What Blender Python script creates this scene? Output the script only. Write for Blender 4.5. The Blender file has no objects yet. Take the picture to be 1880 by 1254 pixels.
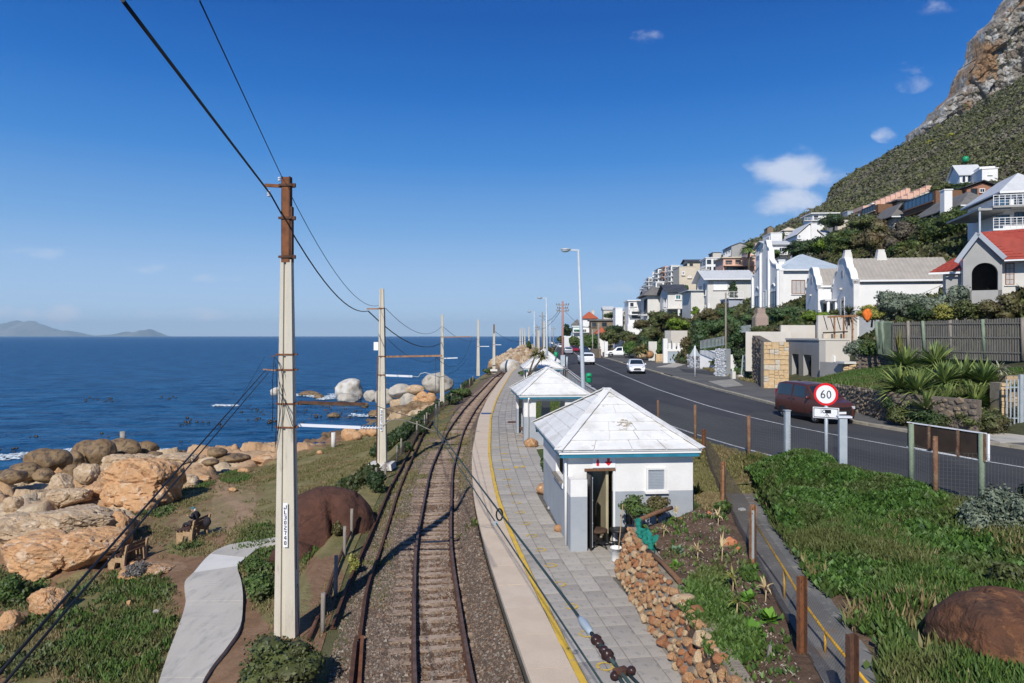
import bpy,math,random
import numpy as np
from mathutils import Vector,Matrix,Euler
# ------ camera, sky, sun, exposure
scene=bpy.context.scene
COL=scene.collection
F=1253.0
CX,HY=940.0,617.0
cam_d=bpy.data.cameras.new("camera")
cam=bpy.data.objects.new("camera",cam_d)
COL.objects.link(cam)
cam.location=(0,0,0)
cam.rotation_euler=(math.radians(90),0,0)
cam_d.sensor_width=36.0
cam_d.lens=F*36.0/1880.0
cam_d.shift_y=-(627.0-HY)/1880.0
cam_d.clip_start=0.1
cam_d.clip_end=60000.0
scene.camera=cam
SUN_AZ=math.radians(196.0)
SUN_EL=math.radians(38.0)
world=bpy.data.worlds.new("World")
scene.world=world
world.use_nodes=True
wt=world.node_tree
for n in list(wt.nodes):wt.nodes.remove(n)
W_out=wt.nodes.new("ShaderNodeOutputWorld")
W_bg=wt.nodes.new("ShaderNodeBackground")
W_sky=wt.nodes.new("ShaderNodeTexSky")
W_sky.sky_type='NISHITA'
W_sky.sun_disc=False
W_sky.sun_elevation=SUN_EL
W_sky.sun_rotation=SUN_AZ
W_sky.altitude=0
W_sky.air_density=1.0
W_sky.dust_density=0.25
W_sky.ozone_density=2.6
W_bg.inputs['Strength'].default_value=0.088
wt.links.new(W_bg.outputs[0],W_out.inputs[0])
def wn(t,**kw):
 n=wt.nodes.new(t)
 for k,v in kw.items():setattr(n,k,v)
 return n
def wm(op,a,b=None):
 n=wn("ShaderNodeMath",operation=op)
 for i,v in enumerate((a,b)):
  if v is None:continue
  if isinstance(v,(int,float)):n.inputs[i].default_value=v
  else:wt.links.new(v,n.inputs[i])
 return n.outputs[0]
W_hsv=wn("ShaderNodeHueSaturation")
W_hsv.inputs['Hue'].default_value=0.505
W_hsv.inputs['Saturation'].default_value=1.22
W_hsv.inputs['Value'].default_value=1.0
wt.links.new(W_sky.outputs[0],W_hsv.inputs['Color'])
W_tc=wn("ShaderNodeTexCoord")
W_sep=wn("ShaderNodeSeparateXYZ")
wt.links.new(W_tc.outputs['Generated'],W_sep.inputs[0])
W_ramp=wn("ShaderNodeValToRGB")
_stops=[(0.0,(.44,.60,.80)),(.04,(.37,.54,.77)),(.093,(.28,.455,.72)),(.15,(.16,.35,.66)),(.245,(.045,.215,.58)),(.33,(.012,.135,.48)),(.42,(.004,.085,.37)),(.7,(.02,.08,.27)),(1.0,(.035,.095,.26))]
W_ramp.color_ramp.elements[0].color=(*_stops[0][1],1)
W_ramp.color_ramp.elements[1].color=(*_stops[-1][1],1)
for _p,_c in _stops[1:-1]:
 _e=W_ramp.color_ramp.elements.new(_p);_e.color=(*_c,1)
wt.links.new(W_sep.outputs[2],W_ramp.inputs[0])
W_sc=wn("ShaderNodeVectorMath",operation='SCALE');W_sc.inputs['Scale'].default_value=1/.088
wt.links.new(W_ramp.outputs[0],W_sc.inputs[0])
W_base=wn("ShaderNodeMix");W_base.data_type='RGBA';W_base.inputs['Factor'].default_value=.95
wt.links.new(W_hsv.outputs[0],W_base.inputs[6]);wt.links.new(W_sc.outputs[0],W_base.inputs[7])
az=wm('DIVIDE',W_sep.outputs[0],wm('MAXIMUM',W_sep.outputs[1],0.05))
el=wm('DIVIDE',W_sep.outputs[2],wm('MAXIMUM',W_sep.outputs[1],0.05))
W_cmb=wn("ShaderNodeCombineXYZ")
wt.links.new(wm('MULTIPLY',az,9.0),W_cmb.inputs[0]);wt.links.new(wm('MULTIPLY',el,15.0),W_cmb.inputs[1])
W_no=wn("ShaderNodeTexNoise");W_no.inputs['Scale'].default_value=1.5
W_no.inputs['Detail'].default_value=7.0;W_no.inputs['Roughness'].default_value=0.58
W_no.inputs['Distortion'].default_value=0.35
wt.links.new(W_cmb.outputs[0],W_no.inputs['Vector'])
def patch(px,py,rx,ry,amp):
 u=wm('DIVIDE',wm('SUBTRACT',az,(px-CX)/F),rx/F)
 v=wm('DIVIDE',wm('SUBTRACT',el,(HY-py)/F),ry/F)
 d=wm('SQRT',wm('ADD',wm('MULTIPLY',u,u),wm('MULTIPLY',v,v)))
 n=wn("ShaderNodeMapRange");n.interpolation_type='SMOOTHSTEP'
 n.inputs['From Min'].default_value=1.0;n.inputs['From Max'].default_value=0.15
 n.inputs['To Min'].default_value=0.0;n.inputs['To Max'].default_value=amp
 wt.links.new(d,n.inputs['Value'])
 return n.outputs[0]
acc=None
for a in[(1465,316,135,56,1.45),(1450,372,105,48,1.5),(1600,305,52,34,.8),(1672,142,66,44,.72),(1200,70,80,28,.62),(1730,20,90,40,.6),(1625,248,40,24,.6),(115,577,60,30,1.3),(25,577,80,30,1.15),(1470,280,50,30,.5),(70,465,130,20,.85),(275,492,120,17,.8),(395,510,90,16,.78),(330,576,260,22,.85),(665,580,60,18,.62),(1070,528,230,26,.5),(740,583,80,14,.45),(170,560,260,30,.35)]:
 p=patch(*a)
 acc=p if acc is None else wm('MAXIMUM',acc,p)
W_mr=wn("ShaderNodeMapRange");W_mr.interpolation_type='SMOOTHSTEP'
W_mr.inputs['From Min'].default_value=0.42;W_mr.inputs['From Max'].default_value=1.75
wt.links.new(wm('MULTIPLY',wm('MINIMUM',wm('MULTIPLY',acc,4.0),1.0),wm('ADD',acc,wm('MULTIPLY',wm('SUBTRACT',W_no.outputs[0],0.48),3.0))),W_mr.inputs['Value'])
W_mix=wn("ShaderNodeMix");W_mix.data_type='RGBA'
wt.links.new(wm('MULTIPLY',W_mr.outputs[0],0.85),W_mix.inputs['Factor'])
wt.links.new(W_base.outputs[2],W_mix.inputs[6])
W_mix.inputs[7].default_value=(6.6,7.2,8.6,1)
wt.links.new(W_mix.outputs[2],W_bg.inputs['Color'])
sun_d=bpy.data.lights.new("sun",'SUN')
sun_d.energy=3.9
sun_d.angle=math.radians(0.53)
sun_d.color=(1.0,0.955,0.88)
sun=bpy.data.objects.new("sun",sun_d)
COL.objects.link(sun)
to_sun=Vector((math.sin(SUN_AZ)*math.cos(SUN_EL),math.cos(SUN_AZ)*math.cos(SUN_EL),math.sin(SUN_EL)))
sun.rotation_euler=to_sun.to_track_quat('Z','Y').to_euler()
sun.location=(0,0,60)
scene.view_settings.view_transform='Standard'
scene.view_settings.look='None'
scene.view_settings.exposure=0.24
scene.view_settings.gamma=1.0
scene.view_settings.use_curve_mapping=False
HAZE=4.4e-5
scene.cycles.max_bounces=6
scene.cycles.transparent_max_bounces=12
rng=np.random.default_rng(7)
random.seed(11)
R=math.radians
# ------ geometry of the place from the photograph
def P(px,py,D):
 return Vector(((px-CX)/F*D,D,(HY-py)/F*D))
def G(px,py,z):
 D=F*z/(HY-py)
 return Vector(((px-CX)/F*D,D,z))
Z_SEA,Z_RAIL,Z_PLAT,Z_ROAD=-11.0,-6.42,-5.6,-4.0
# ------ numpy noise
_perm=np.random.default_rng(3).permutation(65536)
_val=np.random.default_rng(5).random(65536)
def _h(ix,iy,iz=0):
 return _val[_perm[(_perm[(_perm[ix&65535]+iy)&65535]+iz)&65535]]
def vnoise(x,y,z=None):
 x=np.asarray(x,float);y=np.asarray(y,float)
 if z is None:z=np.zeros_like(x)
 ix=np.floor(x).astype(np.int64);iy=np.floor(y).astype(np.int64);iz=np.floor(z).astype(np.int64)
 fx=x-ix;fy=y-iy;fz=z-iz
 fx=fx*fx*(3-2*fx);fy=fy*fy*(3-2*fy);fz=fz*fz*(3-2*fz)
 def L(a,b,t):return a+(b-a)*t
 r=L(L(L(_h(ix,iy,iz),_h(ix+1,iy,iz),fx),L(_h(ix,iy+1,iz),_h(ix+1,iy+1,iz),fx),fy),L(L(_h(ix,iy,iz+1),_h(ix+1,iy,iz+1),fx),L(_h(ix,iy+1,iz+1),_h(ix+1,iy+1,iz+1),fx),fy),fz)
 return r*2-1
def fbm(x,y,z=None,o=4,g=0.5):
 x=np.asarray(x,float);y=np.asarray(y,float)
 if z is None:z=np.zeros_like(x)
 s=0;a=1;t=0
 for k in range(o):
  s=s+a*vnoise(x*2**k+13.7*k,y*2**k+5.1*k,z*2**k+9.2*k);t+=a;a*=g
 return s/t
def cells(x,y,seed=0,full=False):
 x=np.asarray(x,float);y=np.asarray(y,float)
 ix=np.floor(x).astype(np.int64);iy=np.floor(y).astype(np.int64)
 d1=np.full(x.shape,9.0);d2=np.full(x.shape,9.0);idv=np.zeros(x.shape);tl=np.zeros(x.shape)
 for dx in(-1,0,1):
  for dy in(-1,0,1):
   cx_=ix+dx;cy_=iy+dy
   px=cx_+0.1+0.8*_h(cx_,cy_,seed+1);py=cy_+0.1+0.8*_h(cx_,cy_,seed+2)
   d=np.hypot(x-px,y-py)
   hv=_h(cx_,cy_,seed+3)
   near=d<d1
   tl=np.where(near,(_h(cx_,cy_,seed+5)-.5)*(x-px)+(_h(cx_,cy_,seed+6)-.5)*(y-py),tl)
   d2=np.where(near,d1,np.minimum(d2,d));idv=np.where(near,hv,idv);d1=np.where(near,d,d1)
 return(d1,d2,idv,tl)if full else(d1,d2,idv)
def sstep(a,b,x):
 t=np.clip((np.asarray(x,float)-a)/(b-a),0,1);return t*t*(3-2*t)
# ------ lines of the place (x as a function of distance)
_Y=np.arange(4.0,760.0,0.5)
def smooth_line(pts,w=9):
 ys,xs=zip(*pts)
 v=np.interp(_Y,ys,xs)
 s0=(xs[1]-xs[0])/(ys[1]-ys[0]);v=np.where(_Y<ys[0],xs[0]+(_Y-ys[0])*s0,v)
 s1=(xs[-1]-xs[-2])/(ys[-1]-ys[-2]);v=np.where(_Y>ys[-1],xs[-1]+(_Y-ys[-1])*s1,v)
 pad=40
 e=np.concatenate([v[0]-(np.arange(pad,0,-1))*(v[1]-v[0]),v,v[-1]+np.arange(1,pad+1)*(v[-1]-v[-2])])
 k=np.hanning(2*w+1);k/=k.sum()
 e=np.convolve(e,k,'same')[pad:-pad]
 return lambda y:np.interp(y,_Y,e)
EDGE=smooth_line([(8,.85),(11,.36),(16,-.38),(20,-.9),(24,-1.32),(32,-1.85),(47,-2.25),(60,-2.15),(72,-1.85),(103,-.9),(138,1.0),(180,4.0),(250,8.5),(400,21)])
TRACK=smooth_line([(8,-.4),(12.6,-1.28),(20.9,-2.43),(33,-3.42),(47,-3.85),(60,-3.75),(72,-3.4),(103,-2.4),(138,-.5),(180,2.5),(250,7.0),(400,19.5)])
KERB=smooth_line([(14,22.6),(20,19.7),(24.1,18.0),(28,16.3),(31,15.5),(39.5,15.1),(52,15.1),(74,15.7),(100,16.2),(132,16.9),(180,19.5),(250,24.5),(400,36)],12)
CENTRE=smooth_line([(14,18.9),(20.9,15.4),(26,13.5),(31.9,11.9),(38.6,11.2),(52,10.9),(75,11.4),(100,12.1),(140,13.6),(180,16.0),(250,21.0),(400,32.5)],12)
RLINE=smooth_line([(12,13.4),(16.6,11.2),(19.6,9.86),(22,8.8),(25,7.95),(31,6.9),(40,6.35),(50,6.2),(64,6.45),(100,7.0),(135,8.2),(180,11.2),(250,16.5),(400,28)],12)
def normal_of(line,y):
 t=Vector((float(line(y+.25)-line(y-.25)),.5,0)).normalized()
 return t,Vector((t.y,-t.x,0))
_ds=lambda y:np.interp(y,[0,40,52,58,62,66,80,110,150,190,230,300,760],[46,44,40,28,17,15.5,14.5,10,9.5,11,12,11,11])
def z_coast(x,y):
 x=np.asarray(x,float);y=np.asarray(y,float)
 d=TRACK(y)-x
 ds=_ds(y)
 t=np.clip((d-3.6)/(ds-3.6),0,1.6)
 z=-6.8-4.2*np.sqrt(np.clip(t,0,1))-2.0*np.clip(t-1,0,1)
 z=z+0.12*fbm(x*.35,y*.35,o=3)*sstep(4.5,8,d)
 return z
SWR=smooth_line([(14,25),(20,22),(28,18.7),(35,17.5),(40,18.6),(52,19.6),(60,20.6),(80,22.8),(100,22.8),(130,21.8),(180,23.5),(250,29.5),(400,42)],8)
def z_hill(x,y):
 x=np.asarray(x,float);y=np.asarray(y,float)
 u=x-(SWR(np.minimum(y,330))-20.5)*(1-sstep(55,120,x))
 z=np.interp(u,[0,20.5,30,40,180,600],[-3.95,-3.95,-1.2,5.0,75.0,75+420*.59])
 zz=np.interp(u,[0,20.7,24,30,40,180,600],[-3.95,-3.95,-.6,3.2,6.6,75.0,75+420*.59])
 w2=sstep(60,74,y)*sstep(190,140,y);z=z+(zz-z)*w2
 crest=np.interp(x,[20,190,235,700],[385,395,500,500])
 z=z-np.clip(y-crest,0,1e4)*.75
 amp=sstep(32,60,u)
 z=z+amp*(1.4*fbm(x*.03,y*.03,o=3)+.5*fbm(x*.15,y*.15,o=2))
 z=z+5.0*sstep(110,200,x)*fbm(x*.012+4,y*.012,o=3)
 return z
def hit(px,py,zf,d0=8.0,d1=700.0):
 ds_=np.geomspace(d0,d1,4000)
 xs=(px-CX)/F*ds_;zs=(HY-py)/F*ds_
 dz=zs-zf(xs,ds_)
 i=int(np.argmax(dz<0))if(dz<0).any()else len(ds_)-1
 return Vector((float(xs[i]),float(ds_[i]),float(zf(xs[i:i+1],ds_[i:i+1])[0])))
# ------ materials
class _Lib(dict):__getattr__=dict.__getitem__
MATS=K=_Lib()
def mat(name,c1,c2=None,scale=3.0,rough=0.75,bump=0.0,bscale=None,metal=0.0,detail=5.0,ramp=(0.35,0.65),c3=None,s3=None,r3=(0.5,0.62),spec=0.35,coords='Object',stretch=(1,1,1),alpha=None,trans=0.0,bdist=0.05,c4=None,s4=None,r4=(.55,.65),dist=0.0):
 m=bpy.data.materials.new(name);m.use_nodes=True
 nt=m.node_tree;b=nt.nodes['Principled BSDF']
 b.inputs['Roughness'].default_value=rough;b.inputs['Metallic'].default_value=metal
 b.inputs['Specular IOR Level'].default_value=spec
 tc=nt.nodes.new("ShaderNodeTexCoord");mp=nt.nodes.new("ShaderNodeMapping")
 nt.links.new(tc.outputs[coords],mp.inputs[0]);mp.inputs['Scale'].default_value=stretch
 def noise(s,d=detail,rg=.6):
  n=nt.nodes.new("ShaderNodeTexNoise");n.inputs['Scale'].default_value=s;n.inputs['Detail'].default_value=d
  n.inputs['Roughness'].default_value=rg;n.inputs['Distortion'].default_value=dist
  nt.links.new(mp.outputs[0],n.inputs['Vector']);return n
 def mr(val,a,bb):
  n=nt.nodes.new("ShaderNodeMapRange");n.inputs['From Min'].default_value=a;n.inputs['From Max'].default_value=bb
  n.interpolation_type='SMOOTHSTEP'
  nt.links.new(val,n.inputs['Value']);return n.outputs[0]
 def mix(f,A,B):
  n=nt.nodes.new("ShaderNodeMix");n.data_type='RGBA'
  nt.links.new(f,n.inputs['Factor'])
  for i,v in((6,A),(7,B)):
   if isinstance(v,tuple):n.inputs[i].default_value=(*v,1)
   else:nt.links.new(v,n.inputs[i])
  return n.outputs[2]
 col=None
 if c2 is not None:
  col=mix(mr(noise(scale).outputs[0],*ramp),c1,c2)
 if c3 is not None:
  col=mix(mr(noise(s3 or scale*4).outputs[0],*r3),col if col is not None else c1,c3)
 if c4 is not None:
  col=mix(mr(noise(s4 or scale*.3).outputs[0],*r4),col if col is not None else c1,c4)
 if col is None:b.inputs['Base Color'].default_value=(*c1,1)
 else:nt.links.new(col,b.inputs['Base Color'])
 if bump:
  bp=nt.nodes.new("ShaderNodeBump");bp.inputs['Strength'].default_value=bump;bp.inputs['Distance'].default_value=bdist
  nt.links.new(noise(bscale or scale*3,6).outputs[0],bp.inputs['Height']);nt.links.new(bp.outputs[0],b.inputs['Normal'])
 if trans:
  b.inputs['Transmission Weight'].default_value=trans
 if alpha is not None:b.inputs['Alpha'].default_value=alpha
 MATS[name]=m
 return m
def leafmat(name,dark,light,extra=None,rough=.55,s=.5):
 """foliage: every leaf its own tone, large soft patches of another tone"""
 m=bpy.data.materials.new(name);m.use_nodes=True
 nt=m.node_tree;b=nt.nodes['Principled BSDF'];b.inputs['Roughness'].default_value=rough
 b.inputs['Specular IOR Level'].default_value=0.3
 geo=nt.nodes.new("ShaderNodeNewGeometry")
 r=nt.nodes.new("ShaderNodeValToRGB")
 r.color_ramp.elements[0].color=(*dark,1);r.color_ramp.elements[1].color=(*light,1)
 e=r.color_ramp.elements.new(.5);e.color=(*[(a+c)/2 for a,c in zip(dark,light)],1)
 nt.links.new(geo.outputs['Random Per Island'],r.inputs[0])
 out=r.outputs[0]
 if extra:
  tc=nt.nodes.new("ShaderNodeTexCoord");n=nt.nodes.new("ShaderNodeTexNoise")
  n.inputs['Scale'].default_value=s;n.inputs['Detail'].default_value=3
  nt.links.new(tc.outputs['Object'],n.inputs['Vector'])
  mr=nt.nodes.new("ShaderNodeMapRange");mr.inputs['From Min'].default_value=.47;mr.inputs['From Max'].default_value=.58
  nt.links.new(n.outputs[0],mr.inputs['Value'])
  mx=nt.nodes.new("ShaderNodeMix");mx.data_type='RGBA';nt.links.new(mr.outputs[0],mx.inputs['Factor'])
  nt.links.new(out,mx.inputs[6])
  mul=nt.nodes.new("ShaderNodeMix");mul.data_type='RGBA';mul.blend_type='MULTIPLY';mul.inputs['Factor'].default_value=.6
  mul.inputs[6].default_value=(*extra,1)
  mx2=nt.nodes.new("ShaderNodeMix");mx2.data_type='RGBA';mx2.inputs['Factor'].default_value=.75
  nt.links.new(out,mx2.inputs[6]);mx2.inputs[7].default_value=(*extra,1)
  nt.links.new(mx2.outputs[2],mx.inputs[7]);out=mx.outputs[2]
  nt.nodes.remove(mul)
 nt.links.new(out,b.inputs['Base Color'])
 MATS[name]=m
 return m
# ------ mesh helpers
def tag(o,label=None,cat=None,group=None,kind=None):
 if label:o['label']=label
 if cat:o['category']=cat
 if group:o['group']=group
 if kind:o['kind']=kind
 return o
def np_mesh(name,V,faces,smooth=False):
 """faces: (M,k) array or list of arrays with differing k"""
 me=bpy.data.meshes.new(name)
 V=np.asarray(V,np.float32)
 fl=faces if(isinstance(faces,list)and isinstance(faces[0],np.ndarray))else[faces]
 fl=[np.asarray(f,np.int32)for f in fl if len(f)]
 me.vertices.add(len(V));me.vertices.foreach_set('co',V.ravel())
 nl=sum(f.size for f in fl);nf=sum(len(f)for f in fl)
 me.loops.add(nl);me.loops.foreach_set('vertex_index',np.concatenate([f.ravel()for f in fl]))
 tot=np.concatenate([np.full(len(f),f.shape[1],np.int32)for f in fl])
 st=np.concatenate([[0],np.cumsum(tot)[:-1]]).astype(np.int32)
 me.polygons.add(nf);me.polygons.foreach_set('loop_start',st)
 me.polygons.foreach_set('use_smooth',np.full(nf,smooth))
 me.update(calc_edges=True);me.validate()
 return me
def add(name,me,material=None,parent=None,loc=None,rot=None,scale=None):
 o=bpy.data.objects.new(name,me);COL.objects.link(o)
 if material is not None and me is not None and not me.materials:
  for m in(material if isinstance(material,(list,tuple))else[material]):me.materials.append(m)
 if parent is not None:o.parent=parent
 if loc is not None:o.location=loc
 if rot is not None:o.rotation_euler=rot
 if scale is not None:o.scale=scale
 return o
def thing(name,label,cat,loc=(0,0,0),rz=0.0,group=None,kind=None):
 o=bpy.data.objects.new(name,None);COL.objects.link(o)
 o.empty_display_size=.2
 o.location=loc;o.rotation_euler=(0,0,rz)
 return tag(o,label,cat,group,kind)
def copy_tree(o,parent=None):
 c=o.copy();COL.objects.link(c);c.parent=parent
 for ch in CH.get(o.name,list(o.children)):copy_tree(ch,c)
 return c
CH={}
class MB:
 """collects shapes into one mesh"""
 def __init__(s):s.V=[];s.Fc=[];s.sm=[];s.n=0;s.mi=[]
 def _add(s,V,Fs,smooth=False,mi=0):
  V=[tuple(v)for v in V]
  s.V+=V
  for f in Fs:s.Fc.append(tuple(i+s.n for i in f));s.sm.append(smooth);s.mi.append(mi)
  s.n+=len(V);return s
 def box(s,c,size,rz=0.0,rot=None,mi=0,taper=1.0):
  hx,hy,hz=size[0]/2,size[1]/2,size[2]/2
  M=(rot.to_matrix()if isinstance(rot,Euler)else rot)if rot is not None else Matrix.Rotation(rz,3,'Z')
  vs=[]
  for z in(-hz,hz):
   k=taper if z>0 else 1.0
   for x,y in((-hx,-hy),(hx,-hy),(hx,hy),(-hx,hy)):
    vs.append(M@Vector((x*k,y*k,z))+Vector(c))
  return s._add(vs,[(3,2,1,0),(4,5,6,7),(0,1,5,4),(1,2,6,5),(2,3,7,6),(3,0,4,7)],False,mi)
 def bx(s,x0,x1,y0,y1,z0,z1,mi=0):
  return s.box(((x0+x1)/2,(y0+y1)/2,(z0+z1)/2),(abs(x1-x0),abs(y1-y0),abs(z1-z0)),mi=mi)
 def bar(s,a,b,w,h=None,up=(0,0,1),mi=0,w2=None):
  a=Vector(a);b=Vector(b);h=h or w;w2=w2 or w
  d=(b-a);L=d.length
  if L<1e-6:return s
  d.normalize();u=Vector(up)
  if abs(d.dot(u))>.98:u=Vector((0,1,0))
  sx=d.cross(u).normalized();uy=sx.cross(d).normalized()
  vs=[]
  for p,k in((a,w),(b,w2)):
   hh=h*k/w
   for i,j in((-1,-1),(1,-1),(1,1),(-1,1)):vs.append(p+sx*i*k/2+uy*j*hh/2)
  return s._add(vs,[(3,2,1,0),(4,5,6,7),(0,1,5,4),(1,2,6,5),(2,3,7,6),(3,0,4,7)],False,mi)
 def tube(s,pts,r,n=8,mi=0,r2=None,caps=True):
  pts=[Vector(p)for p in pts];m=len(pts);vs=[]
  prev=None
  for i,p in enumerate(pts):
   d=(pts[min(i+1,m-1)]-pts[max(i-1,0)]).normalized()
   if prev is None:
    u=Vector((0,0,1))if abs(d.z)<.9 else Vector((1,0,0))
    sx=d.cross(u).normalized()
   else:
    sx=(prev-d*prev.dot(d)).normalized()
   prev=sx;uy=sx.cross(d)
   rr=(r[i]if isinstance(r,(list,tuple))else(r if r2 is None else r+(r2-r)*i/(m-1)))
   for k in range(n):
    a=2*math.pi*k/n;vs.append(p+(sx*math.cos(a)+uy*math.sin(a))*rr)
  fs=[]
  for i in range(m-1):
   for k in range(n):
    a,b=i*n+k,i*n+(k+1)%n
    fs.append((a,b,b+n,a+n))
  s._add(vs,fs,n>5,mi)
  if caps:
   s.Fc.append(tuple(s.n-m*n+k for k in range(n))[::-1]);s.sm.append(False);s.mi.append(mi)
   s.Fc.append(tuple(s.n-n+k for k in range(n)));s.sm.append(False);s.mi.append(mi)
  return s
 def quad(s,a,b,c,d,mi=0):return s._add([a,b,c,d],[(0,1,2,3)],False,mi)
 def poly(s,pts,mi=0):return s._add(pts,[tuple(range(len(pts)))],False,mi)
 def prism(s,pts,off,mi=0):
  """polygon extruded by the vector off"""
  n=len(pts);off=Vector(off);a=[Vector(p)for p in pts];b=[p+off for p in a]
  fs=[tuple(range(n))[::-1],tuple(range(n,2*n))]+[(i,(i+1)%n,(i+1)%n+n,i+n)for i in range(n)]
  return s._add(a+b,fs,False,mi)
 def lathe(s,c,prof,n=16,mi=0):
  c=Vector(c);vs=[];m=len(prof)
  for r,z in prof:
   for k in range(n):
    a=2*math.pi*k/n;vs.append(c+Vector((r*math.cos(a),r*math.sin(a),z)))
  fs=[(i*n+k,i*n+(k+1)%n,(i+1)*n+(k+1)%n,(i+1)*n+k)for i in range(m-1)for k in range(n)]
  s._add(vs,fs,True,mi)
  s.Fc.append(tuple(s.n-n+k for k in range(n)));s.sm.append(False);s.mi.append(mi)
  s.Fc.append(tuple(s.n-m*n+k for k in range(n))[::-1]);s.sm.append(False);s.mi.append(mi)
  return s
 def sphere(s,c,r,n=12,m=8,mi=0,sc=(1,1,1)):
  c=Vector(c);vs=[c+Vector((0,0,-r*sc[2]))]
  for i in range(1,m):
   t=math.pi*i/m
   for k in range(n):
    a=2*math.pi*k/n
    vs.append(c+Vector((r*sc[0]*math.sin(t)*math.cos(a),r*sc[1]*math.sin(t)*math.sin(a),-r*sc[2]*math.cos(t))))
  vs.append(c+Vector((0,0,r*sc[2])))
  fs=[(0,1+(k+1)%n,1+k)for k in range(n)]
  for i in range(m-2):
   for k in range(n):
    a,b=1+i*n+k,1+i*n+(k+1)%n
    fs.append((a,b,b+n,a+n))
  L=len(vs)-1;o=1+(m-2)*n
  fs+=[(L,o+k,o+(k+1)%n)for k in range(n)]
  return s._add(vs,fs,True,mi)
 def mesh(s,name='mesh'):
  me=bpy.data.meshes.new(name);me.from_pydata(s.V,[],s.Fc)
  me.polygons.foreach_set('use_smooth',s.sm);me.polygons.foreach_set('material_index',s.mi);me.update()
  return me
 def build(s,name,material,parent=None,**kw):
  return add(name,s.mesh(name),material,parent,**kw)
def grid_mesh(name,xs2,ys2,zs2,smooth=True,attrs=None):
 """xs2, ys2, zs2: (ny,nx) arrays"""
 ny,nx=xs2.shape
 V=np.stack([xs2,ys2,zs2],-1).reshape(-1,3)
 i=np.arange(ny-1)[:,None]*nx+np.arange(nx-1)[None,:]
 f=np.stack([i,i+1,i+nx+1,i+nx],-1).reshape(-1,4)
 me=np_mesh(name,V,f,smooth)
 for k,v in(attrs or{}).items():
  a=me.attributes.new(k,'FLOAT','POINT');a.data.foreach_set('value',np.asarray(v,np.float32).ravel())
 return me
def strip(name,left,right,y0,y1,z,step=1.0,nx=2,zfun=None):
 """sheet between two lines of the place"""
 n=max(2,int((y1-y0)/step)+1)
 ys=np.linspace(y0,y1,n);t=np.linspace(0,1,nx)
 L=left(ys);Rr=right(ys)
 X=L[:,None]+(Rr-L)[:,None]*t[None,:]
 Y=np.repeat(ys[:,None],nx,1)
 Z=np.full_like(X,z)if zfun is None else zfun(X,Y)
 return grid_mesh(name,X,Y,Z,smooth=zfun is not None)
def along(line,y0,y1,step):
 """distances y spaced evenly along the arc of a line"""
 ys=np.arange(y0,y1,.05);xs=line(ys)
 s=np.concatenate([[0],np.cumsum(np.hypot(np.diff(xs),np.diff(ys)))])
 return np.interp(np.arange(0,s[-1],step),s,ys)
def ico(sub):
 import bmesh
 bm=bmesh.new();bmesh.ops.create_icosphere(bm,subdivisions=sub,radius=1.0)
 V=np.array([v.co[:]for v in bm.verts]);Fc=np.array([[v.index for v in f.verts]for f in bm.faces]);bm.free()
 return V,Fc
ICO={k:ico(k)for k in(1,2,3,4,5)}
def rock_mesh(name,seed,size=(1,1,1),sub=3,rough=.12,cuts=7,cut_depth=.78,soft=.8,freq=1.5):
 r=np.random.default_rng(seed)
 V,Fc=ICO[sub];V=V.copy()
 for _ in range(cuts):
  n=r.normal(size=3);n/=np.linalg.norm(n);o=cut_depth+r.random()*.22
  d=V@n-o
  V=V-np.clip(d,0,None)[:,None]*n*soft
 n0=fbm(V[:,0]*freq+seed,V[:,1]*freq,V[:,2]*freq,4)
 n1=fbm(V[:,0]*freq*4+seed,V[:,1]*freq*4+7,V[:,2]*freq*4,3)
 V=V*(1+rough*1.6*n0+rough*.35*n1)[:,None]
 return np_mesh(name,V*np.array(size),Fc,sub>=3)
def outcrop_mesh(name,seed,size,sub=5,crack=.10,p=3.2):
 r=np.random.default_rng(seed);V,Fc=ICO[sub];V=V.copy()
 V=V/(np.abs(V)**p).sum(1)[:,None]**(1/p)
 for _ in range(7):
  n=r.normal(size=3);n/=np.linalg.norm(n);o=.80+r.random()*.25;d=V@n-o;V=V-np.clip(d,0,None)[:,None]*n*.97
 th=r.random()*3;a=V[:,0]*math.cos(th)+V[:,2]*.35+seed;b=V[:,1]+V[:,2]*.6
 wx=a*1.5+.25*fbm(V[:,0]*2,V[:,1]*2,V[:,2]*2,2);wy=b*1.5+.25*fbm(V[:,0]*2+9,V[:,1]*2,V[:,2]*2,2)
 d1,d2,i1,tl=cells(wx,wy,seed%50,True);e1,e2,i2,tl2=cells(wx*2.7,wy*3.4,seed%50+9,True)
 k=1+.10*(i1-.5)+.16*tl-crack*sstep(.13,.0,d2-d1)+.03*(i2-.5)+.10*tl2-crack*.3*sstep(.12,0,e2-e1)
 k=k+.05*fbm(V[:,0]*3+seed,V[:,1]*3,V[:,2]*3,4)+.02*fbm(V[:,0]*12,V[:,1]*12,V[:,2]*12,3)
 return np_mesh(name,V*k[:,None]*np.array(size),Fc,False)
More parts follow.
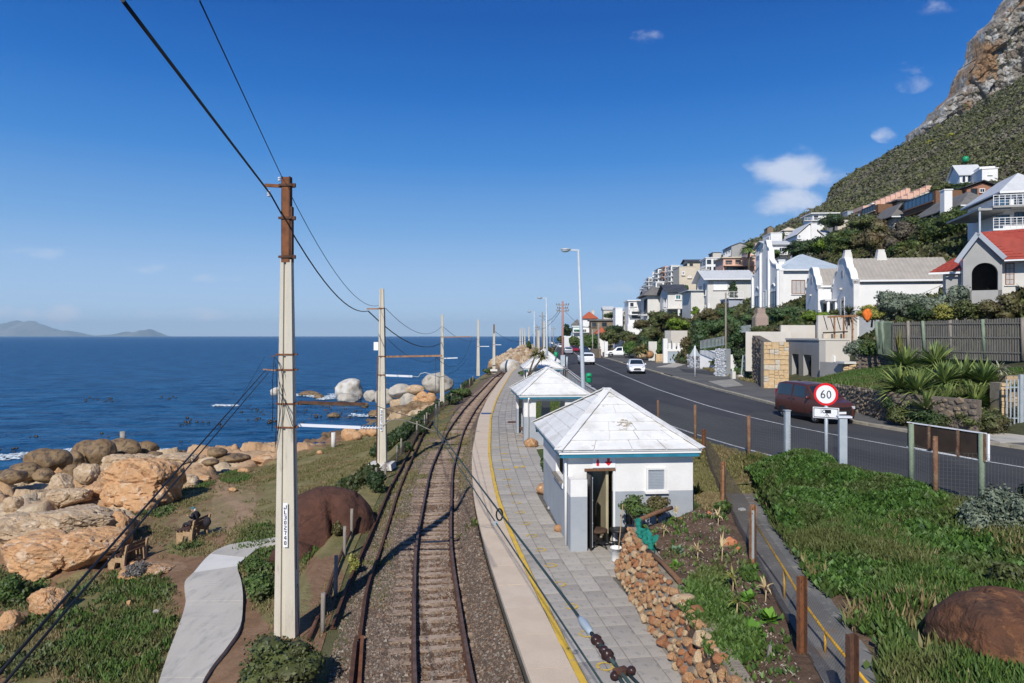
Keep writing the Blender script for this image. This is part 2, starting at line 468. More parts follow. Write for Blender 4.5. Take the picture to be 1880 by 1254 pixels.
def leaf_cloud(n,lobes,leaf,r,flat=.5,up=0.25,shell=.45):
 """n small leaf faces spread through lobes [(cx,cy,cz,rx,ry,rz)]"""
 lobes=np.array(lobes,float)
 w=(lobes[:,3]*lobes[:,4]*lobes[:,5])**(2/3);w/=w.sum()
 idx=r.choice(len(lobes),n,p=w)
 d=r.normal(size=(n,3));d[:,2]=d[:,2]*.9+up*.6;d/=np.linalg.norm(d,axis=1)[:,None]
 rad=1-shell*r.random(n)**1.6
 rad=rad*(1+.17*fbm(d[:,0]*2.6+idx*7.3,d[:,1]*2.6,d[:,2]*2.6,2)*2)
 C=lobes[idx,:3]+d*lobes[idx,3:]*rad[:,None]
 nrm=d+r.normal(size=(n,3))*flat;nrm/=np.linalg.norm(nrm,axis=1)[:,None]
 a=np.cross(nrm,r.normal(size=(n,3)));a/=np.linalg.norm(a,axis=1)[:,None]+1e-9
 b=np.cross(nrm,a)
 s=leaf*(.6+.8*r.random(n))
 a=a*(s*.8)[:,None];b=b*(s*.48)[:,None]
 V=np.stack([C-a,C+b,C+a,C-b],1).reshape(-1,3)
 Fc=np.arange(n*4).reshape(-1,4)
 return V,Fc
def core_blobs(lobes,k=.72,sub=2,seed=0):
 Vs,Fs,o=[],[],0
 V0,F0=ICO[sub]
 for j,l in enumerate(lobes):
  V=V0*(1+.2*fbm(V0[:,0]*2+j*3.1+seed,V0[:,1]*2,V0[:,2]*2,2))[:,None]
  V=V*np.array(l[3:])*k+np.array(l[:3]);Vs.append(V);Fs.append(F0+o);o+=len(V)
 return np.concatenate(Vs),np.concatenate(Fs)
def lobes_in(rx,ry,rz,n,r,zc=None,size=.5):
 """sub-clumps inside an ellipsoid sitting on the ground"""
 out=[]
 for _ in range(n):
  d=r.normal(size=3);d/=np.linalg.norm(d);q=r.random()**.5*.68
  s=size*(.75+.5*r.random())
  out.append((d[0]*rx*q,d[1]*ry*q,(rz if zc is None else zc)+d[2]*rz*q,rx*s,ry*s,rz*s*.95))
 return out
_bush_seed=[100]
def bush(name,label,cat,loc,rx,ry,rz,material,n=1500,leaf=.09,lob=9,trunk=None,zc=None,group=None,seed=None,trunkmat=None,size=.5,flat=.5,up=.25):
 """shrub or tree: foliage of small leaves over an inner mass, plus stem or trunk"""
 _bush_seed[0]+=1
 r=np.random.default_rng(seed or _bush_seed[0])
 root=thing(name,label,cat,loc,group=group)
 L=lobes_in(rx,ry,rz,lob,r,zc,size)
 V,Fc=leaf_cloud(n,L,leaf,r,flat=flat,up=up)
 CV,CF=core_blobs(L,.74,1 if rx<1 else 2,seed=_bush_seed[0])
 nv=len(V)
 me=np_mesh('foliage',np.concatenate([V,CV]),[Fc,CF+nv],False)
 fo=add('crown' if trunk else 'foliage',me,material,root)
 tb=MB()
 zt=(zc if zc is not None else rz)
 tr=trunk or max(.03,rx*.06)
 tb.tube([(0,0,-.3),(rx*.05,0,zt*.5),(0,ry*.04,zt)],[tr,tr*.8,tr*.5],7)
 for k in range(4):
  a=6.28*k/4+r.random();q=.55
  tb.tube([(0,0,zt*.45),(rx*q*.5*math.cos(a),ry*q*.5*math.sin(a),zt*.8),(rx*q*math.cos(a),ry*q*math.sin(a),zt+rz*.2)],[tr*.6,tr*.4,tr*.2],5)
 tb.build('trunk' if trunk else 'stem',trunkmat or K.bark,root)
 return root
# ------ materials of the place
mat('bark',(.09,.065,.045),(.16,.12,.085),6,.9,.4)
mat('asphalt',(.050,.049,.050),(.062,.060,.060),.45,.85,.35,60,c3=(.085,.082,.08),s3=90,r3=(.58,.7),bdist=.01,c4=(.041,.040,.042),s4=.12,r4=(.5,.6),stretch=(1.6,.5,1))
mat('sidewalk_tar',(.095,.092,.088),(.13,.125,.118),.6,.9,.35,45,c3=(.14,.13,.12),s3=30,r3=(.6,.75),bdist=.01)
mat('kerb_stone',(.42,.37,.28),(.30,.27,.21),2.5,.85,.4,20)
mat('road_paint',(.66,.65,.62),(.40,.40,.39),3,.6,c3=(.12,.12,.12),s3=14,r3=(.62,.68))
mat('platform_slab',(.36,.325,.28),(.43,.39,.335),.9,.85,.3,30,c3=(.24,.225,.205),s3=5,r3=(.52,.7),bdist=.01)
mat('platform_slab_pale',(.42,.38,.33),(.47,.43,.37),1.1,.85,.3,30,c3=(.29,.27,.245),s3=6,r3=(.52,.7),bdist=.01)
mat('platform_slab_dark',(.31,.28,.245),(.37,.335,.295),1.1,.85,.3,30,c3=(.2,.19,.175),s3=6,r3=(.52,.7),bdist=.01)
mat('platform_joint',(.10,.09,.075),(.16,.145,.12),3,.95,.4,20)
mat('coping',(.60,.475,.35),(.66,.53,.395),1.2,.85,.5,60,c3=(.36,.31,.25),s3=60,r3=(.5,.7),bdist=.01)
mat('coping_pale',(.66,.54,.415),(.60,.48,.36),1.5,.85,.5,60,c3=(.38,.33,.27),s3=60,r3=(.5,.7),bdist=.01)
mat('yellow_paint',(.74,.47,.045),(.62,.40,.06),3,.65,c3=(.36,.31,.24),s3=9,r3=(.60,.68))
mat('yellow_worn',(.70,.46,.06),(.58,.40,.09),3,.7,c3=(.38,.34,.27),s3=9,r3=(.60,.70))
mat('rail_rust',(.085,.040,.024),(.13,.062,.035),5,.75,.3,30,metal=.2)
mat('rail_top',(.12,.075,.055),(.18,.115,.09),5,.6,metal=.3)
mat('sleeper',(.42,.32,.24),(.30,.215,.15),3,.9,.5,20,c3=(.13,.085,.06),s3=10,r3=(.52,.66))
mat('ballast',(.105,.083,.066),(.165,.125,.097),1.0,.95,1.0,24,c3=(.27,.23,.19),s3=26,r3=(.58,.72),bdist=.06)
mat('ballast_stone',(.10,.082,.068),(.17,.13,.105),2,.95,.3,30)
mat('concrete_path',(.44,.405,.35),(.50,.46,.40),.8,.85,.4,30,c3=(.33,.315,.285),s3=3,r3=(.5,.75),bdist=.01,stretch=(1,.4,1))
mat('concrete_path_pale',(.60,.58,.53),(.66,.63,.58),1,.85,.3,30,bdist=.01)
mat('concrete_old',(.36,.345,.31),(.27,.255,.225),2.2,.9,.4,18,c3=(.18,.165,.14),s3=6,r3=(.56,.72))
mat('mast_concrete',(.58,.53,.43),(.51,.465,.38),1.6,.85,.25,30,c3=(.37,.34,.27),s3=5,r3=(.55,.75),stretch=(1,1,.25))
mat('rust',(.14,.055,.025),(.22,.085,.035),6,.85,.4,30)
mat('rust_dark',(.07,.035,.022),(.13,.06,.035),5,.85,.4,30)
mat('rust_light',(.36,.21,.12),(.24,.11,.05),8,.8,.3,30)
mat('galvanised',(.38,.43,.46),(.46,.50,.53),3,.55,metal=.25)
mat('lamp_grey',(.42,.48,.53),(.50,.55,.59),2,.5,metal=.1)
mat('roof_white',(.78,.77,.745),(.70,.69,.665),1.5,.7,.25,20,c3=(.52,.46,.37),s3=5,r3=(.62,.72),c4=(.62,.60,.56),s4=1.1,r4=(.5,.66))
mat('roof_stain',(.42,.33,.2),(.6,.55,.45),8,.8)
mat('wall_white',(.78,.765,.74),(.72,.705,.68),1.2,.8,.15,15)
mat('wall_grey',(.32,.345,.375),(.36,.385,.41),1.5,.8,.15,15,c3=(.40,.43,.47),s3=4,r3=(.6,.75))
mat('fascia_blue',(.02,.16,.24),(.03,.2,.3),3,.5)
mat('white_plastic',(.82,.82,.80),None,rough=.4)
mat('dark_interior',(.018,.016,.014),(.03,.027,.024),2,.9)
mat('cream_inside',(.42,.37,.24),(.36,.31,.2),2,.8)
mat('black_plastic',(.02,.02,.022),None,rough=.5)
mat('brown_fabric',(.06,.035,.022),(.09,.055,.035),9,.9)
mat('red_sign',(.72,.015,.02),None,rough=.45)
mat('black_sign',(.012,.012,.015),None,rough=.5)
mat('white_sign',(.82,.82,.84),None,rough=.4)
mat('soil',(.125,.075,.045),(.175,.105,.062),1.6,.95,.9,9,c3=(.09,.058,.038),s3=7,r3=(.5,.65),bdist=.08,c4=(.24,.17,.11),s4=14,r4=(.66,.74))
mat('rock_orange',(.56,.33,.165),(.44,.245,.12),1.1,.9,1.0,3.5,c3=(.58,.42,.28),s3=2.2,r3=(.52,.66),c4=(.22,.13,.08),s4=3.5,r4=(.60,.68),bdist=.12,dist=.6)
mat('rock_pale',(.50,.37,.24),(.40,.285,.175),.9,.9,1.0,3.5,c3=(.58,.46,.33),s3=2.0,r3=(.52,.66),c4=(.25,.18,.12),s4=3.2,r4=(.60,.68),bdist=.12,dist=.6)
mat('rock_wet',(.19,.12,.060),(.25,.17,.09),.9,.6,.6,5,c3=(.10,.07,.045),s3=2.5,r3=(.5,.62),bdist=.1)
mat('rock_grey',(.46,.42,.36),(.36,.33,.285),.8,.85,.5,5,c3=(.24,.2,.15),s3=1.2,r3=(.56,.68),bdist=.1)
mat('rock_guano',(.62,.60,.56),(.40,.36,.30),.55,.85,.4,5,c3=(.27,.2,.13),s3=.6,r3=(.55,.68),bdist=.1)
mat('rock_red',(.075,.034,.023),(.105,.046,.030),1.4,.95,.8,7,c3=(.065,.03,.02),s3=3,r3=(.5,.64),c4=(.19,.1,.07),s4=7,r4=(.68,.73),bdist=.10)
mat('rock_rust',(.13,.055,.027),(.075,.038,.024),1.6,.9,1.0,6,c3=(.36,.20,.10),s3=1.1,r3=(.52,.68),c4=(.20,.09,.04),s4=5,r4=(.55,.66),bdist=.10,dist=.5)
mat('cobble_a',(.40,.22,.105),(.28,.14,.065),5,.85,.5,20,c3=(.58,.42,.25),s3=9,r3=(.52,.68),bdist=.02)
mat('cobble_b',(.46,.34,.21),(.36,.235,.12),6,.85,.5,20,c3=(.62,.52,.4),s3=9,r3=(.52,.68),bdist=.02)
mat('cobble_c',(.34,.14,.06),(.25,.11,.055),5,.85,.5,20,c3=(.46,.26,.13),s3=9,r3=(.55,.68),bdist=.02)
mat('mortar',(.34,.29,.22),(.26,.215,.16),4,.95,.6,22)
mat('stone_dark',(.20,.165,.13),(.13,.105,.085),3,.9,.5,15)
mat('stone_brown',(.28,.22,.155),(.20,.15,.10),3,.9,.5,15)
mat('stone_yellow_a',(.62,.46,.27),(.54,.37,.2),3,.85,.4,15)
mat('stone_yellow_b',(.58,.38,.19),(.66,.52,.34),3,.85,.4,15)
mat('stone_yellow_c',(.50,.45,.38),(.62,.55,.44),3,.85,.4,15)
mat('stone_white',(.62,.63,.65),(.50,.51,.53),3,.85,.4,15)
mat('plaster_cream',(.60,.565,.51),(.56,.525,.47),.8,.85,.15,20)
mat('plaster_white',(.80,.795,.78),(.75,.745,.73),.7,.85,.15,20)
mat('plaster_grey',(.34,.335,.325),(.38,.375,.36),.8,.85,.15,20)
mat('plaster_stone',(.66,.64,.60),(.61,.59,.55),.8,.85,.15,20)
mat('plaster_salmon',(.70,.46,.36),(.66,.42,.32),.8,.85)
mat('plaster_buff',(.62,.55,.44),(.57,.5,.4),.8,.85)
mat('plaster_bluegrey',(.34,.37,.42),(.38,.41,.46),.8,.85)
mat('brick_face',(.40,.20,.13),(.30,.15,.10),12,.9,.3,30)
mat('roof_red',(.36,.06,.04),(.29,.05,.035),2,.75)
mat('roof_orange',(.42,.11,.05),(.36,.08,.04),2,.8)
mat('roof_grey',(.13,.125,.12),(.17,.16,.15),1.5,.85)
mat('roof_bluegrey',(.36,.42,.48),(.42,.48,.54),1.2,.6)
mat('roof_metal',(.38,.345,.30),(.33,.30,.265),1.5,.6)
mat('roof_pale',(.52,.53,.54),(.58,.59,.60),1.0,.6)
mat('roof_dark',(.045,.05,.06),(.07,.075,.085),1.0,.7)
mat('glass',(.02,.035,.055),None,rough=.06,spec=.9)
mat('glass_blue',(.05,.12,.19),None,rough=.08,spec=.9)
mat('glass_teal',(.03,.14,.16),None,rough=.1,spec=.9)
mat('curtain',(.55,.52,.5),(.4,.38,.37),4,.8,stretch=(8,8,.5))
mat('frame_white',(.78,.78,.78),None,rough=.5)
mat('frame_brown',(.20,.08,.035),(.25,.11,.05),9,.6)
mat('frame_dark',(.04,.042,.045),None,rough=.5)
mat('timber_grey',(.11,.108,.10),(.155,.15,.14),2,.9,.4,20,stretch=(6,6,.6),c3=(.11,.105,.1),s3=5,r3=(.5,.65))
mat('timber_green',(.17,.22,.16),(.23,.28,.2),3,.9,.4,20)
mat('timber_brown',(.16,.08,.04),(.22,.12,.07),4,.85,.5,20,stretch=(5,5,.6))
mat('timber_post',(.24,.15,.09),(.17,.075,.04),2.2,.85,.5,25,c3=(.36,.25,.16),s3=5,r3=(.55,.7))
mat('timber_weathered',(.22,.19,.16),(.3,.27,.23),4,.9,.5,20,stretch=(5,5,.6))
mat('hoarding',(.035,.024,.018),(.055,.036,.025),2,.8)
mat('bench_timber',(.44,.30,.17),(.34,.22,.125),5,.8,.4,20)
mat('bench_dark',(.07,.035,.025),(.10,.055,.035),5,.8)
mat('wire_mesh',(.07,.055,.045),None,rough=.8)
mat('wire_mesh_grey',(.11,.12,.11),None,rough=.7)
mat('cable_black',(.008,.009,.012),None,rough=.6)
mat('cable_green',(.035,.06,.058),(.05,.08,.075),8,.6,metal=.3)
mat('insulator_glass',(.36,.42,.46),None,rough=.25)
mat('insulator_brown',(.03,.014,.012),(.05,.025,.02),8,.3)
mat('insulator_white',(.68,.70,.74),None,rough=.4)
mat('tyre',(.012,.012,.013),None,rough=.85)
mat('rim',(.50,.51,.53),None,rough=.35,metal=.8)
mat('car_bronze',(.135,.048,.036),None,rough=.28,metal=.45,spec=.6)
mat('car_white',(.80,.81,.82),None,rough=.25,spec=.6)
mat('car_red',(.24,.012,.03),None,rough=.3,spec=.6)
mat('car_silver',(.45,.47,.5),None,rough=.3,metal=.5)
mat('car_black_trim',(.02,.02,.022),None,rough=.55)
mat('car_glass',(.012,.02,.028),None,rough=.04,spec=1.0)
mat('headlight',(.6,.62,.65),None,rough=.15,metal=.3)
mat('taillight',(.35,.01,.01),None,rough=.3)
mat('bin_green',(.01,.30,.13),None,rough=.45)
mat('green_net',(.01,.16,.12),(.015,.22,.16),8,.8)
mat('pipe_yellow',(.66,.37,.02),(.5,.26,.02),6,.6,c3=(.15,.08,.03),s3=14,r3=(.6,.66))
mat('orange_net',(.65,.13,.02),(.8,.2,.03),6,.8)
mat('braai_brick',(.42,.33,.30),(.5,.36,.31),2,.9,.3,20)
mat('kelp',(.025,.018,.012),None,rough=.4)
mat('skin',(.45,.26,.18),None,rough=.6)
mat('dark_cloth',(.02,.02,.026),(.035,.03,.035),8,.9)
mat('brown_cloth',(.07,.045,.04),(.10,.065,.055),8,.9)
mat('teal_cloth',(.05,.13,.14),(.07,.17,.17),8,.9)
mat('terracotta',(.45,.16,.07),(.55,.22,.11),6,.85)
mat('dry_maize',(.55,.43,.24),(.42,.31,.15),4,.8)
mat('far_mountain',(.12,.14,.12),(.25,.24,.20),.0015,.95,detail=8,coords='Object')
mat('cliff',(.33,.30,.26),(.19,.16,.125),.08,.9,1.0,.35,c3=(.50,.485,.455),s3=.16,r3=(.48,.58),c4=(.31,.19,.10),s4=.035,r4=(.49,.60),bdist=3.0,detail=9,stretch=(1,1,.7))
mat('grey_twigs',(.12,.11,.10),(.2,.185,.17),8,.9)
leafmat('leaf_green',(.026,.055,.013),(.095,.150,.034),extra=(.09,.10,.04),s=.8)
leafmat('leaf_lush',(.022,.058,.012),(.095,.185,.034),extra=(.075,.095,.03),s=.9)
leafmat('leaf_dark',(.014,.03,.012),(.05,.085,.026),extra=(.05,.06,.02),s=.4)
leafmat('leaf_olive',(.035,.045,.014),(.11,.13,.04),extra=(.09,.075,.035),s=.4)
leafmat('leaf_lime',(.075,.12,.012),(.17,.25,.03))
leafmat('leaf_silver',(.055,.075,.05),(.20,.235,.165))
leafmat('leaf_brownish',(.06,.05,.022),(.14,.13,.05),extra=(.11,.075,.04),s=.7)
leafmat('leaf_hedge',(.028,.06,.02),(.08,.135,.045),extra=(.09,.06,.035),s=.35)
leafmat('leaf_yellowing',(.16,.17,.03),(.33,.31,.08))
leafmat('leaf_red',(.15,.015,.02),(.30,.07,.05))
leafmat('leaf_yucca',(.045,.10,.03),(.28,.34,.10))
leafmat('leaf_agave',(.09,.10,.04),(.36,.30,.12))
leafmat('leaf_hill',(.072,.078,.030),(.150,.155,.062),extra=(.15,.125,.10),s=.03)
leafmat('grass_blade',(.030,.068,.014),(.105,.175,.036),extra=(.12,.125,.045),s=.6)
leafmat('grass_dry',(.10,.10,.036),(.23,.21,.085),extra=(.24,.18,.095),s=.5)
leafmat('cabbage_leaf',(.10,.18,.11),(.18,.29,.18))
leafmat('garden_leaf',(.06,.15,.02),(.15,.30,.04))
leafmat('dead_leaf',(.30,.25,.2),(.45,.40,.33))
def attr_blend(name,layers,base,bump=.6,bscale=8,bdist=.06,rough=.95):
 """ground material: base tone plus layers blended by vertex weights that say what grows or lies there"""
 m=bpy.data.materials.new(name);m.use_nodes=True
 nt=m.node_tree;b=nt.nodes['Principled BSDF'];b.inputs['Roughness'].default_value=rough;b.inputs['Specular IOR Level'].default_value=.25
 tc=nt.nodes.new("ShaderNodeTexCoord")
 def nz(s,d=6,rg=.62):
  n=nt.nodes.new("ShaderNodeTexNoise");n.inputs['Scale'].default_value=s;n.inputs['Detail'].default_value=d;n.inputs['Roughness'].default_value=rg
  nt.links.new(tc.outputs['Object'],n.inputs['Vector']);return n.outputs[0]
 def two(c1,c2,s,a=.4,bb=.62):
  mr=nt.nodes.new("ShaderNodeMapRange");mr.inputs['From Min'].default_value=a;mr.inputs['From Max'].default_value=bb
  nt.links.new(nz(s),mr.inputs['Value'])
  mx=nt.nodes.new("ShaderNodeMix");mx.data_type='RGBA';nt.links.new(mr.outputs[0],mx.inputs['Factor'])
  mx.inputs[6].default_value=(*c1,1);mx.inputs[7].default_value=(*c2,1);return mx.outputs[2]
 col=two(*base)
 for att,c1,c2,s,hard in layers:
  at=nt.nodes.new("ShaderNodeAttribute");at.attribute_name=att
  add_=nt.nodes.new("ShaderNodeMath");add_.operation='MULTIPLY_ADD'
  nt.links.new(nz(2.2,8,.7),add_.inputs[0]);add_.inputs[1].default_value=hard;nt.links.new(at.outputs['Fac'],add_.inputs[2])
  mr=nt.nodes.new("ShaderNodeMapRange");mr.inputs['From Min'].default_value=.5+hard*.5-.1;mr.inputs['From Max'].default_value=.5+hard*.5+.1
  nt.links.new(add_.outputs[0],mr.inputs['Value'])
  mx=nt.nodes.new("ShaderNodeMix");mx.data_type='RGBA';nt.links.new(mr.outputs[0],mx.inputs['Factor'])
  nt.links.new(col,mx.inputs[6]);nt.links.new(two(c1,c2,s),mx.inputs[7]);col=mx.outputs[2]
 nt.links.new(col,b.inputs['Base Color'])
 bp=nt.nodes.new("ShaderNodeBump");bp.inputs['Strength'].default_value=bump;bp.inputs['Distance'].default_value=bdist
 nt.links.new(nz(bscale,8,.7),bp.inputs['Height']);nt.links.new(bp.outputs[0],b.inputs['Normal'])
 MATS[name]=m;return m
# ------ sea
sea_m=bpy.data.materials.new('sea_water');sea_m.use_nodes=True
nt=sea_m.node_tree;b=nt.nodes['Principled BSDF']
b.inputs['Base Color'].default_value=(.004,.034,.085,1);b.inputs['Roughness'].default_value=.22
b.inputs['IOR'].default_value=1.333;b.inputs['Specular IOR Level'].default_value=.13
tc=nt.nodes.new("ShaderNodeTexCoord")
mp=nt.nodes.new("ShaderNodeMapping");mp.inputs['Scale'].default_value=(.55,1.0,1);mp.inputs['Rotation'].default_value=(0,0,.25)
nt.links.new(tc.outputs['Object'],mp.inputs[0])
h=None
for s,amp in((.045,1.9),(.16,1.15),(.55,.55),(1.7,.22)):
 n=nt.nodes.new("ShaderNodeTexNoise");n.inputs['Scale'].default_value=s;n.inputs['Detail'].default_value=3;n.inputs['Distortion'].default_value=.4
 nt.links.new(mp.outputs[0],n.inputs['Vector'])
 mu=nt.nodes.new("ShaderNodeMath");mu.operation='MULTIPLY';mu.inputs[1].default_value=amp;nt.links.new(n.outputs[0],mu.inputs[0])
 if h is None:h=mu.outputs[0]
 else:
  ad=nt.nodes.new("ShaderNodeMath");ad.operation='ADD';nt.links.new(h,ad.inputs[0]);nt.links.new(mu.outputs[0],ad.inputs[1]);h=ad.outputs[0]
bp=nt.nodes.new("ShaderNodeBump");bp.inputs['Strength'].default_value=1.0;bp.inputs['Distance'].default_value=1.0
nt.links.new(h,bp.inputs['Height']);nt.links.new(bp.outputs[0],b.inputs['Normal'])
n=nt.nodes.new("ShaderNodeTexNoise");n.inputs['Scale'].default_value=1.0;n.inputs['Detail'].default_value=5;n.inputs['Roughness'].default_value=.65
mp2=nt.nodes.new("ShaderNodeMapping");mp2.inputs['Scale'].default_value=(.11,.38,1);nt.links.new(tc.outputs['Object'],mp2.inputs[0]);nt.links.new(mp2.outputs[0],n.inputs['Vector'])
mr=nt.nodes.new("ShaderNodeMapRange");mr.inputs['From Min'].default_value=.38;mr.inputs['From Max'].default_value=.64;nt.links.new(n.outputs[0],mr.inputs['Value'])
mx=nt.nodes.new("ShaderNodeMix");mx.data_type='RGBA';nt.links.new(mr.outputs[0],mx.inputs['Factor'])
mx.inputs[6].default_value=(.004,.034,.092,1);mx.inputs[7].default_value=(.022,.115,.245,1)
nt.links.new(mx.outputs[2],b.inputs['Base Color'])
sea_out=nt.nodes['Material Output']
sd_=nt.nodes.new("ShaderNodeBsdfDiffuse");nt.links.new(mx.outputs[2],sd_.inputs[0])
sg_=nt.nodes.new("ShaderNodeBsdfGlossy");sg_.inputs['Roughness'].default_value=.22;sg_.inputs[0].default_value=(.70,.88,1,1)
fr_=nt.nodes.new("ShaderNodeFresnel");fr_.inputs[0].default_value=1.33
for q_ in(sd_,sg_,fr_):nt.links.new(bp.outputs[0],q_.inputs['Normal'])
fm_=nt.nodes.new("ShaderNodeMath");fm_.operation='MULTIPLY';nt.links.new(fr_.outputs[0],fm_.inputs[0]);fm_.inputs[1].default_value=.55
f2_=nt.nodes.new("ShaderNodeMath");f2_.operation='MINIMUM';nt.links.new(fm_.outputs[0],f2_.inputs[0]);f2_.inputs[1].default_value=.30
sm_=nt.nodes.new("ShaderNodeMixShader");nt.links.new(f2_.outputs[0],sm_.inputs[0]);nt.links.new(sd_.outputs[0],sm_.inputs[1]);nt.links.new(sg_.outputs[0],sm_.inputs[2])
nt.links.new(sm_.outputs[0],sea_out.inputs[0]);nt.nodes.remove(b)
MATS['sea_water']=sea_m
ys=np.concatenate([np.arange(24,150,.45),np.geomspace(150,26000,260)])
us=np.linspace(-1.25,.35,420)
X=ys[:,None]*us[None,:];Y=np.repeat(ys[:,None],len(us),1)
amp=sstep(400,60,Y)
Z=Z_SEA+amp*(.13*fbm(X*.12+3,Y*.28,o=2)+.07*fbm(X*.5,Y*1.1,o=2))+.12*np.exp(-((Y-84-.05*X+2*fbm(X*.05,Y*0,o=1))/1.3)**2)*sstep(-60,-35,X)
tag(add('sea',grid_mesh('sea',X,Y,Z),sea_m),'deep blue rippled sea reaching the horizon',None,kind='structure')
q=26000.0
tag(add('sea',np_mesh('sea_outer',[(-q,-3000,Z_SEA-.6),(q,-3000,Z_SEA-.6),(q,q,Z_SEA-.6),(-q,q,Z_SEA-.6)],[(0,1,2,3)]),sea_m),'deep blue sea beyond the bay on both sides',None,kind='structure')
# ------ mountains across the bay
def far_range(name,label,pts,D,depth):
 n=160;px=np.linspace(pts[0][0],pts[-1][0],n)
 py=np.interp(px,[p[0]for p in pts],[p[1]for p in pts])
 py=py+.9*fbm(px*.12,px*0+D,o=4)*sstep(0,6,HY-py)
 rows=14;X=np.zeros((rows,n));Y=X.copy();Z=X.copy()
 for j in range(rows):
  t=j/(rows-1)*2-1
  yy=D+depth*(t*.5+.5)+0*px
  X[j]=(px-CX)/F*(D+depth*.5);Y[j]=yy
  hgt=(HY-py)/F*(D+depth*.5)
  Z[j]=-14+(hgt+14)*(1-abs(t)**1.3)*(1+.18*fbm(px*.25,np.full(n,j*.7),o=3)*(abs(t)>.01))
 return tag(add(name,grid_mesh(name,X,Y,Z),K.far_mountain),label,None,kind='structure')
far_range('mountain_range','hazy blue mountains across the bay at the far left',[(-60,600),(0,597),(20,590),(36,588),(46,591),(60,589),(78,598),(95,604),(110,608),(120,606),(135,611),(148,617)],22300,3000)
far_range('headland','small hazy headland with a steep end across the bay',[(185,617),(200,614.5),(215,616.5),(222,614),(235,609),(245,611),(262,606),(275,604),(280,611),(285,617)],22300,2500)
# ------ coast ground with rock shelf
def proj(X,Y,Z):return CX+F*X/Y,HY-F*Z/Y
def ell(px,py,lst):
 """largest weight among ellipses (cx,cy,rx,ry,weight) seen on the ground"""
 w=np.zeros_like(px)
 for cx_,cy_,rx,ry,a in lst:
  d=np.sqrt(((px-cx_)/rx)**2+((py-cy_)/ry)**2)
  w=np.maximum(w,a*sstep(1.25,.75,d))
 return w
GRASS_L=[(640,880,190,70,.72),(560,930,100,50,.7),(480,905,60,30,.5),(700,800,80,45,.75),(780,740,60,50,.75),(850,700,50,30,.6),(350,940,90,55,.5),(300,985,80,40,.45),(330,900,60,30,.8),(230,1190,130,90,1.0),(90,1200,110,70,.9),(30,1085,60,40,.95),(180,1090,90,40,.75),(260,1090,60,35,.8),(130,1140,60,30,.8),(350,1005,50,18,.8),(470,1020,60,70,.85),(520,1090,60,70,.6),(590,960,60,70,.7),(440,875,30,14,.95),(650,1010,30,60,.9)]
SAND_L=[(430,925,42,60,.9),(380,960,60,22,.7),(470,880,45,22,.85),(540,862,60,16,.8),(300,1040,50,14,.5)]
def rock_weight(X,Y,px,py):
 lim=np.interp(px,[-400,0,60,160,235,290,350,480,620,700,760,900],[1060,1040,1075,1055,985,905,893,862,810,772,700,600])
 return sstep(10,-22,py-lim+14*fbm(X*.6,Y*.6,o=3))
def z_rockshelf(X,Y,base,w):
 qx=X+.7*fbm(X*.5,Y*.5,o=2);qy=Y+.7*fbm(X*.5+9,Y*.5,o=2)
 ca,sa=math.cos(.5),math.sin(.5)
 u=qx*ca+qy*sa;v=-qx*sa+qy*ca
 d1,d2,i1,t1=cells(u/3.6,v/2.1,11,True)
 e1,e2,i2,t2=cells(u/1.3+5,v/.9,31,True)
 near=sstep(26,40,-X+0*Y)*sstep(40,48,Y)
 h=.62*sstep(0,.16,d2-d1)+.75*i1+1.5*t1+.16*sstep(0,.14,e2-e1)+.26*i2+.42*t2-.85
 h=h+.10*fbm(X*1.2,Y*1.2,o=4)+.05*fbm(X*4,Y*4,o=3)
 return base+w*(h*(1.0-.65*near)+.18)
def z_coast_full(x,y):
 x=np.asarray(x,float);y=np.asarray(y,float)
 b0=z_coast(x,y);px,py=proj(x,y,b0)
 return z_rockshelf(x,y,b0,rock_weight(x,y,px,py))
dd=np.concatenate([np.linspace(2.55,30,260),np.linspace(30.2,62,140)])
yy=np.concatenate([np.arange(8,66,.17),np.geomspace(66,430,170)])
Yg=np.repeat(yy[:,None],len(dd),1);Xg=TRACK(Yg)-dd[None,:]
Zb=z_coast(Xg,Yg);pxg,pyg=proj(Xg,Yg,Zb)
RW=rock_weight(Xg,Yg,pxg,pyg)
Zg=z_rockshelf(Xg,Yg,Zb,RW)+(1-RW)*.05*fbm(Xg*1.7,Yg*1.7,o=3)*sstep(3.6,5,dd)[None,:]
Zg=Zg+.10*sstep(3.7,3.2,dd)[None,:]*0
gr=ell(pxg,pyg,GRASS_L)*(1-RW);sd=ell(pxg,pyg,SAND_L)*(1-RW)
wet=RW*sstep(-9.5,-10.1,Zg)
m_coast=attr_blend('coast_ground',[('sand',(.36,.245,.15),(.30,.195,.12),1.2,.5),('grass',(.17,.155,.06),(.25,.205,.095),1.1,.9),('rock',(.50,.335,.20),(.38,.235,.13),.5,.15),('rockpale',(.58,.47,.33),(.46,.355,.235),.8,.6),('wet',(.15,.095,.05),(.22,.145,.075),.5,.3)],((.20,.115,.062),(.27,.165,.098),1.0),bump=.8,bscale=6,bdist=.1)
me=grid_mesh('ground',Xg,Yg,Zg,True,{'grass':gr,'rock':RW,'sand':sd,'wet':wet,'rockpale':RW*(.35+.5*fbm(Xg*.3,Yg*.3,o=2)+.3*sstep(-22,-30,Xg))})
tag(add('coast_ground',me,m_coast),'sloping soil and orange rock shelf between the railway and the sea',None,kind='structure')
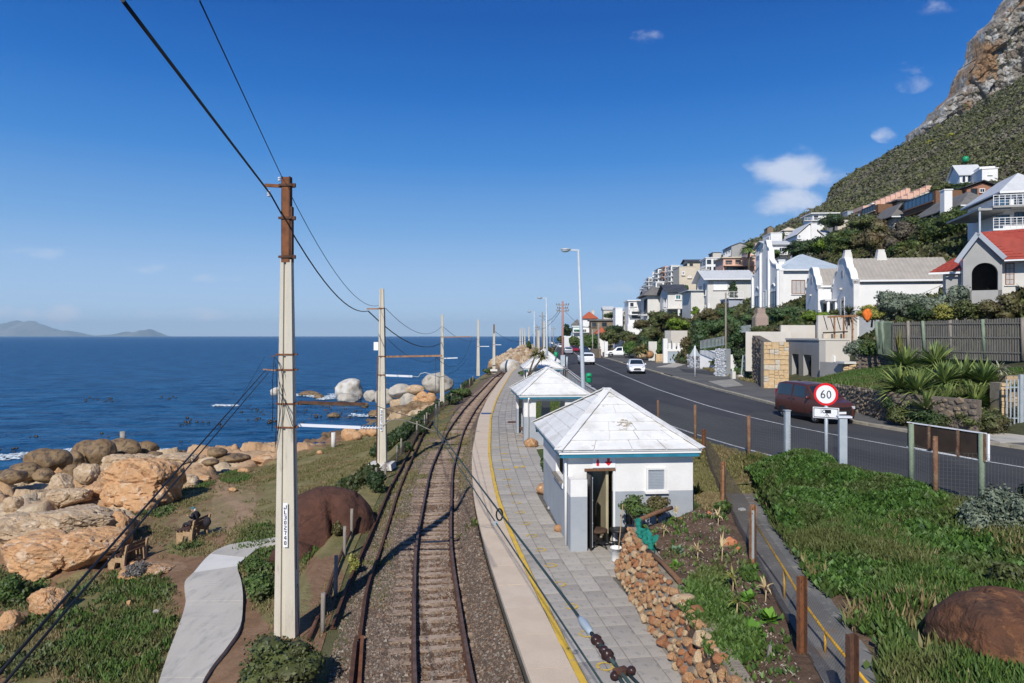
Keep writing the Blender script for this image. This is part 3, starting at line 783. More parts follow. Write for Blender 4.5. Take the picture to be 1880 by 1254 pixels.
def scatter(name,label,zf,x0,x1,y0,y1,n,keep,material,blade=.10,k=5,wide=.25,seed=1,parent=None,spread=.05,up=1.0,lift=0.0):
 r=np.random.default_rng(seed)
 yv=y0+(y1-y0)*r.random(n)**1.0
 xa=x0(yv)if callable(x0)else x0;xb=x1(yv)if callable(x1)else x1
 xv=xa+(xb-xa)*r.random(n)
 zv=zf(xv,yv);px,py=proj(xv,yv,zv)
 kp=r.random(n)<keep(px,py,xv,yv)
 xv,yv,zv=xv[kp],yv[kp],zv[kp];m=len(xv)
 if m==0:return None
 xv=np.repeat(xv,k)+r.normal(size=m*k)*spread;yv=np.repeat(yv,k)+r.normal(size=m*k)*spread;zv=np.repeat(zv,k)+lift*r.random(m*k)
 h=blade*(.5+r.random(m*k));a=r.random(m*k)*6.283
 lean=r.random(m*k)*.9*blade
 dx,dy=np.cos(a),np.sin(a)
 w=h*wide
 base=np.stack([xv,yv,zv-.01],1)
 side=np.stack([-dy,dx,dx*0],1)*w[:,None]
 tip=base+np.stack([dx*lean,dy*lean,h*up],1)
 mid=base+np.stack([dx*lean*.3,dy*lean*.3,h*.5*up],1)
 V=np.stack([base-side*.25,mid+side,tip,mid-side],1).reshape(-1,3)
 o=add(name,np_mesh(name,V,np.arange(len(V)).reshape(-1,4)),material)
 return tag(o,label,None,kind='stuff')
left0=lambda y:TRACK(y)-36
leftf=lambda y:TRACK(y)-4.0
no_path=[None]
path_pts=[(8.0,-4.3),(11.5,-5.95),(14.2,-7.25),(16.5,-8.35),(18.6,-9.35),(20.2,-10.1),(21.3,-10.25),(22.6,-10.0),(24.6,-9.45),(26.3,-9.1)]
# ------ concrete footpath
PL=[(250,1420),(272,1330),(294,1254),(312,1200),(330,1152),(341,1111),(339,1077),(355,1058),(386,1023),(421,1006),(471,998),(520,990)]
PR_=[(320,1420),(348,1330),(376,1254),(418,1196),(441,1158),(446,1110),(443,1075),(436,1046),(452,1030),(476,1012),(510,1003),(540,998)]
def _smooth(P_):
 out=[]
 for i in range(len(P_)-1):
  p0,p1,p2,p3=(Vector(P_[max(i-1,0)]),Vector(P_[i]),Vector(P_[i+1]),Vector(P_[min(i+2,len(P_)-1)]))
  for t in(0,.25,.5,.75):out.append(tuple(.5*(2*p1+(p2-p0)*t+(2*p0-5*p1+4*p2-p3)*t*t+(3*p1-p0-3*p2+p3)*t**3)))
 return out+[P_[-1]]
pl=[hit(a,b,z_coast,6)for a,b in _smooth(PL)];pr=[hit(a,b,z_coast,6)for a,b in _smooth(PR_)]
path_root=thing('footpath','curving pale concrete footpath down the slope',None,(0,0,0),kind='structure')
def path_piece(i0,i1,m,rise):
 mb=MB()
 for i in range(i0,i1):
  for t0,t1 in((0,.5),(.5,1)):
   a,b_=pl[i].lerp(pl[i+1],t0),pl[i].lerp(pl[i+1],t1);c,d=pr[i].lerp(pr[i+1],t1),pr[i].lerp(pr[i+1],t0)
   up=Vector((0,0,rise));dn=Vector((0,0,-.35))
   mb.quad(a+up,d+up,c+up,b_+up)
   mb.quad(a+dn,a+up,b_+up,b_+dn);mb.quad(d+up,d+dn,c+dn,c+up)
 mb.quad(pl[i0]+Vector((0,0,-.3)),pr[i0]+Vector((0,0,-.3)),pr[i0]+Vector((0,0,rise)),pl[i0]+Vector((0,0,rise)))
 return mb.build('path_slab',m,path_root)
for i0,i1,m in((0,2,'concrete_path'),(2,4,'concrete_path'),(4,5,'concrete_path'),(5,7,'concrete_path'),(7,8,'concrete_path_pale'),(8,11,'concrete_path')):
 path_piece(i0*4,i1*4,MATS[m],.12+(.006 if i0 in(2,5,8)else 0))
_pyl=np.array([p.y for p in pl]);_pxl=np.array([p.x for p in pl]);_pxr=np.array([p.x for p in pr]);_pyr=np.array([p.y for p in pr])
def off_path(xv,yv,pad=.12):
 o=np.argsort(_pyl);o2=np.argsort(_pyr)
 lx=np.interp(yv,_pyl[o],_pxl[o]);rx=np.interp(yv,_pyr[o2],_pxr[o2])
 return~((xv>np.minimum(lx,rx)-pad)&(xv<np.maximum(lx,rx)+pad)&(yv<25.5))
LUSH=[(225,1195,120,75,1.0),(470,1010,35,40,.9),(250,1085,60,35,.7),(590,1010,40,60,.7),(650,1000,30,60,.7),(430,878,26,10,1),(330,885,60,14,.9)]
COVER=[(90,1195,120,65,.9),(180,1120,90,45,.7),(30,1080,50,38,1.0),(255,1092,58,26,.8),(350,1003,48,16,.9),(490,1035,45,65,.9),(80,1145,50,22,.9),(600,975,50,50,.6),(270,930,45,25,.9),(330,1190,25,60,.35)]
scatter('grass','thin olive grass growing on the coastal slope',z_coast,lambda y:TRACK(y)-26,leftf,10,58,90000,lambda px,py,X,Y:ell(px,py,GRASS_L)*sstep(-.2,.3,fbm(X*.5,Y*.5,o=3)+.2)*(1-rock_weight(X,Y,px,py))*off_path(X,Y),K.grass_dry,.11,5,.13,21)
scatter('grass','lush bright green grass patch beside the footpath',z_coast,left0,leftf,9,46,90000,lambda px,py,X,Y:ell(px,py,LUSH)*off_path(X,Y),K.grass_blade,.17,5,.13,22)
scatter('ground_cover','low leafy green ground cover on the brown slope',z_coast,left0,leftf,9,46,60000,lambda px,py,X,Y:ell(px,py,COVER)*sstep(-.05,.2,fbm(X*1.1,Y*1.1,o=3)+.02)*off_path(X,Y)*(1-.9*rock_weight(X,Y,px,py)),K.leaf_green,.12,7,.32,23,spread=.09,up=.8,lift=.12)
scatter('hedge','dark scrub growing through the old fence along the track',z_coast,lambda y:TRACK(y)-4.9,lambda y:TRACK(y)-3.3,25,110,26000,lambda px,py,X,Y:sstep(-.12,.18,fbm(X*.4,Y*.22,o=3))*sstep(25,32,Y),K.leaf_dark,.17,7,.42,24,spread=.15,up=.9,lift=.42)
# ------ ballast bed and verge of the railway
tb_l=lambda y:TRACK(y)-3.1
tb_r=lambda y:EDGE(y)-.02
def z_bed(X,Y):
 d=np.abs(X-TRACK(Y))
 z=.62*sstep(-.75,-.04,X-EDGE(Y))-6.60-.02*sstep(.4,0,d)-.22*sstep(1.15,2.0,d)+.025*fbm(X*2.3,Y*2.3,o=3)
 return z
ny=int((130-6)/.25);ysb=np.concatenate([np.linspace(6,130,ny),np.geomspace(130.5,430,60)])
tt=np.linspace(0,1,46)
Lx=tb_l(ysb);Rx=tb_r(ysb)
Xb=Lx[:,None]+(Rx-Lx)[:,None]*tt[None,:];Yb=np.repeat(ysb[:,None],46,1);Zbd=z_bed(Xb,Yb)
pxb,pyb=proj(Xb,Yb,Zbd);db=Xb-TRACK(Yb)
g_att=np.clip(ell(pxb,pyb,[(700,1000,30,120,.7),(735,900,24,60,.8),(760,840,30,50,.9),(860,850,24,60,.75),(820,800,30,40,.7),(800,760,20,40,.7),(905,900,20,50,.5)])+sstep(-1.2,-2.4,db)*.62,0,1)
rust_att=sstep(.95,.35,np.abs(db))*.8+.15
m_bal=attr_blend('ballast_bed',[('rusty',(.17,.085,.045),(.22,.12,.068),2.2,.5),('grass',(.12,.12,.05),(.17,.16,.075),1.3,.7)],((.145,.10,.072),(.215,.155,.11),9.0),bump=1.0,bscale=26,bdist=.07)
me=grid_mesh('ballast',Xb,Yb,Zbd,True,{'grass':g_att,'rusty':rust_att})
tag(add('ballast_bed',me,m_bal),'brown ballast bed under the railway track',None,kind='structure')
def pebbles(name,label,zf,x0,x1,y0,y1,n,size,material,seed,keep=None):
 r=np.random.default_rng(seed)
 yv=y0+(y1-y0)*r.random(n)**1.5;xa=x0(yv);xb=x1(yv);xv=xa+(xb-xa)*r.random(n)
 if keep is not None:
  px,py=proj(xv,yv,zf(xv,yv));k=r.random(n)<keep(px,py,xv,yv);xv,yv=xv[k],yv[k];n=len(xv)
 zv=zf(xv,yv)
 base=np.array([(1,0,0),(-.5,.87,0),(-.5,-.87,0),(.1,.1,.8),(0,0,-.6)],float)
 V=base[None]*(size*(.5+r.random((n,1,1))))*(.7+.6*r.random((n,5,3)))
 a=r.random(n)*6.28;c,s_=np.cos(a)[:,None],np.sin(a)[:,None]
 X=V[:,:,0]*c-V[:,:,1]*s_+xv[:,None];Y=V[:,:,0]*s_+V[:,:,1]*c+yv[:,None];Z=V[:,:,2]+zv[:,None]
 V=np.stack([X,Y,Z],-1).reshape(-1,3)
 f=np.array([(0,1,3),(1,2,3),(2,0,3),(1,0,4),(2,1,4),(0,2,4)])
 Fc=(np.arange(n)[:,None,None]*5+f[None]).reshape(-1,3)
 return tag(add(name,np_mesh(name,V,Fc),material),label,None,kind='stuff')
def stonemat(name,stops,rough=.9):
 m=bpy.data.materials.new(name);m.use_nodes=True;nt=m.node_tree;b=nt.nodes['Principled BSDF'];b.inputs['Roughness'].default_value=rough
 geo=nt.nodes.new("ShaderNodeNewGeometry");r=nt.nodes.new("ShaderNodeValToRGB")
 r.color_ramp.elements[0].color=(*stops[0],1);r.color_ramp.elements[1].color=(*stops[-1],1)
 for i,c in enumerate(stops[1:-1]):
  e=r.color_ramp.elements.new((i+1)/(len(stops)-1));e.color=(*c,1)
 nt.links.new(geo.outputs['Random Per Island'],r.inputs[0]);nt.links.new(r.outputs[0],b.inputs['Base Color']);MATS[name]=m;return m
stonemat('ballast_mix',[(.075,.055,.042),(.12,.085,.065),(.16,.12,.095),(.21,.125,.075),(.21,.18,.15),(.11,.078,.058),(.34,.30,.25)])
stonemat('rubble_mix',[(.20,.13,.08),(.35,.23,.13),(.45,.33,.21),(.50,.42,.31),(.28,.19,.12)])
pebbles('ballast','loose brown ballast stones between and beside the rails',z_bed,lambda y:TRACK(y)-2.3,lambda y:EDGE(y)-.05,9,46,42000,.034,K.ballast_mix,5)
scatter('weeds','green weeds in the ballast along the platform wall',z_bed,lambda y:EDGE(y)-.55,lambda y:EDGE(y)-.02,9.5,24,2600,lambda px,py,X,Y:sstep(.02,.25,fbm(X*0+3,Y*.55,o=2))*sstep(-.65,-.1,X-EDGE(Y)),K.grass_blade,.10,7,.3,31,spread=.06,lift=.06)
scatter('grass','thin grass growing between the sleepers and old rails',z_bed,lambda y:TRACK(y)-3.0,lambda y:EDGE(y)-.3,12,70,36000,lambda px,py,X,Y:np.clip(ell(px,py,[(690,1010,26,110,.6),(735,900,24,60,.7),(765,840,34,50,.8),(850,850,26,60,.6),(820,790,30,40,.7),(645,1040,26,100,.9)])+.5*sstep(-2.2,-2.9,X-TRACK(Y)),0,1)*sstep(-.1,.15,fbm(X,Y,o=2)),K.grass_dry,.075,5,.14,33)
# ------ railway track
track=thing('railway_track','single railway track curving away beside the platform','railway track',(0,0,0))
def rail_mesh(name,xoff,y0,y1,z0=None,line=TRACK,top=Z_RAIL,scale=1.0):
 ys_=np.arange(y0,y1,.5)if y1<160 else np.concatenate([np.arange(y0,120,.5),np.arange(120,y1,3)])
 prof=[(-.035,0),(.035,0),(.035,-.035),(.012,-.05),(.012,-.115),(.065,-.13),(.065,-.15),(-.065,-.15),(-.065,-.13),(-.012,-.115),(-.012,-.05),(-.035,-.035)]
 V=[];x_=line(ys_);tx=np.gradient(x_,ys_);L=np.sqrt(1+tx**2);nx_,ny_=1/L,-tx/L
 m=len(prof);n=len(ys_)
 for k,(u,v)in enumerate(prof):
  u*=scale;v*=scale
  V.append(np.stack([x_+nx_*(xoff+u),ys_+ny_*(xoff+u),np.full(n,top+v)],1))
 V=np.stack(V,1).reshape(-1,3)
 i=np.arange(n-1)[:,None]*m;k=np.arange(m)[None,:]
 f=np.stack([i+k,i+(k+1)%m,i+m+(k+1)%m,i+m+k],-1).reshape(-1,4)
 me=np_mesh(name,V,[f,np.arange(m)[None,::-1].repeat(1,0)])
 return me
for xo in(-.533,.533):
 me=rail_mesh('rail',xo,6,430)
 o=add('rail',me,[K.rail_rust,K.rail_top],track)
 mi=np.zeros(len(me.polygons),np.int32);nn=np.empty(len(me.polygons)*3);me.polygons.foreach_get('normal',nn);cc=np.empty(len(me.polygons)*3);me.polygons.foreach_get('center',cc)
 nn=nn.reshape(-1,3);cc=cc.reshape(-1,3)
 mi[(np.abs(nn[:,2])>.95)&(cc[:,2]>Z_RAIL-.004)]=1
 me.polygons.foreach_set('material_index',mi)
slp=[]
for k in range(3):
 mb=MB();mb.box((0,0,0),(2.1,.21,.14));me=mb.mesh('sleeper')
 co=np.empty(len(me.vertices)*3);me.vertices.foreach_get('co',co);co+=np.random.default_rng(k).normal(size=co.size)*.008;me.vertices.foreach_set('co',co)
 me.materials.append(K.sleeper);slp.append(me)
r=np.random.default_rng(4)
for y in along(TRACK,7.5,115,.50):
 t,nrm=normal_of(TRACK,y)
 o=add('sleeper',slp[int(r.integers(3))],None,track,loc=(float(TRACK(y))+r.normal()*.015,float(y),-6.640+r.normal()*.012-(.03 if r.random()<.25 else 0)),rot=(0,r.normal()*.006,math.atan2(-t.x,t.y)+r.normal()*.012))
me_cl=MB().box((0,0,0),(.20,.10,.05)).box((0,0,.02),(.05,.05,.06)).mesh('rail_clip');me_cl.materials.append(K.rail_rust)
for y in along(TRACK,9,30,.50):
 t,nrm=normal_of(TRACK,y)
 for s in(-.533,.533):
  add('rail_clip',me_cl,None,track,loc=(float(TRACK(y))+nrm.x*s,float(y)+nrm.y*s,-6.575),rot=(0,0,math.atan2(-t.x,t.y)))
def line_pts(pts,z):
 g=[G(px,py,z)for px,py in pts];return smooth_line([(p.y,p.x)for p in g],3)
OR1=line_pts([(664,1149),(673,1080),(698.6,1011),(730,907),(749,860),(775,800),(800,766)],-6.66)
OR2=line_pts([(620,1124),(638.8,1073.7),(661,1023),(692,954),(714,901),(736,860),(766,800),(795,762)],-6.70)
OR3=line_pts([(655,1300),(657,1253),(664,1151)],-6.64)
OR4=line_pts([(641,1300),(647.5,1253),(657.5,1151)],-6.64)
tag(add('old_rail',rail_mesh('old_rail',0,15.15,54,line=OR1,top=-6.60),K.rail_rust),'rusty disused rail nearest the track, ending at the mast shadow','rail')
tag(add('old_rail',rail_mesh('old_rail',0,15.8,54,line=OR2,top=-6.64),K.rail_rust),'rusty disused rail farther from the track, beside the low fence','rail')
tag(add('old_rail',rail_mesh('old_rail',.03,10,15.1,line=OR3,top=-6.58),K.rust),'short loose rail nearest the camera, right one of a touching pair','rail')
tag(add('old_rail',rail_mesh('old_rail',-.02,10,15.1,line=OR4,top=-6.58),K.rail_rust),'short loose rail nearest the camera, left one of a touching pair','rail')
# ------ platform
def PRX(y):
 return np.interp(y,[6,9,11.1,13.5,16,16.3,18.25,18.35,24.6,24.7,27.5,27.6,34,34.1,38.5,38.6,60,100,140],[3.0,2.85,2.72,2.5,2.38,3.9,4.6,1.45,1.0,2.2,2.0,1.25,.9,1.8,1.7,.9,1.3,3.0,5.5])
platform=thing('platform','long paved railway platform beside the track',None,(0,0,0),kind='structure')
ysp=np.concatenate([np.arange(7,50,.5),np.arange(50,141,1.5)])
Lp=EDGE(ysp)+.02;Rp=PRX(ysp)+.35
mb=MB();Vt=[]
for i,y in enumerate(ysp):Vt.append((Lp[i],y,Z_PLAT-.05));Vt.append((Rp[i],y,Z_PLAT-.05));Vt.append((Lp[i],y,-6.9))
fs=[]
for i in range(len(ysp)-1):fs.append((3*i,3*i+1,3*i+4,3*i+3));fs.append((3*i+2,3*i,3*i+3,3*i+5))
o=add('platform_base',np_mesh('platform_base',Vt,np.array(fs)),K.platform_joint,platform)
def slab_quad(line,off0,off1,y0,y1,z,gap=.008,th=.05,clipR=None):
 vs=[]
 for y in(y0+gap,y1-gap):
  t,nrm=normal_of(line,y);x=float(line(y))
  for of in(off0+gap,off1-gap):vs.append(Vector((x+nrm.x*of,y+nrm.y*of,z)))
 return vs
def slab_obj(name,vs,material,parent,th=.06):
 a,b_,c,d=vs[0],vs[1],vs[3],vs[2]
 cen=(a+b_+c+d)/4;pts=[a-cen,b_-cen,c-cen,d-cen]
 mb=MB();bot=[p-Vector((0,0,th))for p in pts]
 mb._add(pts+bot,[(0,1,2,3),(4,5,1,0),(5,6,2,1),(6,7,3,2),(7,4,0,3)])
 return mb.build(name,material,parent,loc=cen)
ys_c=along(EDGE,7.6,139,1.3);r=np.random.default_rng(9)
cop_far=MB()
for i in range(len(ys_c)-1):
 vs=slab_quad(EDGE,-.06,.72,ys_c[i],ys_c[i+1],Z_PLAT+.01+r.normal()*.003)
 mm=K.coping_pale if r.random()<.35 else K.coping
 slab_obj('coping_slab',vs,mm,platform,.09)
yl=np.arange(7.6,139,.4)
def paint_strip(name,line,o0,o1,ys_,z,material,parent,wob=.006,seed=1):
 r=np.random.default_rng(seed);V=[];fs=[]
 for i,y in enumerate(ys_):
  t,nrm=normal_of(line,y);x=float(line(y));w0,w1=o0+r.normal()*wob,o1+r.normal()*wob
  V+=[(x+nrm.x*w0,y+nrm.y*w0,z),(x+nrm.x*w1,y+nrm.y*w1,z)]
  if i:fs.append((2*i-2,2*i-1,2*i+1,2*i))
 return add(name,np_mesh(name,V,np.array(fs)),material,parent)
paint_strip('safety_line',EDGE,.715,.835,yl,Z_PLAT+.022,K.yellow_paint,platform)
SL=.45;cols=[]
ys_s=along(EDGE,7.6,70,SL)
slabs=[]
for c in range(14):
 for i in range(len(ys_s)-1):
  o0=.85+c*SL;vs=slab_quad(EDGE,o0,o0+SL,ys_s[i],ys_s[i+1],Z_PLAT)
  cen=(vs[0]+vs[3])/2
  if cen.x-.12<PRX(cen.y)-(.2 if 18.2<cen.y<25 else 0):slabs.append((cen.y,vs))
slabs.sort(key=lambda s:s[0])
print('slabs',len(slabs))
mm3=[K.platform_slab,K.platform_slab_pale,K.platform_slab_dark,K.platform_slab]
far_sl=[MB(),MB(),MB()]
for k,(y,vs)in enumerate(slabs):
 dz=r.normal()*.0025;tilt=r.normal(size=4)*.0015
 vs=[v+Vector((0,0,dz+tilt[j]))for j,v in enumerate(vs)]
 q_=int(r.choice(4,p=[.45,.27,.12,.16]))
 if k<300:slab_obj('paving_slab',vs,mm3[q_],platform)
 else:far_sl[min(q_,2)].quad(vs[0],vs[1],vs[3],vs[2])
allf=MB()
for j in range(3):
 for f in range(0,len(far_sl[j].V),4):allf._add(far_sl[j].V[f:f+4],[(0,1,2,3)],False,j)
o=allf.build('far_paving',[K.platform_slab,K.platform_slab_pale,K.platform_slab_dark],platform);o['kind']='stuff'
ysf=np.arange(69.5,140,1.0)
me=strip('far_paving_sheet',lambda y:EDGE(y)+.85,lambda y:PRX(y)+.2,69.5,139,Z_PLAT+.002)
add('far_paving_sheet',me,K.platform_slab,platform)['kind']='stuff'
ring=MB()
for k,(px,py)in enumerate([(985+4,1224.5),(1077,1164.8),(1048,1113.9),(1027,1073),(1011,1038.5),(992,1009.9),(976,984.1),(964,961.5),(955,940.8),(948,923.8),(942,907.1),(934,893),(930,881)]):
 if k==0:px=1111
 c=G(px,py,Z_PLAT);rr=.155;n=22
 g0=[.1,.5,1.0,.9,.6,1.1,.9,.8,.6,.8,.9,.9,1.0][k]
 a0=2.2 if k%3 else 3.6
 for j in range(n):
  a=6.283*j/n
  if((a-a0)%6.283)<g0*1.3:continue
  a1=a+6.283/n*(.93 if r.random()<.7 else .6)
  pts=[c+Vector((math.cos(q)*w_,math.sin(q)*w_,.012))for q,w_ in((a,rr),(a1,rr),(a1,rr-.05),(a,rr-.05))]
  ring.poly(pts)
ring.build('waiting_marks',K.yellow_worn,platform)
sm=MB()
for px,py,w_,h_ in[(925,862,.5,.16),(948,858,.18,.35),(960,857,.18,.35),(925,845,.5,.1),(926,833,.5,.08),(905,735,.8,.06),(907,707,.8,.05),(932,880,.35,.08),(918,822,.6,.06),(955,822,.5,.05),(960,838,.4,.05)]:
 c=G(px,py,Z_PLAT);sm.box(c+Vector((0,0,.010)),(w_,h_,.004))
sm.build('floor_markings',K.yellow_worn,platform)
tag(MB().box(G(893,759,Z_PLAT+.03),(.75,.5,.05)).build('drain_cover',mat('blue_cover',(.02,.07,.2),None,rough=.6)),'small blue cover lying on the platform edge near the bend','drain cover')
tag(MB().box(G(945,775,Z_PLAT+.01),(.9,.8,.03)).build('drain_cover',K.rust_dark),'dark rusty plate set in the paving in front of the open shelter','drain cover')
# ------ ground between platform, garden and road
FENCE=smooth_line([(7,3.75),(10.2,4.3),(14.3,5.0),(19.4,6.0),(25,6.95),(30,6.6),(40,5.9)],3)
PATHR=smooth_line([(6,4.35),(9.2,5.05),(13,5.8),(16.7,6.54),(20.9,7.5),(24,8.1)],3)
WALLX=lambda y:RLINE(y)-1.15
def z_garden(X,Y):
 return-4.82+.10*fbm(X*.9,Y*.9,o=3)+.12*sstep(3.2,5.5,X)+.05*fbm(X*4,Y*4,o=2)-.78*sstep(.05,-.12,X-GL(Y))
GL=lambda y:np.interp(y,[6,16.4,17.2,18.2,18.8,30],[2.98,2.98,3.35,4.6,5.15,5.15])
m_soil=attr_blend('garden_soil',[('grass',(.06,.10,.03),(.10,.13,.045),1.4,.6)],((.12,.075,.05),(.185,.12,.08),1.4),bump=1.0,bscale=7,bdist=.1)
ysg=np.arange(6,31,.12);tt=np.linspace(0,1,60)
Lx=GL(ysg)-.1;Rx=FENCE(ysg)+.12
Xs=Lx[:,None]+(Rx-Lx)[:,None]*tt[None];Ys=np.repeat(ysg[:,None],60,1);Zs=z_garden(Xs,Ys)
px_,py_=proj(Xs,Ys,Zs)
ga=ell(px_,py_,[(1300,1120,50,45,.8),(1340,1180,50,40,.8),(1320,860,60,25,.9),(1290,890,30,20,.6),(1180,1010,20,30,.8)])
ga=np.maximum(ga,sstep(17.8,19.5,Ys))
tag(add('garden_bed',grid_mesh('garden_bed',Xs,Ys,Zs,True,{'grass':ga}),m_soil),'raised bed of brown soil between the stone wall and the fence',None,kind='structure')
me=strip('tar_path',lambda y:FENCE(y)+.1,lambda y:PATHR(y)+.25,6,21.6,-4.70,.5,6,lambda X,Y:-4.72+.02*fbm(X*2,Y*2,o=2))
tag(add('tar_path',me,mat('path_tar',(.13,.13,.125),(.19,.185,.175),1.0,.95,.5,25,c3=(.26,.24,.21),s3=5,r3=(.55,.7),c4=(.19,.13,.09),s4=1.2,r4=(.58,.7),bdist=.02)),'narrow grey path between wire fence and grass bank',None,kind='structure')
def z_bank(X,Y):
 a=PATHR(Y)+(FENCE(Y)-PATHR(Y))*sstep(20.5,24,Y);b_=RLINE(Y)-.55
 t=np.clip((X-a)/np.maximum(b_-a,.2),0,1)
 z=-4.74+.70*t**.75
 return z+(.06*fbm(X*.8,Y*.8,o=3)+.26*np.abs(fbm(X*.8+7,Y*.8,o=3)))*sstep(0,.15,t)*sstep(1,.85,t)
Lx=np.where(ysg<21.3,PATHR(ysg),FENCE(ysg)+.1);Rx=RLINE(ysg)-.5
tt=np.linspace(0,1,50);Xs=Lx[:,None]+(Rx-Lx)[:,None]*tt[None];Ys=np.repeat(ysg[:,None],50,1)
Zs=z_bank(Xs,Ys);px_,py_=proj(Xs,Ys,Zs)
m_bank=attr_blend('bank_ground',[('grass',(.05,.085,.025),(.085,.12,.04),1.4,.5),('sand',(.30,.24,.18),(.24,.19,.14),1,.4)],((.13,.085,.055),(.18,.12,.08),1.4),bump=.8,bscale=8,bdist=.08)
gw=np.clip(1-ell(px_,py_,[(1530,1130,60,40,.9),(1580,1200,50,50,.9),(1480,1060,14,40,.6),(1760,1000,50,14,.6)]),0,1)
sdw=ell(px_,py_,[(1405,870,26,12,1),(1385,880,20,10,.6)])
tag(add('grass_bank',grid_mesh('grass_bank',Xs,Ys,Zs,True,{'grass':gw,'sand':sdw}),m_bank),'green bank rising from the narrow path to the road',None,kind='structure')
ysy=np.arange(18.5,139,.8)
Lx=PRX(ysy)+.1;Rx=np.where(ysy<30,np.minimum(FENCE(ysy),WALLX(ysy))+.2,WALLX(ysy)+.1)
tt=np.linspace(0,1,14);Xs=Lx[:,None]+(Rx-Lx)[:,None]*tt[None];Ys=np.repeat(ysy[:,None],14,1)
Zs=Z_PLAT-.03+.03*fbm(Xs*.7,Ys*.7,o=2)
tag(add('station_yard',grid_mesh('station_yard',Xs,Ys,Zs,True,{'grass':.5+.6*fbm(Xs*.25,Ys*.25,o=2)+.3*sstep(30,45,Ys),'sand':Xs*0}),m_bank),'grassy yard behind the platform shelters',None,kind='structure')
bank_keep=lambda px,py,X,Y:np.clip(1-ell(px,py,[(1540,1130,50,40,1),(1590,1210,45,50,1),(1385,880,50,30,1),(1400,850,40,16,.8),(1700,1170,60,60,1)]),0,1)*(X<RLINE(Y)-.75)
scatter('grass','thick green grass covering the bank above the narrow path',z_bank,lambda y:PATHR(y)+.02,lambda y:RLINE(y)-.7,8,22.5,70000,lambda px,py,X,Y:bank_keep(px,py,X,Y)*sstep(-.30,-.05,fbm(X*.55+3,Y*.55,o=3)),K.grass_blade,.22,5,.10,41,spread=.07)
scatter('ground_cover','patches of darker creeping leaves among the grass of the bank',z_bank,lambda y:PATHR(y)+.02,lambda y:RLINE(y)-.7,8,22.5,26000,lambda px,py,X,Y:bank_keep(px,py,X,Y)*sstep(.05,-.15,fbm(X*.55+3,Y*.55,o=3)),K.leaf_lush,.13,6,.34,141,spread=.08,up=.9,lift=.08)
scatter('grass','dry straw coloured tufts scattered over the bank',z_bank,lambda y:PATHR(y)-.05,lambda y:RLINE(y)-.7,8,22.5,9000,lambda px,py,X,Y:(X<RLINE(Y)-.75)*sstep(.02,.25,fbm(X*.9+13,Y*.9,o=3)),K.grass_dry,.24,5,.09,142,spread=.05)
scatter('flowers','tiny pink and yellow flowers in the grass of the bank',z_bank,lambda y:PATHR(y)+.3,lambda y:RLINE(y)-1,9,21,40,lambda px,py,X,Y:.8+0*X,mat('flower_yellow',(.7,.6,.05),(.6,.3,.5),3,.6),.05,3,.5,143,spread=.01,lift=.12,up=.3)
def z_mound(X,Y):
 px,py=proj(X,Y,z_bank(X,Y))
 w=np.maximum.reduce([sstep(1.25,.3,np.hypot((X-8.0)/1.6,(Y-19.6)/2.2)),sstep(1.2,.3,np.hypot((X-7.0)/1.1,(Y-17.2)/2.0))*.8,sstep(1.2,.3,np.hypot((X-9.2)/1.6,(Y-17.5)/2.6))*.7])
 return z_bank(X,Y)+.48*w*(1+.3*fbm(X*2,Y*2,o=2))
ysg2=np.arange(13.5,22.4,.15);tt=np.linspace(.02,.93,40)
Lx=PATHR(ysg2);Rx=RLINE(ysg2)-.5
Xs=Lx[:,None]+(Rx-Lx)[:,None]*tt[None];Ys=np.repeat(ysg2[:,None],40,1)
tag(add('hedge_mound',grid_mesh('hedge_mound',Xs,Ys,z_mound(Xs,Ys)-.05),K.leaf_dark),'mound of dense creeper behind the road fence',None,kind='stuff')
scatter('ground_cover','dense glossy creeper heaped on the bank below the speed sign',z_mound,lambda y:PATHR(y)+.02,lambda y:RLINE(y)-.75,13,22.4,26000,lambda px,py,X,Y:(z_mound(X,Y)-z_bank(X,Y)>.07)*1.0,K.leaf_lush,.13,6,.34,43,spread=.07,up=.9,lift=.05)
scatter('grass','short grass in the corner behind the toilet hut',z_garden,lambda y:GL(y)+.2,lambda y:FENCE(y)+.1,18.5,29,14000,lambda px,py,X,Y:sstep(18,20,Y),K.grass_dry,.10,5,.14,45)
scatter('grass','short grass at the end of the narrow path',z_bank,lambda y:FENCE(y)+.1,lambda y:RLINE(y)-.6,20.5,30,16000,lambda px,py,X,Y:(1-ell(px,py,[(1405,870,22,10,1)]))*.9,K.grass_dry,.09,5,.14,46)
scatter('weeds','low green weeds spreading over the garden soil',z_garden,lambda y:GL(y)+.1,lambda y:FENCE(y)-.1,8,18,12000,lambda px,py,X,Y:ell(px,py,[(1300,1120,44,42,.9),(1345,1185,46,40,.8),(1300,1070,30,20,.4),(1385,1050,20,20,.4)])+.02,K.grass_blade,.09,6,.3,47,spread=.07,lift=.05)
scatter('dry_litter','dry stalks and litter lying on the garden soil',z_garden,lambda y:GL(y)+.1,lambda y:FENCE(y)-.1,8,18.5,3200,lambda px,py,X,Y:.5+0*X,K.dead_leaf,.10,2,.1,48,spread=.05,up=.25)
scatter('grass','grass in the yard behind the shelters',lambda X,Y:Z_PLAT-.03+0*X,lambda y:PRX(y)+.3,lambda y:WALLX(y)-.1,27,75,26000,lambda px,py,X,Y:sstep(-.2,.2,fbm(X*.3,Y*.3,o=2)+.1),K.grass_blade,.12,5,.16,49)
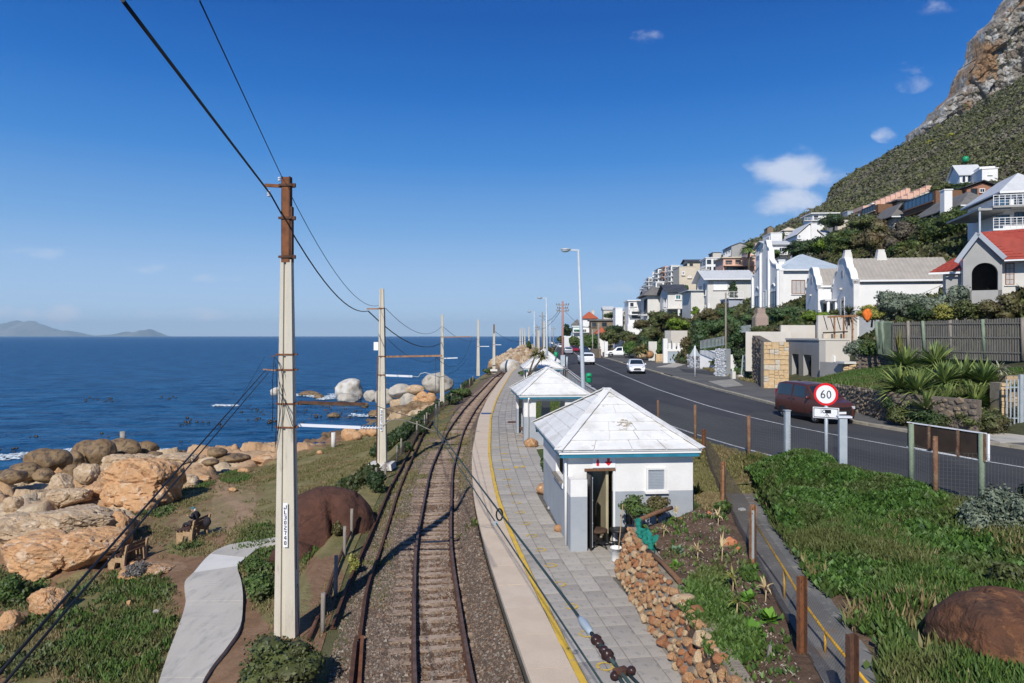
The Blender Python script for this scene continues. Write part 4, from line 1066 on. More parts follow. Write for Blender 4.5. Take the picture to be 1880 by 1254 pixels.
# ------ road
rd_l=lambda y:RLINE(y)-.55
me=strip('road',rd_l,KERB,8,420,Z_ROAD,1.5,6)
tag(add('road',me,K.asphalt),'two lane tarred coast road',None,kind='structure')
def sheet_line(name,line,w,y0,y1,z,material,label):
 ys_=np.concatenate([np.arange(y0,min(y1,120),1.0),np.arange(120,y1,5)])if y1>120 else np.arange(y0,y1,1.0)
 o=paint_strip(name,line,-w/2,w/2,ys_,z,material,None,wob=.004)
 return tag(o,label,None,kind='structure')
sheet_line('centre_line',CENTRE,.11,10,400,Z_ROAD+.006,K.road_paint,'worn white centre line of the road')
sheet_line('edge_line',RLINE,.13,10,400,Z_ROAD+.006,K.road_paint,'white edge line on the seaward side of the road')
kerb=thing('kerb','worn sandstone kerb on the landward side of the road',None,(0,0,0),kind='structure')
ysk=along(KERB,12,135,1.25);r=np.random.default_rng(12)
kst=[]
for i in range(len(ysk)-1):
 a,b_=ysk[i],ysk[i+1];mid=(a+b_)/2
 drop=.07 if(33<mid<36 or 66<mid<72 or 95<mid<102)else 0
 t,nrm=normal_of(KERB,mid);L=(Vector((KERB(b_),b_,0))-Vector((KERB(a),a,0))).length
 mb=MB();mb.box((0,0,0),(.30,L-.02,.30));mb.box((-.30,0,-.115),(.30,L-.02,.06))
 mb.build('kerb_stone',K.kerb_stone,kerb,loc=(float(KERB(mid))+nrm.x*.15+r.normal()*.008,mid,Z_ROAD-.03-drop+r.normal()*.005),rot=(0,0,math.atan2(-t.x,t.y)))
me=strip('kerb_far',KERB,lambda y:KERB(y)+.3,134,400,Z_ROAD+.12,5)
add('far_kerb',me,K.kerb_stone,kerb)['kind']='stuff'
def z_side(X,Y):return Z_ROAD+.115+.02*(X-KERB(Y))*.5+.012*fbm(X*.5,Y*.5,o=2)
me=strip('sidewalk',lambda y:KERB(y)+.30,lambda y:SWR(y)+.8,12,420,0,1.0,12,z_side)
tag(add('sidewalk',me,K.sidewalk_tar),'patched tar pavement along the landward kerb',None,kind='structure')
tag(MB().box((float(KERB(37.6))+.02,37.6,Z_ROAD+.04),(.34,.9,.14)).build('storm_drain',K.dark_interior),'dark storm drain opening in the kerb behind the brown van','drain')
def apron(pts,m,label,dz=.02):
 g=[G(px,py,Z_ROAD+.13)for px,py in pts]
 g=[Vector((p.x,p.y,float(z_side(np.array(p.x),np.array(p.y)))+dz))for p in g]
 mb=MB();mb.prism([p-Vector((0,0,.05))for p in g],(0,0,.05));return tag(mb.build('driveway_apron',MATS[m]),label,None,kind='structure')
apron([(1205,674),(1222,671),(1262,660),(1264,669),(1240,675)],'concrete_path','concrete apron in front of the white gate')
apron([(1790,800),(1845,791),(1895,796),(1895,812),(1836,812)],'concrete_path','pale concrete apron below the grey palisade gate')
apron([(1247,677),(1300,681),(1345,690),(1315,690),(1255,683)],'asphalt','dark tar patch on the pavement',.012)
apron([(1300,700),(1345,697),(1365,708),(1330,711)],'concrete_old','grey worn patch on the pavement below the stone wall',.014)
# ------ hillside
xh=np.concatenate([np.arange(0,40,.5),np.arange(40,130,1.4),np.arange(130,620,4)])
yh=np.concatenate([np.arange(14,120,1.0),np.arange(120,420,3),np.arange(420,820,9)])
Yh=np.repeat(yh[:,None],len(xh),1);Xh=xh[None,:]+(SWR(np.minimum(Yh,330))+.4)
Zh=z_hill(Xh,Yh)
m_hill=attr_blend('hillside_ground',[('shrub',(.06,.065,.03),(.10,.105,.05),.35,.6)],((.16,.135,.10),(.13,.115,.075),.2),bump=.8,bscale=1.5,bdist=.5)
tag(add('hillside',grid_mesh('hillside',Xh,Yh,Zh,True,{'shrub':.5+fbm(Xh*.03,Yh*.03,o=3)}),m_hill),'steep green hillside above the coast road',None,kind='structure')
def shrub_mass(name,label,n,seed,x0,x1,y0,y1,size,material,keep=None,q=20):
 r=np.random.default_rng(seed)
 X=x0+(x1-x0)*r.random(n);Y=y0+(y1-y0)*r.random(n)
 k=(X/Y<.9)&(Y<515)
 if keep is not None:k&=keep(X,Y)
 X,Y=X[k],Y[k];n=len(X);Z=z_hill(X,Y)
 s=size*(.45+r.random(n)**2*1.2)
 d=r.normal(size=(n,q,3));d[:,:,2]=np.abs(d[:,:,2]);d/=np.linalg.norm(d,axis=2)[:,:,None]
 C=np.stack([X,Y,Z],1)[:,None]+d*s[:,None,None]*np.array([1,1,.75])*(.75+.35*r.random((n,q,1)))
 nr=d+.55*r.normal(size=d.shape);nr/=np.linalg.norm(nr,axis=2)[:,:,None]
 a=np.cross(nr,r.normal(size=d.shape));a/=np.linalg.norm(a,axis=2)[:,:,None];b=np.cross(nr,a)
 ls=(np.minimum(s*.5,.05+.0019*Y)[:,None]*(.6+.6*r.random((n,q))))[:,:,None]
 V=np.stack([C-a*ls,C+b*ls*.8,C+a*ls,C-b*ls*.8],2).reshape(-1,3)
 return tag(add(name,np_mesh(name,V,np.arange(len(V)).reshape(-1,4)),material),label,None,kind='stuff')
hk=lambda X,Y:(vnoise(X*.02,Y*.02)>-.9)
def vis(X,Y):
 px=CX+F*X/Y;py=HY-F*z_hill(X,Y)/Y
 return(X>60)&(py<560)&~((px>1440)&(px<1800)&(py>402)&(Y<150))
shrub_mass('fynbos','olive green and grey shrubs covering the upper hillside',52000,51,60,440,110,512,1.05,K.leaf_hill,vis)
stonemat('shrub_mix',[(.05,.06,.02),(.085,.10,.03),(.14,.14,.06),(.035,.045,.02),(.16,.145,.12),(.07,.085,.025),(.19,.17,.15)])
shrub_mass('fynbos','taller dark shrubs and grey twiggy bushes scattered over the hillside',3500,52,70,420,120,505,2.3,K.shrub_mix,vis)
shrub_mass('fynbos','small rounded bushes on the lower slopes behind the houses',7000,53,30,110,62,395,1.0,K.leaf_olive,lambda X,Y:(z_hill(X,Y)>-1))
r=np.random.default_rng(77);Vs,Fs,o_=[],[],0
for px,py,s in[(1722,222,5),(1735,236,4),(1745,252,4),(1712,262,3),(1760,262,3)]:
 D=440;p=P(px,py,D);xx=p.x
 pt=hit(px,py,z_hill,60,498)
 L=[(pt.x+r.normal()*1.5,pt.y+r.normal()*2,pt.z+.6,s*.8,s*.8,s*.3)]
 V,Fc=leaf_cloud(160,L,.9,r);Vs.append(V);Fs.append(Fc+o_);o_+=len(V)
tag(add('yellow_bush',np_mesh('yellow_bush',np.concatenate(Vs),np.concatenate(Fs)),mat('yellow_flowers',(.30,.27,.02),(.18,.18,.03),.5,.8)),'patch of yellow flowering scrub below the cliff',None,kind='stuff')
# ------ cliff on top of the mountain
prof_px=[(1688,262),(1695,243),(1697,232),(1706,222),(1716,215),(1721,200),(1735,190),(1752,176),(1765,164),(1767,146),(1771,128),(1786,108),(1791,84),(1792,70),(1802,58),(1822,40),(1842,18),(1848,4),(1862,-14),(1900,-50),(1990,-120)]
nX,nZ=330,190
pxs=np.linspace(1690,1985,nX)
topy=np.interp(pxs,[p[0]for p in prof_px],[p[1]for p in prof_px])+3.0*fbm(pxs*.11,pxs*0+5,o=4)
basey=np.interp(pxs,[1690,1700,1740,1800,1880,1990],[262,250,226,186,140,80])
v=np.linspace(0,1,nZ)[:,None]
Dc=505.0
Xc=(pxs[None,:]-CX)/F*Dc+0*v
zt=(HY-topy)[None,:]/F*Dc;zb_=(HY-basey)[None,:]/F*Dc-6
zt=np.maximum(zt,zb_+1)
Zc=zb_+(zt-zb_)*np.minimum(v*1.12,1)
s1,s2,si=cells(Xc/9.0+3,Zc/13.0,3);t1,t2,ti=cells(Xc/3.4,Zc/4.2,7);u1,u2,ui=cells(Xc/1.5,Zc/1.7,9)
rel=-8*si-2.6*sstep(0,.3,s2-s1)-1.6*ti-.9*sstep(0,.3,t2-t1)-.7*ui-1.5*fbm(Xc*.25,Zc*.25,o=4)
strata=1.5*np.abs(((Zc-.35*Xc)/7.0)%1-.5)
Yc=Dc-6+rel+strata+np.maximum(v*1.12-1,0)*160+5*v
edge_turn=sstep(1730,1688,pxs)[None,:]*14
Yc=Yc+edge_turn
Xc=Xc+.8*fbm(Xc*.4,Zc*.4,o=3)-1.2*(si-.5)*sstep(.0,.3,v)
tag(add('cliff',grid_mesh('cliff',Xc,Yc,Zc,False),K.cliff),'jagged grey and brown sandstone cliff crowning the mountain',None,kind='structure')
shr=[]
r=np.random.default_rng(8);Vs,Fs,o_=[],[],0
for k in range(260):
 i=r.integers(nX);j=r.integers(int(nZ*.85))
 if fbm(np.array([i*.02]),np.array([j*.03]),o=2)[0]<.02:continue
 c=(Xc[j,i],Yc[j,i]-.2,Zc[j,i]);V,Fc=leaf_cloud(14,[(*c,1.4,.8,.9)],.9,r);Vs.append(V);Fs.append(Fc+o_);o_+=len(V)
tag(add('cliff_scrub',np_mesh('cliff_scrub',np.concatenate(Vs),np.concatenate(Fs)),K.leaf_hill),'tufts of scrub growing on ledges of the cliff',None,kind='stuff')
# ------ platform huts
def hut(name,label,cx,y0,rz,w,d,eave,rise,over=.28,kind='open',near=False):
 """w across, d along; local origin at the front left base corner; z up from the paving"""
 root=thing(name,label,'shelter',(cx,y0,Z_PLAT),rz)
 H=eave+.02;T=.12;zs=1.42
 wl=add('wall',None,parent=root)
 bpy.data.objects.remove(wl)
 def wall_part(quads,nm='wall'):
  mb=MB()
  for(x0,x1,y0_,y1_,za,zb)in quads:
   if za<zs:mb.bx(x0,x1,y0_,y1_,za,min(zb,zs),mi=1)
   if zb>zs:mb.bx(x0,x1,y0_,y1_,max(za,zs),zb,mi=0)
  return mb.build(nm,[K.wall_white,K.wall_grey],root)
 if kind=='room':
  dx0,dx1,dh=.50,1.22,1.98
  wall_part([(0,dx0,0,T,0,H),(dx1,w,0,T,0,H),(dx0,dx1,0,T,dh,H)])
  wall_part([(w-T,w,T,d,0,H),(T,w-T,d-T,d,0,H)])
  wall_part([(0,T,T,.9,0,H),(0,T,.9,2.3,0,1.55),(0,T,.9,2.3,2.25,H),(0,T,2.3,d,0,H)])
  wall_part([(-.02,.42,-.52,-.30,0,1.86),(-.02,.10,-.30,-.003,0,1.86)],'screen_wall')
  MB().bx(T,w-T,T,d-T,-.02,.012).build('floor',K.platform_slab_pale,root)
  MB().bx(T,w-T,2.9,2.98,.01,H-.1).build('partition',K.cream_inside,root)
  MB().bx(1.05,1.12,T,2.9,.02,H-.1).build('partition',K.cream_inside,root)
  mb=MB();mb.bx(dx0+.003,dx0+.05,-.52,-.02,.03,dh-.04)
  door=mb.build('door',K.black_plastic,root)
  g=MB()
  for k in range(7):g.bx(dx0+.052,dx0+.068,-.50+k*.075,-.485+k*.075,.08,dh-.06)
  for z in(.1,.7,1.3,1.88):g.bx(dx0+.05,dx0+.075,-.51,-.02,z,z+.03)
  g.build('gate_bars',K.galvanised,door)
  MB().bx(dx0-.06,dx1+.06,-.035,-.002,dh+.002,dh+.07).build('lintel',K.timber_brown,root)
  MB().bx(dx1+.002,dx1+.055,-.02,T,0,dh).build('door_frame',K.frame_white,root)
  wx0,wx1,wz0,wz1=2.12,2.66,1.42,2.05
  v=MB()
  for a in((wx0,wx0+.05,wz0,wz1),(wx1-.05,wx1,wz0,wz1),(wx0+.05,wx1-.05,wz0,wz0+.05),(wx0+.05,wx1-.05,wz1-.05,wz1)):v.bx(a[0],a[1],-.06,-.002,a[2],a[3])
  win=v.build('window',K.wall_white,root)
  s_=MB();s_.bx(wx0+.05,wx1-.05,-.02,-.003,wz0+.05,wz1-.05);s_.build('pane',K.plaster_bluegrey,win)
  s_=MB()
  for k in range(12):s_.bx(wx0+.06+k*.04,wx0+.068+k*.04,-.032,-.022,wz0+.06,wz1-.06)
  for k in range(14):s_.bx(wx0+.06,wx1-.06,-.036,-.030,wz0+.07+k*.042,wz0+.077+k*.042)
  s_.build('grille',K.galvanised,win)
  MB().bx(wx0-.04,wx1+.06,-.10,-.002,wz0-.06,wz0-.003).build('window_sill',K.wall_white,root)
  s_=MB();s_.bx(-.12,-.002,.85,2.35,1.48,1.53);s_.build('counter',K.timber_weathered,root)
  s_=MB();s_.bx(-.03,-.004,.85,2.35,1.33,1.475);s_.build('counter_board',K.wall_white,root)
  sg=MB().bx(.66,1.28,-.022,-.004,2.01+.06,2.36).build('safety_sign',K.white_sign,root)
  e=MB()
  def e_poly(pts):e.prism([(x,-.024,z)for x,z in pts],(0,-.004,0))
  bx_=.80;e_poly([(bx_-.035,2.12),(bx_+.035,2.12),(bx_+.035,2.26),(bx_+.012,2.29),(bx_+.012,2.315),(bx_-.012,2.315),(bx_-.012,2.29),(bx_-.035,2.26)])
  ax_=1.09;e_poly([(ax_,2.12),(ax_+.10,2.215),(ax_+.085,2.24),(ax_+.035,2.235),(ax_+.035,2.32),(ax_-.035,2.32),(ax_-.035,2.235),(ax_-.085,2.24),(ax_-.10,2.215)])
  e.build('pictogram',K.red_sign,sg)
  p=MB();p.tube([(-.07,.05,H-.08),(-.07,-.02,H-.25),(-.07,-.05,H-.4),(-.07,-.05,.02)],.038,8)
  p.build('downpipe',K.white_plastic,root)
 else:
  ox0,ox1,oz0,oz1=.62,2.15,.62,2.22
  wall_part([(0,ox0,0,T,0,H),(ox1,w,0,T,0,H),(ox0,ox1,0,T,oz1,H),(ox0,ox1,0,T,0,oz0)])
  wall_part([(0,T,T,.55,0,H),(0,T,d-.6,d,0,H),(w-T,w,T,d,0,H)])
  wall_part([(T,.9,d-T,d,0,H),(1.5,2.0,d-T,d,0,H),(2.6,w-T,d-T,d,0,H),(.9,1.5,d-T,d,2.2,H),(2.0,2.6,d-T,d,2.2,H)])
  MB().bx(T,.6,1.2,d-1.2,.38,.45).bx(.5,.6,1.2,d-1.2,0,.38).build('bench_seat',K.timber_brown,root)
  p=MB();p.tube([(.22,-.30,H-.02),(.22,-.06,H-.2),(.22,-.06,.02)],.04,8);p.build('downpipe',K.white_plastic,root)
 ov_r=.13 if near else over
 MB().bx(-over+.06,w+ov_r-.06,-over+.06,d+over-.06,eave+.03,eave+.05).build('ceiling',K.wall_white,root)
 g=MB();e0=eave+.06
 for a in((-over,w+ov_r,-over-.0,-over+.09),(-over,w+ov_r,d+over-.09,d+over)):g.bx(a[0],a[1],a[2],a[3],e0,e0+.10)
 for a in((-over,-over+.09),(w+ov_r-.09,w+ov_r)):g.bx(a[0],a[1],-over+.092,d+over-.092,e0,e0+.10)
 g.build('gutter',K.white_plastic,root)
 g=MB()
 for a in((-over+.06,w+ov_r-.06,-over+.025,-over+.055),):g.bx(a[0],a[1],a[2],a[3],eave-.04,e0-.003)
 g.bx(-over+.025,-over+.055,-over+.06,d+over-.06,eave-.04,e0-.003);g.bx(w+ov_r-.055,w+ov_r-.025,-over+.06,d+over-.06,eave-.04,e0-.003)
 g.build('fascia',K.fascia_blue,root)
 z0=e0+.10;o=over+.03;X0,X1,Y0,Y1=-o,w+ov_r+.03,-o,d+o
 rl=.12;ym=(Y0+Y1)/2;xm=(X0+X1)/2;zr=z0+rise
 A,B,C_,D_=Vector((X0,Y0,z0)),Vector((X1,Y0,z0)),Vector((X1,Y1,z0)),Vector((X0,Y1,z0))
 T1,T2=Vector((xm,ym-rl,zr)),Vector((xm,ym+rl,zr))
 mb=MB()
 for pts in((A,B,T1),(B,C_,T2,T1),(C_,D_,T2),(D_,A,T1,T2)):mb.poly([p-Vector((0,0,.03))for p in pts])
 mb.poly([D_-Vector((0,0,.031)),C_-Vector((0,0,.031)),B-Vector((0,0,.031)),A-Vector((0,0,.031))])
 roof=mb.build('roof',K.roof_white,root)
 r=np.random.default_rng(int(abs(cx)*100+y0))
 for side,(p0,p1,q0,q1)in enumerate(((A,B,T1,T1),(B,C_,T1,T2),(C_,D_,T2,T2),(D_,A,T2,T1))):
  nc=7 if near else 5
  nrm=(p1-p0).cross(q0-p0).normalized()
  for c in range(nc):
   t0,t1=c/nc,min((c+1.06)/nc,1)
   a0,b0=p0.lerp(q0,t0),p1.lerp(q1,t0);a1,b1=p0.lerp(q0,t1),p1.lerp(q1,t1)
   L=(b0-a0).length;Ls=.9 if side in(0,2)else .9;nseg=max(1,round(L/Ls))if(near and side in(0,3))else 1
   cuts=[0]+sorted([(k+r.normal()*.05+(.5 if c%2 else 0)*(1 if k else 0))/nseg for k in range(1,nseg)])+[1]
   cuts=[min(max(q,0),1)for q in cuts]
   for k in range(len(cuts)-1):
    u0,u1=cuts[k]+(.003 if k else 0),cuts[k+1]-.003
    if u1-u0<.02:continue
    def pt(uu,lo):
     base=a0.lerp(b0,uu)
     if lo:return base
     fall=a1.lerp(b1,uu);return fall
    lift0=.022+r.random()*.006;lift1=.004
    vs=[pt(u0,True)+nrm*lift0,pt(u1,True)+nrm*lift0,pt(u1,False)+nrm*lift1,pt(u0,False)+nrm*lift1]
    m_=MB();m_.prism([v-nrm*.012 for v in vs][::1],nrm*.012)
    m_.build('roof_sheet',K.roof_white,roof)
 for p,q in((A,T1),(B,T1),(C_,T2),(D_,T2),(T1,T2)):
  m_=MB();up=Vector((0,0,.035));m_.bar(p+up,q+up,.24 if near else .2,.022);m_.build('ridge_cap',K.roof_white,roof)
 return root,(A,B,C_,D_,T1,T2),roof
h1,pts1,roof1=hut('station_hut','near white and grey platform hut with open door and red sign',1.50,18.25,R(4.5),3.42,5.3,2.42,1.38,kind='room',near=True)
r=np.random.default_rng(5);mb=MB();A,B,C_,D_,T1,T2=pts1;nrm=(B-A).cross(T1-A).normalized()
for k in range(46):
 u=.50+r.normal()*.035+.04*(k%3);t=.42-.10*(k/46)+r.normal()*.035
 c=A.lerp(B,u)*(1-t)+T1*t+nrm*.034;dx=(B-A).normalized();dy=nrm.cross(dx)
 s_=.015+.05*r.random()**2
 mb.poly([c+dx*s_*r.uniform(.6,1.6)*math.cos(a)+dy*s_*.5*math.sin(a)for a in(0,1.2,2.1,3.4,4.3,5.4)])
mb.build('flaked_paint',K.roof_stain,roof1)
hut('platform_shelter','open white and grey shelter just beyond the hut, its side open to the platform',.62,35.3,R(5),3.1,4.6,2.40,1.30)
hut('platform_shelter','distant white roofed shelter behind the small palm',1.35,64.5,R(2),3.2,4.8,2.40,1.45)
hut('platform_shelter','farthest white roofed shelter at the end of the platform',2.2,80.5,R(-3),3.2,4.8,2.40,1.5)
def office_chair(label,loc,rz,back,cloth):
 t=thing('office_chair',label,'chair',loc,rz)
 m=MB()
 for k in range(5):
  a=6.283*k/5;m.bar((0,0,.10),(.30*math.cos(a),.30*math.sin(a),.07),.045,.03,w2=.025)
 m.build('base',K.black_plastic,t)
 for k in range(5):
  a=6.283*k/5;MB().sphere((.30*math.cos(a),.30*math.sin(a),.03),.03,8,6).build('castor',K.black_plastic,t)
 MB().tube([(0,0,.08),(0,0,.38)],.025,8).build('post',K.black_plastic,t)
 s_=MB();s_.lathe((0,0,.38),[(.14,0),(.23,.01),(.245,.04),(.235,.075),(.19,.09),(.02,.085)],18)
 s_.build('seat',MATS[cloth],t)
 if back:
  b=MB();b.bar((0,.16,.40),(0,.27,.62),.05,.02);b.build('back_stem',K.black_plastic,t)
  b=MB();n=8
  for i in range(n):
   a0,a1=-.5+i/n,-.5+(i+1)/n
   f=lambda a,z:(a*.46,.27-.10*(a*2)**2*.4,z)
   b.quad(f(a0,.56),f(a1,.56),f(a1,.95-.05*abs(a1*2)**2),f(a0,.95-.05*abs(a0*2)**2))
   b.quad(*[(v[0],v[1]+.04,v[2])for v in(f(a1,.56),f(a0,.56),f(a0,.95-.05*abs(a0*2)**2),f(a1,.95-.05*abs(a1*2)**2))])
  b.build('backrest',MATS[cloth],t)
 return t
office_chair('brown office stool without a backrest in the hut doorway',(2.30,18.15,Z_PLAT+.01),.3,False,'brown_fabric')
office_chair('black office chair against the grey wall right of the door',(2.84,18.2,Z_PLAT+.01),R(-70),True,'black_plastic')
t=thing('mop_bucket','white bucket with a handle standing beside the stone wall','bucket',G(1131,1031,Z_PLAT))
MB().lathe((0,0,.01),[(.10,0),(.115,.03),(.14,.33),(.15,.33),(.15,.35),(.135,.35),(.10,.05),(.01,.045)],20).build('pail',K.white_plastic,t)
MB().tube([(-.14,0,.34),(-.12,-.08,.26),(0,-.15,.22),(.12,-.08,.26),(.14,0,.34)],.006,6).build('bail',K.galvanised,t)
p=t.location
tag(MB().tube([p+Vector((.05,.02,.10)),p+Vector((.22,.30,1.35))],.013,8).build('broom_handle',K.bench_timber),'wooden mop stick leaning out of the white bucket','mop')
for px,py,lb,s_ in[(1027,975,'reddish stone against the foot of the white downpipe',.16),(1010,935,'small white stone by the grey side wall of the hut',.09),(1000,905,'brown boulder under the small bush left of the hut',.30),(975,820,'round tan boulder in front of the open shelter',.38),(962,803,'small tan stone beside the downpipe of the open shelter',.16)]:
 c=G(px,py,Z_PLAT)
 tag(add('boulder',rock_mesh('boulder',int(px),(s_,s_*.8,s_*.75),3),MATS['cobble_a' if s_>.1 else 'rock_guano'],loc=c+Vector((0,0,s_*.45))),lb,'rock')
bush('shrub','small green bush against the left side of the near hut','shrub',G(1000,880,Z_PLAT)+Vector((.1,.6,0)),.32,.5,.38,K.leaf_green,700,.07,6)
bush('shrub','dry flowering plant in front of the open shelter','shrub',G(985,805,Z_PLAT)+Vector((.0,.2,0)),.9,.6,.28,K.leaf_yellowing,1400,.07,8)
bush('shrub','low green bush beside the far shelters','shrub',G(967,690,Z_PLAT),1.3,2.4,.5,K.leaf_green,900,.16,7)
# ------ cobble retaining wall of the garden
wall_root=thing('garden_wall','low battered wall of orange cobbles holding the garden bed','stone wall',(0,0,0))
WB=lambda y:np.interp(y,[6,9,11.1,13.5,16,16.9],[3.0,2.86,2.73,2.52,2.40,2.62])
WT=lambda y:np.interp(y,[6,9,11.7,13.5,16.6,16.9],[3.08,3.02,3.06,2.94,2.86,2.86])
ysw=np.arange(8,17.0,.3);zt_=np.linspace(0,1,5)
Xw=(WB(ysw)+.06)[:,None]+(WT(ysw)-WB(ysw))[:,None]*zt_[None];Yw=np.repeat(ysw[:,None],5,1);Zw=Z_PLAT+.86*zt_[None]+0*Yw
me=grid_mesh('mortar_face',Xw,Yw,Zw,False);add('mortar_face',me,K.mortar,wall_root)
me=strip('wall_top',lambda y:WT(y)+.05,lambda y:WT(y)+.30,8,17,Z_PLAT+.84);add('wall_top',me,K.mortar,wall_root)
stone_me=[]
for k in range(9):
 me=rock_mesh('stone',300+k,(1,1,1),2,.12,16,.50,1.0,1.2)
 me.materials.append(MATS[('cobble_a','cobble_b','cobble_c')[(0,1,0,2,0,1,0,1,2)[k]]]);stone_me.append(me)
r=np.random.default_rng(21);placed=[];cnt=0
for tries in range(9000):
 y=8.6+8.3*r.random();v_=r.random()*.98
 x=WB(y)+(WT(y)-WB(y))*v_;z=Z_PLAT+.06+.84*v_
 s_=.055+.08*r.random()**1.2
 if y<11.5:s_*=1.15
 if all((y-b)**2+(z-c)**2>((s_+e)*.80)**2 for a,b,c,e in placed[-400:]):
  placed.append((x,y,z,s_));cnt+=1
  add('stone',stone_me[int(r.integers(9))],None,wall_root,loc=(x+.05,y,z),rot=(r.random()*6,r.random()*6,r.random()*6),scale=(s_*1.1,s_*(.95+.4*r.random()),s_*1.1))
  if cnt>=290:break
print('cobbles',cnt)
for k,(px,py,s_,m,lb)in enumerate([(1253,1108,.20,'cobble_b','flat pale slab lying on top of the cobble wall'),(1212,1098,.13,'rock_guano','white chipped rock on the cobble wall beside the flat slab'),(1285,1130,.16,'cobble_c','dark red slab standing at the back of the cobble wall'),(1225,892,.24,'cobble_b','pale angular rock at the corner of the garden below the vent window'),(1205,950,.18,'cobble_c','orange rock at the garden edge beside the black chair'),(1198,975,.14,'cobble_a','small orange rock at the upper end of the cobble wall'),(1262,895,.18,'cobble_c','brown rock under the red leaved plant')]):
 c=hit(px,py,z_garden,8,20)if py>1000 or px>1215 else G(px,py,-5.0)
 tag(add('rock',rock_mesh('rock',60+k,(s_,s_*1.25,s_*.5),3,.1,9,.62,.9),MATS[m],loc=c+Vector((0,0,.08)),rot=(0,r.normal()*.2,r.random()*3)),lb,'rock')
def blade_plant(name,label,cat,loc,n,L,w,material,seed,tilt=(.3,1.3),droop=.5,stem=None,stemmat=None,group=None,both=True,zbase=0):
 r=np.random.default_rng(seed);V=[];Fc=[]
 for k in range(n):
  a=r.random()*6.283;t=tilt[0]+(tilt[1]-tilt[0])*r.random();l=L*(.7+.5*r.random())
  d=Vector((math.cos(a)*math.sin(t),math.sin(a)*math.sin(t),math.cos(t)));side=Vector((-math.sin(a),math.cos(a),0))
  o=len(V);segs=3
  for i in range(segs+1):
   f=i/segs;p=Vector((0,0,zbase))+d*l*f+Vector((0,0,-droop*l*f*f*math.sin(t)))
   ww=w*(1,1.15,.8,.04)[i]*.5
   V+=[tuple(p-side*ww),tuple(p+side*ww)]
   if i:Fc.append((o+2*i-2,o+2*i-1,o+2*i+1,o+2*i))
 root=thing(name,label,cat,loc,group=group)
 add('leaves',np_mesh('leaves',V,np.array(Fc)),material,root)
 if stem:MB().tube([(0,0,-.1),(.02,.01,zbase)],stem,7,r2=stem*.7).build('stem',stemmat or K.bark,root)
 return root
gz=lambda px,py:hit(px,py,z_garden,7,20)
for k,(px,py,lb,L,m)in enumerate([(1243,1016,'blue green cabbage in the middle of the garden',.22,'cabbage_leaf'),(1240,1040,'bright green lettuce below the cabbage',.16,'garden_leaf'),(1385,1165,'broad leaved green plant at the bottom of the bed',.26,'garden_leaf'),(1412,1140,'pale broad leaved plant beside the tall rusty post',.24,'garden_leaf'),(1300,1052,'small green seedling left of the maize',.14,'garden_leaf'),(1385,1045,'green plant at the foot of the white post',.18,'garden_leaf'),(1375,1100,'green leafy plant beside the lower maize',.2,'garden_leaf'),(1185,975,'green bush plant at the head of the stone wall',.22,'leaf_green'),(1195,1010,'yellow green plant inside the green netting',.22,'leaf_yellowing')]):
 blade_plant('vegetable_plant',lb,'vegetable',gz(px,py),26 if L>.15 else 12,L,L*.65,MATS[m],500+k,(.3,1.4),.35)
for k,(px,py,lb,h)in enumerate([(1345,1085,'upper maize plant with yellowed leaves',.42),(1352,1130,'lower maize plant with yellowed leaves',.38),(1240,955,'withered tan maize stalk near the path of soil',.35),(1218,985,'dry tan maize stalk near the left side of the bed',.3),(1280,1030,'dead maize stalk beside the cabbage',.36),(1325,1030,'dead maize stalk leaning near the orange clay pieces',.5),(1318,965,'dry maize stalk below the grey slab',.4),(1405,1105,'dry stalk beside the tall rusty post',.4)]):
 blade_plant('maize_plant',lb,'maize plant',gz(px,py),11,h*.75,.035,MATS['dry_maize' if h<.38 or k>3 else 'leaf_yellowing'],540+k,(.15,1.1),.9,stem=.013,stemmat=K.dry_maize,zbase=h*.6)
blade_plant('red_amaranth','tall plant with dark red leaves below the vent window','plant',gz(1247,918),110,.42,.055,K.leaf_red,560,(.05,.9),.3,stem=.02,zbase=.38)
blade_plant('red_amaranth','shorter red leaved plant right of the tall red one','plant',gz(1262,905),60,.32,.05,K.leaf_red,561,(.05,.9),.3,stem=.015,zbase=.25)
blade_plant('leafy_plant','yellow green upright plant beside the red leaved plants','plant',gz(1282,880),26,.35,.05,K.leaf_yellowing,562,(.05,.6),.3,zbase=.1)
bush('shrub','straggly green shrub in front of the grey hut wall','shrub',(3.15,17.55,-5.0),.48,.35,.34,K.leaf_green,1000,.05,6,zc=.55)
bush('shrub','brown leaved shrub in front of the grey hut wall','shrub',(3.75,17.7,-4.9),.42,.3,.30,K.leaf_brownish,900,.05,6,zc=.5)
bush('shrub','small green bush at the fence beside the grey slab','shrub',gz(1330,945),.28,.28,.22,K.leaf_green,500,.06,5)
for k,(px,py,s_,lb)in enumerate([(1250,955,.06,'small terracotta shard in the upper part of the bed'),(1342,1000,.16,'broken terracotta pot piece by the fence'),(1357,1012,.08,'small terracotta shard touching the broken pot'),(1302,945,.08,'terracotta shard beside the dry maize'),(1185,942,.07,'terracotta shard on the head of the cobble wall')]):
 c=gz(px,py);tag(add('clay_shard',rock_mesh('clay_shard',80+k,(s_,s_*.8,s_*.9),2,.2,9,.5,.9),K.terracotta,loc=c+Vector((0,0,s_*.5))),lb,'clay shard')
tag(MB().box(gz(1305,912)+Vector((0,0,.03)),(.28,.55,.05),.2).build('paving_slab',K.concrete_old),'grey slab lying on the soil by the fence','slab')
tag(MB().bar(gz(1410,1217),gz(1410,1217)+Vector((.03,0,.26)),.045).build('wooden_peg',K.timber_weathered),'short grey wooden peg standing in the soil','peg')
r=np.random.default_rng(31);n1=14;a=Vector((2.96,16.4,-4.72));b_=Vector((3.12,14.9,-4.74));X=np.zeros((6,n1));Y=X.copy();Z=X.copy()
